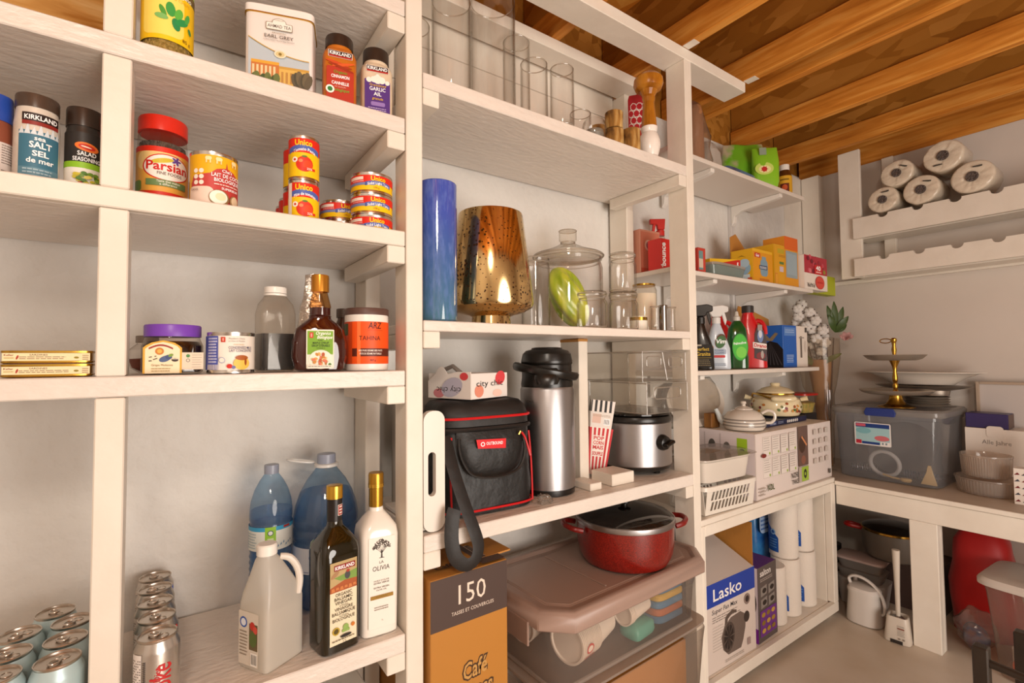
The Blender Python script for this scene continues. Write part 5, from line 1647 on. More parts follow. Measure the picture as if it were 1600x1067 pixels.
crumple(bm, .004, 26, 5, lambda c: c.z < .004)
finish(bm, 'pouch_film', pmat('green_pouch', '86bf2a', .3, coat=.3), r, ang=50)
L = Label(.002)
L.ell(-.012, .085, .040, .030, 'c8d86a', 20).ell(-.010, .082, .026, .018, 'e8dfa0', 18).ell(-.012, .082, .012, .012, 'c2302a', 14)
L.many([[(-.012 + .018 * cos(a), .082 + .018 * sin(a)), (-.012 + .007 * cos(a + .4), .082 + .007 * sin(a + .4)), (-.012 + .007 * cos(a - .4), .082 + .007 * sin(a - .4))] for a in [2 * pi * k / 7 for k in range(7)]], 'b8281f')
L.rect(-.03, .150, .0, .185, '8f9a86')
L.build(r, on_plane((0, -.034, 0), (1, 0, 0), (0, .08, 1)))
r = thing('blister_pack', 'dark blue and clear packet lying at the edge of the high shelf', 'packet', (1.985, 1.138, T1 + .001), radians(2))
loft('packet', [(.0005, .12, .026), (.004, .125, .029), (.018, .12, .026), (.022, .10, .018)], pmat('navy_film', '2c3350', .25, var=(9, '5f86a8', .2)), r, 4, 36)
r = thing('vitamin_bottle', 'small brown bottle with a yellow label at the end of the high shelf', 'bottle', (2.462, 1.172, T1 + .001), face_cam(2.462, 1.172))
lathe('bottle', [(.029, .0005), (.032, .004), (.032, .11), (.024, .135), (.020, .145)], pmat('amber_plastic', '5a3212', .15), r, 30)
cap(r, .0225, .140, .168, M_white)
L = Label()
L.rect(-.075, .02, .075, .108, 'd9a52c').rect(-.02, .02, .02, .07, '6a2a1a').ell(0, .05, .012, .014, 'c8562a', 14).rect(-.02, .085, .02, .093, '8a6a1c')
L.build(r, on_cyl(.0322), .006)

# ================================================================== far bay, second shelf
r = thing('laundry_box', 'pink printed laundry box seen behind the right hand post', 'box', (1.532, 1.282, T2 + .001), radians(-4))
bx('carton', -.055, -.04, 0, .055, .04, .17, pmat('pink_carton', 'c98a72', .5), r, .001)
L = Label()
L.rect(-.05, .008, .05, .162, 'c4745c').ell(-.01, .11, .02, .022, 'dcb8a8', 16).ell(-.01, .11, .012, .014, '9a5a6a', 14).ell(.02, .05, .018, .02, 'dcb8a8', 16).ell(.02, .05, .010, .012, '9a5a6a', 14).rect(-.05, .0, .05, .02, 'b8503a')
L.build(r, on_plane((0, -.0405, 0), (1, 0, 0), (0, 0, 1)))
r = thing('dryer_sheet_box', 'red dryer sheet box with vertical white lettering', 'box', (1.503, 1.180, T2 + .001), 0)
bx('carton', -.026, -.03, 0, .026, .03, .115, pmat('red_carton', 'd4241c', .45), r, .001)
L = Label()
L.text('bounce', -.001, .056, .026, 'ffffff', .05, rot=pi / 2, w=.088).rect(-.023, .006, -.016, .014, 'f3d9d0')
L.build(r, on_plane((0, -.0304, 0), (1, 0, 0), (0, 0, 1)))
r = thing('spray_bottle', 'clear spray bottle with a red trigger behind the red box', 'spray bottle', (1.665, 1.298, T2 + .001), radians(150))
lathe('bottle', [(.030, .0005), (.033, .004), (.033, .12), (.018, .17), (.013, .185)], thin('clear_plastic_bottle', 'efe8e0', 'b0a599', .08, .8, .10), r, 28)
M_trg = pmat('red_trigger', 'c02a22', .35)
lathe('nozzle_collar', [(.017, .178), (.017, .20), (.010, .205)], M_trg, r, 20)
prism('trigger_head', [(-.016, .205), (.012, .205), (.016, .225), (.044, .228), (.046, .248), (-.020, .250)], -.009, .009, M_trg, r, bev=.002)
prism('trigger', [(.020, .227), (.032, .227), (.036, .195), (.030, .185), (.026, .195)], -.006, .006, M_trg, r, bev=.001)
r = thing('tissue_box', 'narrow red and teal box just past the post on the second shelf', 'box', (1.688, 1.150, T2 + .001), 0)
bx('carton', -.024, -.028, 0, .024, .028, .098, pmat('red_carton2', 'b9392a', .45), r, .001)
L = Label()
L.rect(-.021, .012, .006, .086, '6a8a8a').rect(-.021, .02, .006, .055, 'c9b8a4')
L.build(r, on_plane((0, -.0284, 0), (1, 0, 0), (0, 0, 1)))
r = thing('snap_container', 'shallow glass container with a clear lid on the second shelf', 'container', (1.870, 1.165, T2 + .001), radians(2))
loft('dish', [(.0005, .105, .043), (.004, .115, .050), (.038, .125, .055), (.040, .125, .055), (.040, .120, .050), (.006, .110, .045)], thin('teal_glass', 'd5e2de', '7f9a98', .05, .9, .3), r, 7, 40, cap=(True, True))
loft('lid', [(.0405, .128, .058), (.050, .128, .058), (.052, .120, .050)], M_frost, r, 7, 40)
r = thing('packet_box', 'flat yellow and red packet lying on the glass container', 'packet', (1.885, 1.170, T2 + .0535), radians(-6))
prism('carton', [(-.11, 0), (.08, 0), (.08, .030), (-.11, .018)], -.04, .04, pmat('yellow_card', 'e0b21c', .45), r, bev=.001)
L = Label()
L.poly([(-.06, .002), (.078, .002), (.078, .027), (.06, .026)], 'b8241c').text('g', .06, .006, .014, 'ffffff', .03)
L.build(r, on_plane((0, -.0404, 0), (1, 0, 0), (0, 0, 1)))

def bag_box(label, x, y, w_, d_, h_, rz, flap, draw_f, draw_l, col='e3ad16', loc_name='bag_box'):
    r = thing(loc_name, label, 'box', (x, y, T2 + .001), rz)
    bx('carton', 0, 0, 0, w_, d_, h_, pmat('box_' + col, col, .45), r, .001)
    if flap:
        prism('open_flap', flap, d_ + .001, d_ + .004, M_kraft, r)
    if draw_f:
        L = Label()
        draw_f(L)
        L.build(r, on_plane((0, -.0002, 0), (1, 0, 0), (0, 0, 1)))
    if draw_l:
        L = Label()
        draw_l(L)
        L.build(r, on_plane((-.0002, d_, 0), (0, -1, 0), (0, 0, 1)), name='side_label')
    return r
def gA(L):
    L.rect(.0, .0, .171, .135, 'd8920f').rect(.012, .110, .062, .130, 'b8261c', .004).text('Glad', .037, .114, .011, 'ffffff', .03)
    L.rect(.06, .03, .125, .105, '7d98a8', .02).rect(.075, .105, .11, .118, '7d98a8').rect(.05, .060, .12, .078, '2a3a5c').lines(.055, .115, .070, .006, 2, .003, 'd9dfe6', 4).lines(.05, .14, .016, .005, 2, .003, 'b8561c', 3)
def gAl(L):
    L.ell(.05, .062, .040, .032, '8fb0c8', 18).ell(.06, .085, .025, .02, 'b0c8d8', 16).rect(.018, .008, .085, .035, 'c8d8e0').rect(.075, .0, .095, .02, 'c8563a')
    L.many([[(.03, .115), (.05, .122), (.07, .112), (.05, .118)]], '8a6a1c')
bag_box('yellow bag box with an open brown cardboard flap', 2.070, 1.128, .172, .10, .148, radians(1), [(.0, .06), (.165, .06), (.155, .150), (.045, .235), (.0, .215)], gA, gAl)
def gB(L):
    L.rect(.0, .0, .095, .185, 'd69a12').rect(.03, .150, .09, .172, 'b8a01c').rect(.045, .100, .085, .112, '5a7a3a').rect(.045, .065, .08, .09, 'c9b9c4').rect(.005, .004, .025, .055, 'c85a24').rect(.008, .007, .022, .052, 'e0a52a').lines(.04, .1, .14, .006, 2, .003, 'a87410', 4)
bag_box('yellow and orange upright bag box in the middle of the row', 2.252, 1.128, .095, .10, .190, 0, None, gB, None, 'd9a414')
def gC(L):
    L.rect(.0, .0, .128, .24, 'd8920f').rect(.0, .178, .128, .24, 'd9641a').rect(.010, .045, .120, .172, '8f9ea4').rect(.020, .06, .110, .16, '98aab2')
bag_box('tall orange bag box with a pale panel', 2.352, 1.130, .128, .10, .240, 0, None, gC, None, 'd98a14')
r = thing('wrap_box', 'lime green ended wrap box behind the box labelled 40', 'box', (2.545, 1.158, T2 + .001), 0)
bx('carton', 0, 0, 0, .410, .045, .100, pmat('lime_card', 'b0b81c', .5), r, .001)
r = thing('parchment_box', 'red and white box labelled 40 at the shelf end', 'box', (2.488, 1.106, T2 + .001), 0)
bx('carton', 0, 0, 0, .242, .048, .165, pmat('box_white', 'e8ddd2', .45), r, .001)
prism('raised_tab', [(.190, .1655), (.224, .1655), (.224, .186), (.190, .176)], .04, .0475, pmat('red_card', 'b01c26', .45), r)
L = Label()
L.rect(.0, .0, .2415, .165, 'e8ddd2').rect(.0, .078, .2415, .165, 'b0283a')
rnd = random.Random(8)
for i in range(16):
    L.ell(.01 + .2 * rnd.random(), .09 + .07 * rnd.random(), .014, .011, rnd.choice(['9a1f34', 'c84a5c', 'd9707a', '7a1a2c', '9a8a2c']), 12)
L.rect(.10, .078, .185, .125, 'c8161f').text('40', .142, .098, .022, 'ffffff', .04, w=.050).rect(.115, .086, .172, .091, 'f0c8c0').ell(.155, .038, .048, .033, 'c8302a', 26).ell(.155, .038, .044, .029, 'd8483a', 24).rect(.125, .034, .185, .042, 'c01c1c').text('PAPR', .060, .030, .020, '4a4038', .0, rot=pi, w=.078)
L.build(r, on_plane((0, -.0002, 0), (1, 0, 0), (0, 0, 1)))

# ================================================================== far bay, cleaning shelf
def sprayer(label, x, y, col, head, draw, R=(.042, .026), h=.17, rz=0.):
    r = thing('spray_bottle', label, 'spray bottle', (x, y, T3 + .001), face_cam(x, y, rz))
    hx, hy = R
    loft('bottle', [(.0005, hx * .94, hy * .94), (.005, hx, hy), (h * .45, hx * .95, hy), (h * .70, hx * .70, hy * .86, -.004, 0), (h * .88, hx * .46, hy * .7, -.006, 0), (h, .014, .014, -.006, 0, 2)], pmat('bottle_' + col, col, .25, coat=.3), r, 3.2, 36)
    hm = pmat('head_' + head, head, .35)
    lathe('nozzle_collar', [(.0165, h - .002), (.0165, h + .022), (.010, h + .026)], hm, r, 24, c=(-.006, 0, 0))
    prism('trigger_head', [(-.022, h + .026), (.012, h + .026), (.018, h + .040), (.040, h + .046), (.040, h + .066), (.020, h + .074), (-.030, h + .070), (-.036, h + .050)], -.011, .011, hm, r, bev=.003)
    prism('trigger', [(.014, h + .041), (.026, h + .044), (.034, h + .012), (.028, h - .010), (.022, h + .006)], -.006, .006, hm, r, bev=.002)
    L = Label(.0012)
    draw(L)
    L.build(r, on_plane((0, -hy, 0), (1, 0, 0), (0, 0, 1)))
    return r
def dg(L):
    L.rect(-.030, .012, .034, .100, '1c1712', .006).text('perfect', .0, .076, .0125, 'c9a83a', .03, w=.046).text('Granite', .002, .056, .0150, 'c9a83a', .03, w=.050).rect(-.028, .047, .03, .049, '8a7428').rect(-.02, .094, -.004, .100, 'b0a898').lines(-.026, .028, .038, .007, 4, .003, '7a6c50', 6)
sprayer('black granite cleaner sprayer right beside the post', 1.722, 1.150, '16120f', '1a1613', dg, h=.185)
def dv(L):
    L.ell(.006, .115, .020, .030, '5a3a24', 22, -.3).ell(.006, .112, .017, .026, '3f6a3a', 22, -.3).text('Vim', .006, .106, .017, 'ffffff', .03, shear=.15).rect(-.026, .062, .026, .082, 'a8b4c4', .003).text('POWER', .0, .074, .007, '4a5a7a', .02).text('CLEAN', 0, .064, .008, '4a5a7a', .02).rect(-.020, .048, .022, .058, 'c03a3a', .003).ell(-.026, .09, .005, .007, 'c85a4a', 10).lines(-.022, .026, .022, .006, 2, .003, '8a94a4', 3)
sprayer('white and pale blue cleaning sprayer with a green oval', 1.845, 1.160, 'c3ccd6', 'd9d6d2', dv, (.046, .028), .19, .1)
r = thing('dish_soap', 'dark green dish soap bottle with a bright green label', 'bottle', (1.985, 1.160, T3 + .001), face_cam(1.985, 1.16, .1))
loft('bottle', [(.0005, .038, .024), (.004, .042, .028), (.05, .043, .028), (.08, .037, .026), (.13, .040, .027), (.17, .036, .025), (.195, .022, .018), (.205, .013, .013, 0, 0, 2)], pmat('green_soap', '0f4a1c', .08, coat=.6), r, 3, 40)
lathe('flip_cap', [(.014, .205), (.014, .222), (.009, .226), (.006, .245), (0, .246)], pmat('clear_cap', 'c9c2b8', .15), r, 24)
L = Label(.0018)
L.ell(.008, .092, .031, .058, '2f8f2c', 26).ell(.008, .092, .028, .054, '48b83a', 26).ell(.012, .070, .02, .024, '7ad04a', 20).text('Palmolive', .008, .104, .0105, 'ffffff', .02, w=.048, rot=.12)
L.build(r, on_plane((0, -.0285, 0), (1, 0, 0), (0, 0, 1)))
def drain(label, x, y, lab):
    r = thing('drain_cleaner', label, 'bottle', (x, y, T3 + .001), face_cam(x, y, .15))
    loft('bottle', [(.0005, .048, .030), (.004, .052, .034), (.10, .050, .033), (.15, .046, .031, -.003, 0), (.19, .034, .026, -.014, 0), (.215, .030, .024, -.019, 0, 2.4), (.236, .024, .022, -.021, 0, 2), (.250, .022, .022, -.021, 0, 2)], pmat('red_bottle', 'c4141a', .25, coat=.3), r, 3.4, 40)
    lathe('cap', [(.025, .247), (.025, .276), (.022, .279), (0, .279)], M_dark, r, 28, c=(-.021, 0, 0))
    tube('handle', [(.012, 0, .212), (.032, 0, .205), (.045, 0, .18), (.047, 0, .15)], .010, pmat('red_bottle', 'c4141a', .25, coat=.3), r, 10)
    if lab:
        L = Label(.0014)
        L.poly([(-.004, .045), (.046, .030), (.046, .120), (.036, .165), (.010, .180), (.0, .150)], '3a2a2c').ell(.022, .14, .012, .028, '6a7fae', 16).ell(.022, .15, .007, .018, 'c8ccd6', 14).rect(.012, .165, .030, .190, '9a8a84').poly([(-.008, .090), (.046, .082), (.046, .106), (-.008, .116)], 'e8ddd6').text('Drano', .020, .092, .015, 'b8141a', .05, w=.050, rot=-.15).ell(.022, .055, .018, .016, '7a1a1c', 16).ell(.028, .06, .006, .018, 'a89c94', 12)
        L.build(r, on_plane((0, -.0338, 0), (1, 0, 0), (0, 0, 1)))
drain('red drain cleaner bottle with a dark label panel', 2.125, 1.165, True)
drain('second red bottle, mostly hidden behind the sprayer and soap', 2.085, 1.290, False)
r = thing('garbage_bag_box', 'blue garbage bag box with its brown flap open', 'box', (2.355, 1.150, T3 + .001), 0)
bx('carton', 0, 0, 0, .130, .125, .200, pmat('blue_carton', '1f5fb8', .4), r, .001)
prism('open_flap', [(-.150, .185), (.125, .201), (.118, .240), (-.08, .285), (-.155, .292), (-.165, .270)], .1255, .1285, M_kraft, r)
L = Label()
L.poly([(.0, .0), (.125, .0), (.125, .085), (.10, .115), (.065, .126), (.035, .11), (.010, .07)], '1c1a1c')
L.many([[(.065, .120), (.025 + .018 * i, .01), (.031 + .018 * i, .01)] for i in range(6)], '4a464a').many([[(.052, .126), (.025, .160), (.040, .165), (.063, .138), (.09, .165), (.104, .160), (.076, .126)]], '8a7a5c')
L.build(r, on_plane((-.0002, .125, 0), (0, -1, 0), (0, 0, 1)))
L = Label()
L.rect(.002, .002, .128, .198, '1f5fb8').rect(.012, .15, .118, .190, '5a86c8').lines(.02, .11, .175, .01, 2, .004, 'a8c0e4', 3).lines(.03, .10, .055, .008, 5, .004, 'a8c0e4', 4)
L.build(r, on_plane((0, -.0002, 0), (1, 0, 0), (0, 0, 1)), name='front_label')
r = thing('appliance_box', 'white box with a grey pictured rod at the end of the cleaning shelf', 'box', (2.492, 1.155, T3 + .001), 0)
bx('carton', 0, 0, 0, .115, .12, .200, pmat('box_white', 'e8ddd2', .45), r, .001)
L = Label()
L.rect(.040, .045, .057, .150, '6a6058').rect(.03, .14, .08, .146, '9a9088').rect(.090, .17, .110, .194, '4a443e').ell(.09, .1, .012, .03, 'd0c4b8', 14)
L.build(r, on_plane((0, -.0002, 0), (1, 0, 0), (0, 0, 1)))

# ================================================================== on the cupboard top
CT, WT = .624, .6075       # cupboard top, bench top
r = thing('cookware_carton', 'big white printed cookware carton on the cupboard top', 'carton', (1.835, 1.012, CT), radians(.6))
bx('carton', 0, 0, 0, .66, .33, .252, pmat('box_white', 'e8ddd2', .45), r, .001)
L = Label()
L.rect(.0, .0, .66, .252, 'd5c8c0').rect(.005, .005, .655, .247, 'dccfc8')
for i in range(4):
    for j in range(2):
        L.rect(.055 + .068 * i, .075 + .085 * j, .115 + .068 * i, .150 + .085 * j, 'c4b8ae').rect(.057 + .068 * i, .077 + .085 * j, .113 + .068 * i, .148 + .085 * j, 'e0d6ce').lines(.062 + .068 * i, .108 + .068 * i, .142 + .085 * j, .009, 6, .003, 'aea298', 5 + i + j).rect(.101 + .068 * i, .079 + .085 * j, .111 + .068 * i, .088 + .085 * j, '8fae2c')
L.rect(.335, .085, .425, .252, '6a5248').ell(.372, .175, .030, .036, '4a3428', 18).poly([(.365, .205), (.41, .165), (.415, .172), (.372, .212)], 'd08a5c').ell(.38, .11, .02, .018, '8a5a48', 16)
L.rect(.335, .018, .425, .082, 'b4a69c').text('NORI', .303, .045, .022, '4a443e', .02, w=.060).text('TAKE', .303, .020, .018, '4a443e', .02, w=.055).rect(.360, .020, .422, .080, '9ab83a').ell(.391, .05, .014, .02, '2a2a1c', 14).ell(.391, .05, .006, .008, '9ab83a', 10)
for i in range(3):
    for j in range(4):
        L.rect(.475 + .055 * i, .08 + .042 * j, .508 + .055 * i, .102 + .042 * j, 'cabeb4')
L.rect(.615, .02, .635, .04, '6a625a').ell(.052, .165, .018, .008, '7a2a24', 14).text('XOL', .098, .028, .022, '3a4a1c', .04, w=.055).lines(.01, .06, .04, .012, 3, .005, 'a89c92', 4)
L.build(r, on_plane((0, -.0002, 0), (1, 0, 0), (0, 0, 1)))
L = Label()
L.rect(.0, .0, .33, .252, 'dccfcf').ell(.15, .185, .017, .030, '5a5450', 16).ell(.215, .180, .017, .030, '6a645e', 16).rect(.258, .165, .30, .230, '9fc42c').ell(.279, .178, .012, .012, '1c1c12', 14).rect(.115, .15, .12, .24, 'c0b4b4').rect(.185, .15, .19, .24, 'c0b4b4').rect(.305, .06, .312, .075, '3a3a4a')
L.build(r, on_plane((-.0002, .33, 0), (0, -1, 0), (0, 0, 1)), name='side_label')
r = thing('teapot', 'grey white striped china teapot on the carton', 'teapot', (1.925, 1.105, CT + .2535), face_cam(1.925, 1.105))
M_chi = pmat('grey_white_china', 'd6ccc0', .15, coat=.5)
lathe('body', [(.060, .0006), (.072, .003), (.080, .016), (.081, .030), (.076, .050), (.060, .070), (.040, .080), (.034, .082)], M_chi, r, 44)
for z in (.020, .032, .044):
    lathe('stripe', [(.0812 - (z > .04) * .002, z - .003), (.0816 - (z > .03) * .001 - (z > .04) * .0025, z), (.0812 - (z > .04) * .0035 - (z > .03) * .001, z + .003)], pmat('grey_glaze', '8f867e', .2), r, 44, cap=False)
lathe('lid', [(.035, .082), (.034, .086), (.018, .093), (.008, .096), (.007, .101), (.011, .107), (.009, .114), (0, .116)], M_chi, r, 32)
tube('spout', [(-.066, 0, .022), (-.086, 0, .036), (-.096, 0, .058), (-.106, 0, .080)], [.018, .014, .010, .008], pmat('blue_white_china', 'c8d0d0', .15, coat=.5), r, 14)
tube('handle', [(.070, 0, .030), (.098, 0, .032), (.112, 0, .050), (.108, 0, .072), (.088, 0, .080), (.066, 0, .068)], .006, M_chi, r, 10)
r = thing('flat_box', 'dark blue flat box under the floral pot', 'box', (2.045, 1.075, CT + .2535), radians(2))
bx('carton', 0, 0, 0, .380, .175, .022, pmat('navy_carton', '1c2448', .4), r, .001)
L = Label()
L.rect(.002, .001, .312, .021, '1c2448').rect(.025, .004, .085, .018, '3a4a7a').text('Noritake', .055, .007, .008, 'c8d0e0', .01, w=.05).lines(.10, .15, .013, .006, 2, .003, '8a94b0', 3)
for i in range(6):
    L.ell(.19 + .018 * i, .011, .008, .007, 'd9d6d2', 14)
L.build(r, on_plane((0, -.0002, 0), (1, 0, 0), (0, 0, 1)))
r = thing('floral_pot', 'cream enamel pot with painted flowers and a folded handle', 'pot', (2.300, 1.165, CT + .2770), face_cam(2.30, 1.165))
M_ena = pmat('cream_enamel', 'e0cfa8', .18, coat=.5)
lathe('body', [(.070, .0006), (.094, .008), (.107, .032), (.108, .050), (.098, .078), (.080, .092), (.074, .098)], M_ena, r, 48)
lathe('rim', [(.074, .098), (.080, .101), (.080, .106), (.072, .107)], M_brass, r, 48)
lathe('lid', [(.078, .107), (.076, .113), (.055, .128), (.025, .136), (.018, .139), (.022, .146), (.018, .152), (0, .153)], M_ena, r, 44)
tube('handle', [(-.096, 0, .085), (-.092, -.030, .102), (-.060, -.085, .100), (-.02, -.106, .088), (.03, -.106, .084), (.075, -.085, .088)], .0045, M_gold, r, 8)
tube('handle_grip', [(-.012, -.109, .086), (.0, -.112, .084), (.055, -.103, .085), (.075, -.088, .088)], [.010, .013, .013, .010], M_ena, r, 12)
for sx in (-1, 1):
    tube('side_knob', [(sx * .10, -.01, .078), (sx * .128, -.012, .086)], [.008, .012], M_ena, r, 10)
L = Label(.001)
rnd = random.Random(12)
for i in range(34):
    t = rnd.uniform(-.13, .13)
    v = .028 + rnd.random() * .045
    if abs(t + .02) < .025:
        continue
    L.ell(t, v, .007, .0055, rnd.choice(['9a4a24', 'b8702c', '7a2a34', '6a6a2c', 'c98a3a', '8a3a4a', '4f6a34']), 9, rnd.random() * 3)
def on_pot(u, v, o):
    R = .1085 if v < .052 else .1085 - (v - .052) * .42
    return ((R + o) * sin(u / .108), -(R + o) * cos(u / .108), v)
L.build(r, on_pot, .006, name='painted_flowers')
r = thing('food_container', 'clear food container with a red lid beside the floral pot', 'container', (2.585, 1.182, WT + .2865), radians(-6))
loft('tub', [(.0005, .045, .040), (.085, .060, .055), (.088, .060, .055)], M_glass2, r, 5, 32, cap=(True, False))
loft('food', [(.003, .043, .038), (.05, .052, .047), (.058, .03, .03)], pmat('pasta_salad', '8a8a3a', .6, var=(60, 'c9a04a', .2)), r, 5, 28)
loft('lid', [(.0885, .064, .059), (.097, .064, .059), (.099, .056, .051)], pmat('red_lid2', 'b0241c', .35), r, 5, 32)
r = thing('platter', 'large white oval platter in plastic wrap leaning on the wall', 'platter', (1.86, 1.300, CT + .2545), 0)
bm = bmesh.new()
lathe_bm(bm, [(0, .0), (.10, .0), (.17, .012), (.20, .022), (.200, .026), (.168, .017), (.10, .006), (0, .006)], 48, 0, (0, 0, 0), False, 1.0, .55)
bmesh.ops.rotate(bm, verts=bm.verts, cent=(0, 0, 0), matrix=Matrix.Rotation(radians(76), 3, 'X'))
zm = min(v.co.z for v in bm.verts)
bmesh.ops.translate(bm, verts=bm.verts, vec=(0, 0, -zm))
finish(bm, 'plate', pmat('white_china', 'd8cec2', .18, coat=.4), r)
bm = bmesh.new()
loft_bm(bm, [(.001, .20, .028), (.08, .21, .034), (.15, .19, .030), (.205, .14, .018)], 2.5, 40)
bmesh.ops.subdivide_edges(bm, edges=list(bm.edges), cuts=1)
crumple(bm, .008, 22, 3, lambda c: c.z < .006)
finish(bm, 'plastic_wrap', M_film, r, ang=12)
# left front of the cupboard top
r = thing('laundry_basket', 'small white plastic basket with slanted slots', 'basket', (1.660, 1.086, CT), radians(-3))
M_bsk = pmat('basket_white', 'e0d8cc', .35)
hw, hd, hh = .140, .075, .098
def wall(P0, ud, wd, name, nslot):
    bm = bmesh.new()
    U = Vector(ud)
    Np = Vector((U.y, -U.x, 0))
    # slots: two rows, each a slanted hole between solid bars
    us = [0.0]
    m = wd * .10
    pitch = (wd - 2 * m) / nslot
    rows = [(0, .014), (.014, .044), (.044, .050), (.050, .080), (.080, hh)]
    P0 = Vector(P0)
    def tp(u, v, o):
        k = .012 * (v / hh)
        return P0 + U * u + Vector((0, 0, v)) + Np * (o + k)
    for a, b in rows:
        if b - a > .02 and a > .01 and b < .085:
            cells = [(0, m)] + [(m + pitch * (i + .62), m + pitch * (i + 1)) for i in range(nslot - 1)] + [(wd - m - pitch * .38, wd)]
            sl = .004
        else:
            cells = [(0, wd)]
            sl = 0
        for c0, c1 in cells:
            q = [(c0 if c0 == 0 else c0 - sl, a), (c1 if c1 == wd else c1 - sl, a), (c1 if c1 == wd else c1 + sl, b), (c0 if c0 == 0 else c0 + sl, b)]
            A = [bm.verts.new(tp(u, v, 0)) for u, v in q]
            B_ = [bm.verts.new(tp(u, v, -.002)) for u, v in q]
            bm.faces.new(A)
            bm.faces.new(B_[::-1])
            for i in range(4):
                j = (i + 1) % 4
                bm.faces.new((A[j], A[i], B_[i], B_[j]))
    bmesh.ops.recalc_face_normals(bm, faces=bm.faces)
    o = finish(bm, name, M_bsk, r, smooth=False)
    o['kind'] = 'stuff'
wall((-hw, -hd, .001), (1, 0, 0), 2 * hw, 'slotted_side', 11)
wall((hw, -hd, .001), (0, 1, 0), 2 * hd, 'slotted_side', 6)
wall((hw, hd, .001), (-1, 0, 0), 2 * hw, 'slotted_side', 11)
wall((-hw, hd, .001), (0, -1, 0), 2 * hd, 'slotted_side', 6)
bx('basket_floor', -hw + .001, -hd + .001, .001, hw - .001, hd - .001, .004, M_bsk, r, 0)
loft('basket_rim', [(hh - .012, hw + .012, hd + .012), (hh - .012, hw + .017, hd + .017), (hh + .002, hw + .016, hd + .016), (hh + .003, hw + .010, hd + .010), (hh - .012, hw + .0095, hd + .0095)], M_bsk, r, 10, 40, cap=(False, False))
r = thing('baking_dish', 'deep white dish with a clear lid stacked on the slotted basket', 'dish', (1.655, 1.085, CT + .1045), radians(-3))
loft('dish', [(.0005, .120, .066), (.004, .128, .072), (.075, .140, .080), (.082, .146, .086), (.086, .146, .086)], M_chi, r, 7, 44)
loft('clear_lid', [(.0865, .152, .092), (.089, .164, .100), (.091, .162, .098), (.104, .12, .07), (.105, .11, .06)], M_glass2, r, 8, 44)
r = thing('wooden_box', 'small brown wooden box at the back left on the cookware carton', 'box', (1.882, 1.222, CT + .2535), 0)
bx('box', -.030, -.018, 0, .030, .018, .060, wood_mat('brown_board', '6a4420', '8a5c2c', 'a0703a', 10, (2, 2, .5)), r, .002)

# ================================================================== inside the base cupboard
CF = .0712
r = thing('fan_carton', 'white and blue fan carton with an open brown flap', 'carton', (1.535, 1.034, CF), radians(-1))
bx('carton', 0, 0, 0, .300, .25, .305, pmat('box_white', 'e8ddd2', .45), r, .001)
prism('side_flap', [(.004, .3055), (.246, .3055), (.246, .455), (.004, .468)], .297, .300, M_kraft, r, axis='x')
bm = bmesh.new()
vs = [bm.verts.new(p) for p in ((.002, .001, .307), (.292, .001, .307), (.285, .17, .385), (.002, .17, .385))]
v2 = [bm.verts.new(v.co + Vector((0, .004, -.002))) for v in vs]
bm.faces.new(vs)
bm.faces.new(v2[::-1])
for i in range(4):
    bm.faces.new((vs[(i + 1) % 4], vs[i], v2[i], v2[(i + 1) % 4]))
finish(bm, 'top_flap', pmat('grey_card2', 'c4b8b0', .6), r, smooth=False)
L = Label()
L.rect(.0, .0, .30, .305, 'd4c6bc').rect(.0, .225, .30, .305, '243f9c').text('Lasko', .125, .242, .042, 'f0ece8', .015, w=.175).text('Super Fan Max', .105, .198, .016, '2a2a34', .01, w=.155, shear=.15).lines(.03, .2, .184, .008, 3, .003, '8a8078', 5).lines(.03, .10, .15, .010, 9, .003, 'bcb0a6', 6)
L.poly([(.105, .165), (.115, .175), (.150, .185), (.175, .178), (.178, .168), (.150, .172), (.122, .160), (.112, .135), (.100, .13)], '5a4c44')
L.poly([(.080, .105), (.090, .06), (.12, .035), (.20, .035), (.215, .06), (.23, .10), (.235, .145), (.20, .165), (.14, .160), (.10, .14)], '6a5c54').ell(.125, .095, .036, .052, '4a3e38', 24, -.15).ell(.125, .095, .028, .042, '2a2220', 24, -.15)
L.many([[(.125, .095), (.125 + .034 * cos(a), .095 + .048 * sin(a)), (.125 + .034 * cos(a + .12), .095 + .048 * sin(a + .12))] for a in [2 * pi * k / 9 for k in range(9)]], '5f524a')
L.ell(.240, .135, .018, .02, '3a302c', 16).ell(.245, .198, .020, .020, '8a7870', 16).ell(.245, .198, .012, .012, '3a2c28', 14).rect(.24, .03, .262, .055, 'a08a84').lines(.1, .22, .02, .006, 2, .002, 'a89c92', 4)
L.build(r, on_plane((0, -.0002, 0), (1, 0, 0), (0, 0, 1)))
r = thing('appliance_carton', 'purple and grey kitchen appliance carton beside the fan carton', 'carton', (1.862, 1.032, CF), radians(2))
bx('carton', 0, 0, 0, .150, .14, .285, pmat('purple_carton', '5f2478', .4), r, .001)
L = Label()
L.rect(.0, .0, .150, .285, '5a504c').text('salton', .062, .248, .024, 'e0d8d2', .03, w=.085).lines(.02, .12, .235, .007, 2, .003, 'a89c94', 3)
for i in range(2):
    for j in range(2):
        L.poly([(.022 + .06 * i, .205 - .045 * j), (.070 + .06 * i, .210 - .045 * j), (.068 + .06 * i, .175 - .045 * j), (.022 + .06 * i, .170 - .045 * j)], '8a827c').ell(.05 + .06 * i, .19 - .045 * j, .016, .010, '2a2220', 12)
L.rect(.012, .02, .142, .118, '6a2f82')
for j in range(3):
    for i in range(3):
        L.ell(.038 + .038 * i, .100 - .030 * j, .015, .009, ('a8842c', '8a6a24', 'c09a44')[(i + j) % 3], 12)
L.build(r, on_plane((0, -.0002, 0), (1, 0, 0), (0, 0, 1)))
L = Label()
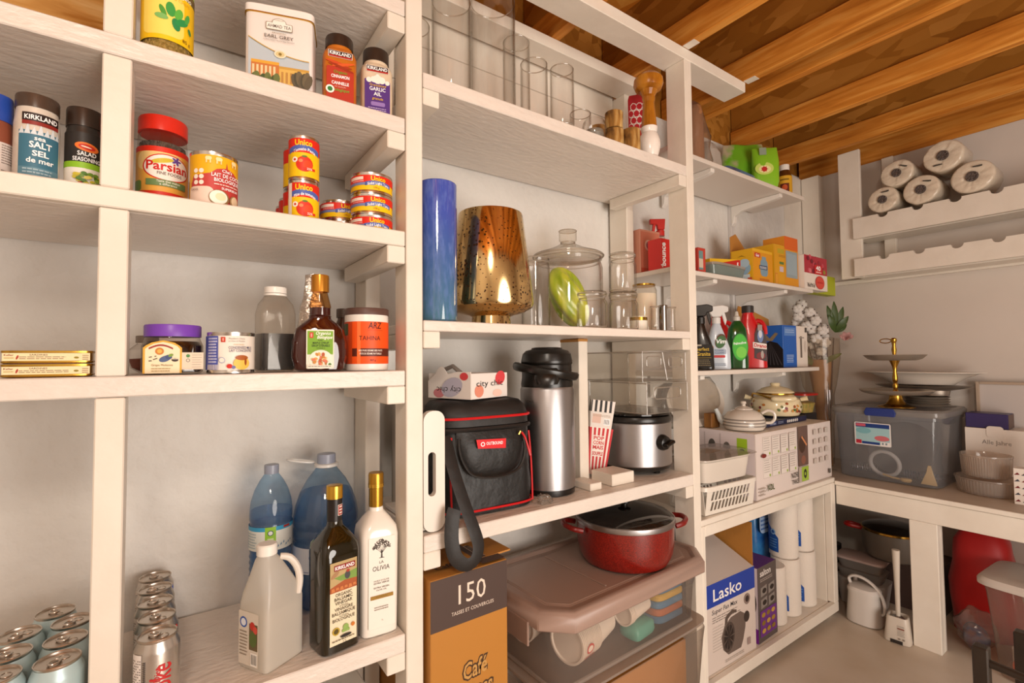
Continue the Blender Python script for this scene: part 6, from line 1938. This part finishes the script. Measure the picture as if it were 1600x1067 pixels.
L.rect(.0, .0, .14, .285, 'd9ccd0').rect(.09, .0, .14, .055, '7a2a90').ell(.105, .15, .03, .06, '3a302e', 18).ell(.118, .028, .014, .016, '5a1c6c', 14)
L.build(r, on_plane((-.0002, .14, 0), (0, -1, 0), (0, 0, 1)), name='side_label')
M_towel = pmat('paper_towel', 'e2d8cc', .75, bump=(260, .25))
M_wrapf = pmat('towel_wrap', 'e0d8ce', .3)
def roll(label, x, y, z, R, h, rz, blue=True):
    r = thing('paper_towel', label, 'paper roll', (x, y, z), face_cam(x, y, rz), 'paper towel rolls in the cupboard')
    lathe('roll', [(.016, h - .004), (.018, h - .0005), (R * .93, h - .0005), (R, h - .006), (R, .006), (R * .93, .0006), (.018, .0006)], M_towel, r, 44)
    lathe('core', [(.0185, .002), (.0185, h), (.0165, h), (.0165, .002)], pmat('core_card', 'a08868', .7), r, 24, cap=False)
    if blue:
        L = Label(.0008)
        L.poly([(-.075, .025), (-.005, .025), (-.005, .085), (-.018, .100), (-.030, .100), (-.036, .120), (-.075, .150)], '1c4fa0').lines(-.05, -.010, .075, .011, 4, .004, '6a9ad0', 4).ell(-.028, .108, .012, .012, '8fb8e0', 16).ell(-.028, .108, .007, .007, '1c4fa0', 14)
        L.build(r, on_cyl(R), .006)
    return r
roll('front lower paper towel roll next to the purple carton', 2.083, 1.095, CF, .056, .232, .3, False)
roll('middle lower paper towel roll in the cupboard', 2.205, 1.095, CF, .057, .236, .25)
roll('lower paper towel roll closest to the cupboard end', 2.345, 1.095, CF, .057, .236, .25)
roll('left roll of the upper pair of paper towels', 2.205, 1.100, CF + .2375, .057, .236, -.25)
roll('right roll of the upper pair of paper towels', 2.345, 1.100, CF + .2375, .057, .236, .22)
r = thing('towel_pack', 'blue wrapped paper towel pack behind the appliance carton', 'pack', (2.215, 1.264, CF), radians(0))
bm = bmesh.new()
loft_bm(bm, [(.001, .085, .085), (.01, .088, .088), (.42, .088, .088), (.455, .078, .078)], 4, 40)
crumple(bm, .005, 18, 4, lambda c: c.z < .004)
finish(bm, 'wrap', pmat('blue_wrap', '1d4f96', .25, var=(9, '3f8ac0', .12), coat=.3), r, ang=50)
L = Label(.004)
L.rect(-.08, .32, .02, .41, '9fb4d0', .03).lines(-.07, .01, .39, .018, 4, .008, '3a62a0', 4)
L.build(r, on_plane((0, -.094, 0), (1, 0, 0), (0, 0, 1)))

# ================================================================== on the workbench
r = thing('storage_bin', 'clear latch bin with blue clips full of kitchen utensils', 'storage bin', (2.812, .858, WT), radians(-90))
# local x runs along the wall (world -y), local -y faces the room
hwx, hdy = .200, .195
M_binw = thin('grey_clear_plastic', 'ecedf0', 'b8bac2', .12, .8, .20)
bm = bmesh.new()
loft_bm(bm, [(.002, hwx - .020, hdy - .020), (.006, hwx - .012, hdy - .012), (.285, hwx, hdy), (.287, hwx + .006, hdy + .006), (.300, hwx + .006, hdy + .006)], 9, 44, cap=(True, False))
finish(bm, 'tub_wall', M_binw, r, ang=40)
bm = bmesh.new()
loft_bm(bm, [(.3005, hwx + .010, hdy + .010), (.306, hwx + .014, hdy + .014), (.322, hwx + .014, hdy + .014), (.330, hwx + .006, hdy + .006), (.330, hwx - .014, hdy - .014), (.324, hwx - .018, hdy - .018)], 9, 44)
finish(bm, 'lid', thin('lid_clear', 'dcd8d4', 'a39d98', .15, .8, .45), r, ang=40)
M_clip = pmat('blue_clip', '24367a', .3)
prism('clip', [(-.055, .296), (.055, .296), (.060, .312), (.050, .332), (-.050, .332), (-.060, .312)], -hdy - .026, -hdy - .0145, M_clip, r, bev=.002)
prism('clip', [(-.055, .296), (.055, .296), (.060, .312), (.050, .332), (-.050, .332), (-.060, .312)], hdy + .0145, hdy + .026, M_clip, r, bev=.002)
L = Label()
L.rect(-.085, .160, .055, .262, 'e0dad6', .006).rect(-.080, .240, .050, .258, '1c3a7a').rect(-.080, .165, .050, .240, '9fc4c8').ell(-.05, .225, .03, .014, '7ab0b8', 16).ell(.02, .195, .028, .012, 'c86a70', 16).rect(-.005, .188, .048, .200, 'c86a70', .004).rect(-.080, .165, -.058, .182, 'b8283a').rect(-.056, .165, .012, .176, '1c3a7a').rect(-.078, .244, -.04, .256, 'c8586a', .003).rect(.015, .165, .050, .180, 'e8e2de').rect(.02, .168, .027, .177, '7a8a94').rect(.033, .168, .04, .177, '7a8a94')
L.build(r, on_plane((-.02, -hdy - .0012, 0), (1, 0, 0), (0, -.02, 1)))
def wpos(u, v, z):
    # local -> world for the bin (rz = -90)
    return (2.812 + v, .858 - u, WT + z)
r = thing('embroidery_ring', 'round white ring leaning inside the utensil bin', 'ring', wpos(-.012, -.140, .0095), radians(-90))
tube('ring', [(.055 * cos(t), -.012 * sin(t), .066 + .055 * sin(t)) for t in [2 * pi * i / 36 for i in range(36)]], .0085, pmat('dull_white', 'b8b2ac', .4), r, 10, True)
r = thing('whisk_beater', 'coiled wire beater lying at the left of the utensil bin', 'utensil', wpos(-.115, -.085, .014), radians(-80))
tube('coil', [(-.055 + .11 * i / 120, .016 * cos(i * .6), .020 + .016 * sin(i * .6)) for i in range(121)], .0018, M_steel, r, 6)
tube('rod', [(-.05, 0, .020), (.05, 0, .020)], .003, M_steel, r, 6)
r = thing('wire_whisk', 'dark coiled whisk lying at the right of the utensil bin', 'utensil', wpos(.105, -.095, .014), radians(-90))
tube('coil', [(-.06 + .12 * i / 120, .017 * cos(i * .65), .021 + .017 * sin(i * .65)) for i in range(121)], .002, pmat('grey_nylon', '5a5a62', .4), r, 6)
tube('rod', [(-.07, 0, .021), (.07, 0, .021)], .0035, pmat('grey_nylon', '5a5a62', .4), r, 6)
r = thing('wooden_spatula', 'pale wooden scraper standing in the utensil bin corner', 'utensil', wpos(.150, -.150, .0095), radians(-90))
prism('blade', [(-.030, .003), (.026, .003), (.012, .055), (.005, .085), (-.004, .085), (-.010, .055)], -.004, .004, pmat('pale_wood', 'c9a66a', .5), r, bev=.001)
r = thing('wooden_spoon', 'small wooden spoon bowl on the floor of the utensil bin', 'utensil', wpos(.070, -.158, .0095), radians(-90))
lathe('bowl', [(0, .001), (.016, .002), (.022, .010), (.018, .017), (0, .019)], pmat('pale_wood', 'c9a66a', .5), r, 24, sy=.7)
tube('handle', [(-.018, 0, .010), (-.05, .0, .012), (-.085, .004, .02)], .004, pmat('pale_wood', 'c9a66a', .5), r, 8)
r = thing('steel_lid', 'grey metal tray leaning across the utensil bin', 'tray', wpos(.0, .05, .0095), radians(-90))
bm = bmesh.new()
lathe_bm(bm, [(0, 0), (.10, 0), (.12, .008), (.135, .010), (.135, .013), (.118, .011), (.10, .003), (0, .003)], 40, cap=False)
bmesh.ops.rotate(bm, verts=bm.verts, cent=(0, 0, 0), matrix=Matrix.Rotation(radians(60), 3, 'X'))
zm = min(v.co.z for v in bm.verts)
bmesh.ops.translate(bm, verts=bm.verts, vec=(0, 0, -zm))
finish(bm, 'tray', pmat('dull_metal', '8f8c8c', .35, .7), r)

BT = WT + .3315
r = thing('cake_stand', 'two tier brass and silver serving stand with a ring handle', 'serving stand', (2.715, .832, BT), 0)
lathe('pedestal', [(.072, .0008), (.070, .004), (.040, .014), (.028, .030), (.024, .052), (.026, .058)], M_brass, r, 40)
lathe('lower_plate', [(0, .0585), (.10, .0585), (.125, .066), (.137, .076), (.139, .078), (.136, .080), (.122, .071), (.10, .063), (0, .063)], pmat('silver_plate', 'c2b6a8', .38, .75), r, 56, cap=False)
lathe('stem', [(.010, .063), (.013, .070), (.008, .080), (.011, .100), (.007, .112), (.010, .118), (.011, .135), (.007, .165), (.010, .185), (.016, .202), (.020, .212)], M_brass, r, 24)
lathe('upper_plate', [(0, .2125), (.080, .2125), (.100, .220), (.116, .236), (.118, .238), (.114, .239), (.098, .224), (.08, .217), (0, .217)], pmat('silver_plate', 'c2b6a8', .38, .75), r, 56, cap=False)
lathe('finial', [(.008, .217), (.011, .225), (.007, .240), (.010, .262), (.007, .280), (.009, .296), (.012, .302), (.012, .310), (.007, .316), (0, .317)], M_brass, r, 24)
tube('ring_handle', [(0, .010 + .022 - .022 * cos(t), .303 + .010 * sin(t) * 1.0) for t in [2 * pi * i / 28 for i in range(28)]], .0022, M_brass, r, 8, True)
r = thing('tray_stack', 'nested silver trays on the bin lid behind the stand foot', 'tray', (2.885, .765, BT), 0)
for k in range(4):
    lathe('tray', [(0, .001 + .011 * k), (.070, .001 + .011 * k), (.082, .011 + .011 * k), (.084, .012 + .011 * k), (.080, .0125 + .011 * k), (.070, .0045 + .011 * k), (0, .0045 + .011 * k)], pmat('silver_plate', 'c2b6a8', .38, .75), r, 44, cap=False)
r = thing('platter', 'dark metal oval platter under the white one', 'platter', (2.930, .795, BT + .047), 0)
lathe('plate', [(0, .0), (.10, .0), (.105, .024), (.15, .034), (.185, .044), (.187, .046), (.15, .038), (.10, .036), (0, .034)], pmat('dark_silver', '9a8e82', .35, .7), r, 56, cap=False, sx=.50)
r = thing('platter', 'wide white oval serving platter above the dark one', 'platter', (2.930, .795, BT + .0985), 0)
lathe('plate', [(0, .0), (.12, .0), (.16, .030), (.205, .050), (.232, .055), (.233, .058), (.20, .056), (.155, .038), (.12, .008), (0, .008)], pmat('white_china', 'd8cec2', .18, coat=.4), r, 60, cap=False, sx=.50)

# dried bouquet
r = thing('bouquet', 'dried cotton bouquet in brown paper and cellophane', 'bouquet', (2.800, 1.190, WT), radians(-63))
bm = bmesh.new()
loft_bm(bm, [(.001, .022, .020, .03, 0), (.15, .028, .024, .02, 0), (.36, .040, .030, .015, 0), (.48, .050, .036, .01, 0), (.55, .055, .040, .01, 0)], 2.5, 30, cap=(True, False))
crumple(bm, .008, 20, 5, lambda c: c.z < .01)
finish(bm, 'paper_wrap', pmat('bouquet_paper', 'a5794a', .65, bump=(30, .4)), r, ang=25)
bm = bmesh.new()
loft_bm(bm, [(.02, .040, .034, .02, 0), (.20, .050, .046, .01, 0), (.36, .062, .052, .01, 0), (.47, .085, .056, .0, 0), (.66, .105, .060, -.005, 0)], 2.2, 34, cap=(False, False))
bmesh.ops.subdivide_edges(bm, edges=list(bm.edges), cuts=1)
crumple(bm, .014, 16, 8)
finish(bm, 'cellophane', thin('cellophane', 'efe8de', 'c5b8a8', .14, .6, .08), r, ang=15)
rnd = random.Random(21)
M_cot = pmat('cotton', 'd9d2cc', .9, bump=(90, .6))
M_husk = pmat('cotton_husk', '4a2e22', .7)
balls = []
for k in range(400):
    a, b, c = rnd.uniform(-.12, .06), rnd.uniform(-.04, .03), rnd.uniform(.56, .86)
    if (a + .035 - .25 * (.72 - c)) ** 2 / .0048 + (c - .71) ** 2 / .018 < 1 and all((a - q[0]) ** 2 + (b - q[1]) ** 2 + (c - q[2]) ** 2 > .0013 for q in balls):
        balls.append((a, b, c))
    if len(balls) >= 26:
        break
for a, b, c in balls:
    bm = bmesh.new()
    for q in range(5):
        t = 2 * pi * q / 5
        bmesh.ops.create_icosphere(bm, subdivisions=2, radius=.0165, matrix=Matrix.Translation((a + .012 * cos(t), b - .006 - .004 * (q % 2), c + .012 * sin(t))))
    crumple(bm, .003, 90, q)
    o = finish(bm, 'cotton_boll', M_cot, r, ang=60)
    bm = bmesh.new()
    for q in range(5):
        t = 2 * pi * q / 5 + .6
        v0 = bm.verts.new((a, b + .004, c))
        v1 = bm.verts.new((a + .024 * cos(t - .2), b - .010, c + .024 * sin(t - .2)))
        v2 = bm.verts.new((a + .029 * cos(t), b - .016, c + .029 * sin(t)))
        v3 = bm.verts.new((a + .024 * cos(t + .2), b - .010, c + .024 * sin(t + .2)))
        bm.faces.new((v0, v1, v2, v3))
    finish(bm, 'husk', M_husk, o, smooth=False)
def leaf(base, tip, wd, m, name='leaf'):
    base, tip = Vector(base), Vector(tip)
    d = tip - base
    s = d.cross(Vector((0, 1, 0))).normalized()
    bm = bmesh.new()
    L_, R_, C_ = [], [], []
    for i in range(7):
        t = i / 6
        q = base + d * t + Vector((0, -.016 * sin(pi * t), 0))
        wv = wd * sin(pi * min(1, t * .96 + .02)) ** .8
        L_.append(bm.verts.new(q + s * wv + Vector((0, -.004, 0))))
        R_.append(bm.verts.new(q - s * wv + Vector((0, -.004, 0))))
        C_.append(bm.verts.new(q))
    for i in range(6):
        bm.faces.new((L_[i], L_[i + 1], C_[i + 1], C_[i]))
        bm.faces.new((C_[i], C_[i + 1], R_[i + 1], R_[i]))
    return finish(bm, name, m, r, ang=60)
M_leaf = pmat('leaf_green', '3f5424', .45)
for tip in ((.045, -.03, .83), (.075, -.03, .85), (.115, -.02, .82), (.135, -.03, .77), (.130, 0, .73), (.05, -.05, .78)):
    leaf((.078, -.01, .69), tip, .016, M_leaf)
for tip in ((-.10, -.03, .60), (-.08, -.04, .56), (.10, -.04, .58)):
    leaf((-.01, -.01, .52), tip, .014, pmat('leaf_olive', '6a6a34', .5))
for k in range(6):
    leaf((.125, .0, .66), (.125 + .03 * cos(k), -.02, .67 + .022 * sin(k)), .012, pmat('pink_petal', 'b98a86', .6), 'petal')
bm = bmesh.new()
for k in range(5):
    tube_bm(bm, [(.03, 0, .05), (.01 + .01 * k, -.03, .35), (-.05 + .03 * k, -.02, .66)], .003, 6)
o = finish(bm, 'stems', pmat('twig', '5f4630', .7), r)
o['kind'] = 'stuff'
r = thing('glass_flute', 'slender clear glass flute standing beside the bouquet', 'glass', (2.700, 1.104, WT))
lathe('glass_wall', [(.028, .0006), (.028, .002), (.004, .006), (.0035, .23), (.010, .25), (.018, .30), (.018, .40), (.017, .40), (.016, .30), (0, .252)], M_glass, r, 28, cap=False)
r = thing('plastic_wrap_pack', 'clear wrapped pack with a red band in the bench corner', 'pack', (2.622, 1.304, WT), 0)
bx('stand_box', -.085, -.160, 0, .035, .058, .285, pmat('dark_carton', '2a2422', .5), r, .001)
loft('pack', [(.2855, .060, .05), (.300, .072, .056), (.325, .070, .054), (.340, .05, .04)], thin('pack_film', 'ddd4ca', 'a39a90', .08, 1.1, .4), r, 3.5, 36)
loft('red_band', [(.3405, .056, .036), (.352, .052, .032)], pmat('red_lid2', 'b0241c', .35), r, 3, 32)

# glass moulds and boxes at the right end
M_ribg = thin('pressed_glass', 'f0e8e0', 'c0b4a8', .12, .8, .26)
def ribbed(label, x, y, z, R, h, flare):
    r = thing('glass_bowl', label, 'bowl', (x, y, z), 0, 'ribbed glass bowls')
    bm = bmesh.new()
    n = 120
    P = [(R * .82, .001), (R * .93, .006), (R * .96, h * .3), (R, h * .9), (R + flare, h * .94), (R + flare, h)]
    rings = []
    for rr, z_ in P:
        rings.append([bm.verts.new(((rr + (.0016 if i % 2 and .01 < z_ < h * .92 else 0)) * cos(2 * pi * i / n), (rr + (.0016 if i % 2 and .01 < z_ < h * .92 else 0)) * sin(2 * pi * i / n), z_)) for i in range(n)])
    for a, b in zip(rings, rings[1:]):
        for i in range(n):
            bm.faces.new((a[i], a[(i + 1) % n], b[(i + 1) % n], b[i]))
    bm.faces.new(rings[0][::-1])
    finish(bm, 'bowl_wall', M_ribg, r, ang=20)
    lathe('inner_wall', [(0, .010), (R * .88, .012), (R * .92, h * .85), (R * .97, h)], M_ribg, r, 48, cap=False)
ribbed('larger ribbed glass bowl underneath', 2.742, .540, WT, .100, .066, .005)
ribbed('smaller ribbed glass bowl stacked upside on the larger one', 2.742, .545, WT + .0675, .078, .092, .003)
r = thing('gift_carton', 'white carton with a tab behind the ribbed bowls', 'carton', (2.868, .634, WT), radians(-90))
bx('carton', 0, 0, 0, .190, .13, .250, pmat('box_white', 'e8ddd2', .45), r, .001)
prism('tuck_tab', rrect(.070, .213, .123, .262, .012), -.0025, -.0005, pmat('box_white', 'e8ddd2', .45), r)
L = Label()
L.text('Alle Jahre', .100, .185, .018, '7a706a', -.01, w=.09)
L.build(r, on_plane((0, -.0002, 0), (1, 0, 0), (0, 0, 1)))
r = thing('purple_box', 'dark purple slim box lying on the white carton', 'box', (2.875, .632, WT + .2515), radians(-90))
bx('box', 0, 0, 0, .135, .10, .062, pmat('purple_card', '34295c', .4), r, .002)
bx('end_panel', .1354, .002, .002, .1362, .098, .060, pmat('brown_card', '5a4238', .5), r, 0)
r = thing('picture_frame', 'tall pale framed panel leaning against the right wall', 'frame', (3.0, .20, WT), 0)
bx('panel', .012, 0, 0, .02, .42, .445, pmat('pale_panel', 'c4bab4', .5), r, .001)
bx('frame_edge', .0, .408, 0, .011, .42, .445, pmat('frame_beige', 'b09a86', .5), r, .001)
bx('frame_edge', .0, 0, .434, .011, .407, .445, pmat('frame_beige', 'b09a86', .5), r, .001)
r = thing('patterned_tin', 'red and white patterned packet at the right edge beside the bowls', 'packet', (2.655, .418, WT), radians(-90))
bx('packet', -.03, -.025, 0, .03, .025, .135, pmat('box_white', 'e8ddd2', .45), r, .001)
L = Label()
for i in range(3):
    for j in range(5):
        L.poly([(-.028 + .02 * i, .01 + .025 * j), (-.018 + .02 * i, .02 + .025 * j), (-.012 + .02 * i, .012 + .025 * j)], ('7a2a2c', '4a4a54')[(i + j) % 2])
L.build(r, on_plane((0, -.0252, 0), (1, 0, 0), (0, 0, 1)))
r = thing('glitter_vase', 'silver glittery vase cut by the right picture edge', 'vase', (2.69, .340, WT), 0)
lathe('vase', [(.028, .0006), (.034, .02), (.036, .20), (.030, .235), (.034, .25), (.030, .25), (0, .23)], pmat('glitter', '9a9690', .3, .8, bump=(220, 1.0)), r, 28)

# ================================================================== under the workbench
r = thing('soup_pot', 'grey pot with a red handle and glass lid under the bench', 'pot', (2.80, .890, .225), radians(-90))
lathe('pot_wall', [(.090, .0006), (.108, .012), (.118, .05), (.120, .125)], pmat('grey_enamel', '6f665c', .4, bump=(200, .1)), r, 48)
lathe('rim', [(.120, .1255), (.125, .128), (.125, .136), (.120, .138)], M_brass, r, 48)
lathe('lid', [(.119, .1385), (.10, .150), (.05, .160), (0, .162)], pmat('smoked_glass', '1a1614', .06), r, 44)
tube('handle', [(-.118, -.025, .112), (-.165, -.045, .118), (-.185, -.030, .120), (-.165, -.008, .118), (-.122, -.005, .112)], .010, pmat('red_handle2', 'b01c16', .35), r, 8)
r = thing('crate', 'dark plastic crate holding the grey pot under the bench', 'crate', (2.915, .840, .001), 0)
loft('crate', [(0, .10, .115), (.19, .115, .12), (.223, .115, .12)], pmat('dark_crate', '4a3832', .6), r, 8, 32)
r = thing('food_box', 'lower clear takeaway box in the stack under the bench', 'container', (2.705, .985, .1215), radians(4), 'takeaway boxes')
M_tk = thin('takeaway_plastic', 'd9cfc6', 'a89c92', .15, .6, .5)
loft('tub', [(.0005, .050, .080), (.042, .062, .095), (.046, .064, .097)], M_tk, r, 6, 32)
r = thing('food_box', 'upper takeaway box with a pinkish lid under the bench', 'container', (2.705, .985, .1690), radians(4), 'takeaway boxes')
loft('tub', [(.0005, .050, .080), (.042, .062, .095)], M_tk, r, 6, 32)
loft('lid', [(.0425, .066, .099), (.052, .066, .099), (.056, .058, .090)], pmat('pinkish_lid', 'b8a098', .4), r, 6, 32)
r = thing('food_box', 'plain white tub at the bottom of the takeaway stack', 'container', (2.715, .985, .001), radians(2))
loft('tub', [(.0005, .060, .085), (.11, .068, .10), (.119, .070, .102)], pmat('dull_white', 'b8b2ac', .4), r, 6, 32)
r = thing('thermos_bottle', 'black cylinder standing in the dark bench corner', 'bottle', (2.66, 1.175, .001), 0)
lathe('bottle', [(.050, .0006), (.055, .006), (.055, .40), (.04, .43), (0, .435)], M_blackpl, r, 32)
r = thing('ladle', 'yellowish handled ladle standing behind the black cylinder', 'utensil', (2.835, 1.165, .001), 0)
prism('handle', [(-.018, .20), (.018, .20), (.014, .48), (-.014, .48)], -.006, .006, pmat('yellowish_plastic', 'b8a878', .5), r, axis='x', bev=.002)
lathe('cup', [(.030, .0006), (.04, .01), (.04, .205), (0, .205)], M_dark, r, 24)
r = thing('watering_can', 'small white plastic watering can under the bench', 'watering can', (2.532, .918, .001), radians(-90))
M_wc = pmat('watering_white', 'd2cac2', .4)
loft('can_body', [(.0005, .062, .052), (.004, .068, .058), (.125, .058, .053), (.132, .061, .055), (.142, .061, .055), (.152, .054, .048), (.157, .032, .030)], M_wc, r, 2.6, 44)
tube('handle', [(-.052, .0, .148), (-.058, .0, .172), (-.036, 0, .188), (.000, 0, .186), (.036, 0, .168), (.062, 0, .136), (.074, 0, .095), (.072, 0, .062), (.060, 0, .050)], .008, M_wc, r, 10, sq=(1.1, .8))
tube('spout', [(-.050, .038, .03), (-.060, .06, .08), (-.066, .085, .150)], [.014, .010, .009], M_wc, r, 12)
r = thing('toilet_brush', 'white toilet brush standing in a square holder', 'brush', (2.482, .781, .001), radians(-84))
M_tb = pmat('brush_white', 'cfc4b6', .35)
loft('holder', [(.0005, .045, .042), (.004, .046, .043), (.095, .036, .034), (.100, .034, .032), (.100, .030, .028), (.06, .028, .026)], M_tb, r, 5, 40, cap=(True, True))
bx('notch', -.020, -.0445, .001, .020, -.0425, .014, M_dark, r, 0)
lathe('brush_collar', [(.012, .062), (.014, .075), (.020, .084), (.022, .090), (.010, .098)], M_steel, r, 24)
tube('handle', [(0, 0, .095), (0, 0, .20), (.0, 0, .30), (0, 0, .365)], [.008, .009, .012, .014], M_tb, r, 14)
L = Label()
L.rect(.004, .068, .026, .072, 'b0a498').rect(.004, .058, .026, .064, '8a5a4a').lines(.004, .028, .052, .006, 4, .002, '9a8e84', 3).ell(.010, .022, .004, .004, '8a7e74', 10).ell(.024, .022, .004, .004, '8a7e74', 10)
L.build(r, on_plane((0, -.0452, 0), (1, 0, 0), (0, .10, 1)))
r = thing('umbrella', 'black rolled umbrella leaning behind the toilet brush', 'umbrella', (2.60, .752, .001), 0)
tube('canopy', [(0, 0, .02), (0, -.004, .20), (0, -.008, .36)], [.008, .016, .012], M_blackpl, r, 12)
tube('ferrule', [(0, 0, .001), (0, 0, .02)], [.003, .006], M_steel, r, 8)
r = thing('red_bag', 'big red fabric bag under the bench beside the leg', 'bag', (2.86, .590, .001), radians(-90))
bm = bmesh.new()
loft_bm(bm, [(0, .10, .10), (.12, .115, .11), (.28, .10, .10), (.38, .085, .08), (.46, .05, .05), (.475, .02, .02)], 2.6, 40)
bmesh.ops.subdivide_edges(bm, edges=list(bm.edges), cuts=1)
crumple(bm, .016, 9, 2, lambda c: c.z < .005)
for v in bm.verts:
    v.co.z = max(v.co.z, 0)
finish(bm, 'cloth', pmat('red_cloth', 'b8100e', .5, sheen=.2), r, ang=50)
r = thing('grocery_bag', 'crumpled clear plastic bag on the floor by the bench leg', 'bag', (2.625, .572, .001), 0)
bm = bmesh.new()
bmesh.ops.create_icosphere(bm, subdivisions=4, radius=1)
for v in bm.verts:
    v.co = Vector((v.co.x * .050, v.co.y * .060, v.co.z * .085 + .085))
crumple(bm, .020, 26, 7)
for v in bm.verts:
    v.co.z = max(v.co.z, 0)
finish(bm, 'film', thin('bag_film', 'ece4de', 'b5aaa2', .1, 1.2, .14), r, ang=12)
bm = bmesh.new()
bmesh.ops.create_icosphere(bm, subdivisions=3, radius=1)
for v in bm.verts:
    v.co = Vector((v.co.x * .034, v.co.y * .042, v.co.z * .055 + .062))
crumple(bm, .010, 24, 3)
finish(bm, 'contents', pmat('mixed_contents', '7a4a4a', .6, var=(34, '3a4a7a', .12)), r, ang=40)
r = thing('storage_tote', 'clear tote with a pale grey white lid under the bench', 'storage bin', (2.585, .325, .001), radians(-93))
M_tl = pmat('pale_lid', 'c9beb4', .4)
loft('tub_wall', [(.001, .150, .105), (.006, .158, .112), (.30, .185, .135), (.325, .190, .140)], thin('clear_tote2', 'efe6de', 'b5a89e', .14, .7, .10), r, 7, 40, cap=(True, False))
loft('lid', [(.3255, .192, .142), (.330, .206, .152), (.345, .206, .152), (.356, .196, .144), (.362, .15, .11), (.360, .12, .09)], M_tl, r, 7, 44)
r = thing('cup', 'white mug with an orange ring inside the clear tote', 'mug', (2.548, .412, .010), radians(-93))
lathe('mug', [(.040, .0006), (.045, .006), (.046, .09), (.042, .09), (.040, .012), (0, .010)], M_chi, r, 30, cap=False)
tube('ring', [(.030 * cos(t), -.050, .045 + .030 * sin(t)) for t in [2 * pi * i / 24 for i in range(24)]], .006, pmat('orange_plastic', 'c8603c', .4), r, 8, True)
r = thing('plate_stack', 'white plates standing on edge inside the clear tote', 'plates', (2.545, .255, .010), radians(-93))
for k in range(3):
    bm = bmesh.new()
    lathe_bm(bm, [(0, 0), (.05, 0), (.085, .010), (.086, .012), (.05, .004), (0, .004)], 36, cap=False)
    bmesh.ops.rotate(bm, verts=bm.verts, cent=(0, 0, 0), matrix=Matrix.Rotation(radians(78), 3, 'X'))
    zm = min(v.co.z for v in bm.verts)
    bmesh.ops.translate(bm, verts=bm.verts, vec=(0, .016 * k, -zm))
    finish(bm, 'plate', M_chi, r)

# ================================================================== paper towels on the bottle rack
def rack_roll(label, y, z, R, mark, squash):
    r = thing('paper_towel', label, 'paper roll', (2.868, y, z), 0, 'wrapped paper towels on the rack')
    n = 48
    bm = bmesh.new()
    rings = []
    for x, k in ((-.002, .36), (-.0025, .38), (-.003, .86), (-.001, .95), (.004, .985), (.010, 1.0), (.138, 1.0), (.145, .95), (.147, .5)):
        ring = []
        for i in range(n):
            a = 2 * pi * i / n
            q = R * k * (1 + squash * cos(2 * a + .8) + .02 * noise.noise(Vector((cos(a) * 2, sin(a) * 2, y * 9))))
            ring.append(bm.verts.new((x + (.003 * noise.noise(Vector((cos(a) * 3, sin(a) * 3, z * 5))) if k < .9 else 0), q * cos(a), q * sin(a))))
        rings.append(ring)
    for a, b in zip(rings, rings[1:]):
        for i in range(n):
            bm.faces.new((a[i], a[(i + 1) % n], b[(i + 1) % n], b[i]))
    bm.faces.new(rings[0][::-1])
    bm.faces.new(rings[-1])
    bmesh.ops.recalc_face_normals(bm, faces=bm.faces)
    finish(bm, 'wrapped_roll', pmat('wrapped_towel', 'dccdb8', .28, bump=(50, .5, .006), coat=.3), r, ang=50)
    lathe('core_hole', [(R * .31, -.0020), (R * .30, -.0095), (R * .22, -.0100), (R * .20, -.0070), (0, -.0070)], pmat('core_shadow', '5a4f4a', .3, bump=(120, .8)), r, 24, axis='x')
    L = Label(.001)
    a = mark
    cu, cv = R * .60 * cos(a), R * .60 * sin(a)
    q = a + pi / 2 + .4
    L.poly([(cu + s * .016 * cos(q) - t * .004 * sin(q), cv + s * .016 * sin(q) + t * .004 * cos(q)) for s, t in ((-1, -1), (1, -.6), (1, .6), (-.4, 1), (-1, .6))], '4a4640')
    L.build(r, lambda u, v, o: (-.0085 - o, -u, v), name='sticker')
    return r
RB = 1.8795
rack_roll('left roll of the bottom row on the rack', .902, RB + .0645, .0625, 1.2, .03)
rack_roll('right roll of the bottom row on the rack', .752, RB + .0705, .0685, .9, .03)
rack_roll('left roll of the top row on the rack', .842, RB + .178, .0645, .7, .04)
rack_roll('topmost roll on the rack, under the ceiling', .668, RB + .202, .0720, 4.3, .03)
rack_roll('rightmost roll on the rack', .573, RB + .0755, .0725, 1.1, .04)

r = thing('stool', 'black metal stool frame at the bottom right corner', 'stool', (0, 0, 0), 0)
M_blk = pmat('black_steel', '2a221c', .4, .3, var=(8, '3a3028', .2))
PA, PB, PC, PD = (1.534, .327), (1.690, .285), (1.490, .035), (1.640, -.005)
for x, y in (PA, PB, PC, PD):
    bx('leg', x - .014, y - .014, .001, x + .014, y + .014, .505, M_blk, r, .003)
for a, b, z in ((PA, PC, .472), (PB, PD, .472), (PC, PD, .40), (PA, PB, .12), (PA, PC, .12), (PB, PD, .12)):
    d = Vector((b[0] - a[0], b[1] - a[1], 0)).normalized() * .0145
    tube('crossbar', [(a[0] + d.x, a[1] + d.y, z), (b[0] - d.x, b[1] - d.y, z)], .009, M_blk, r, 10)
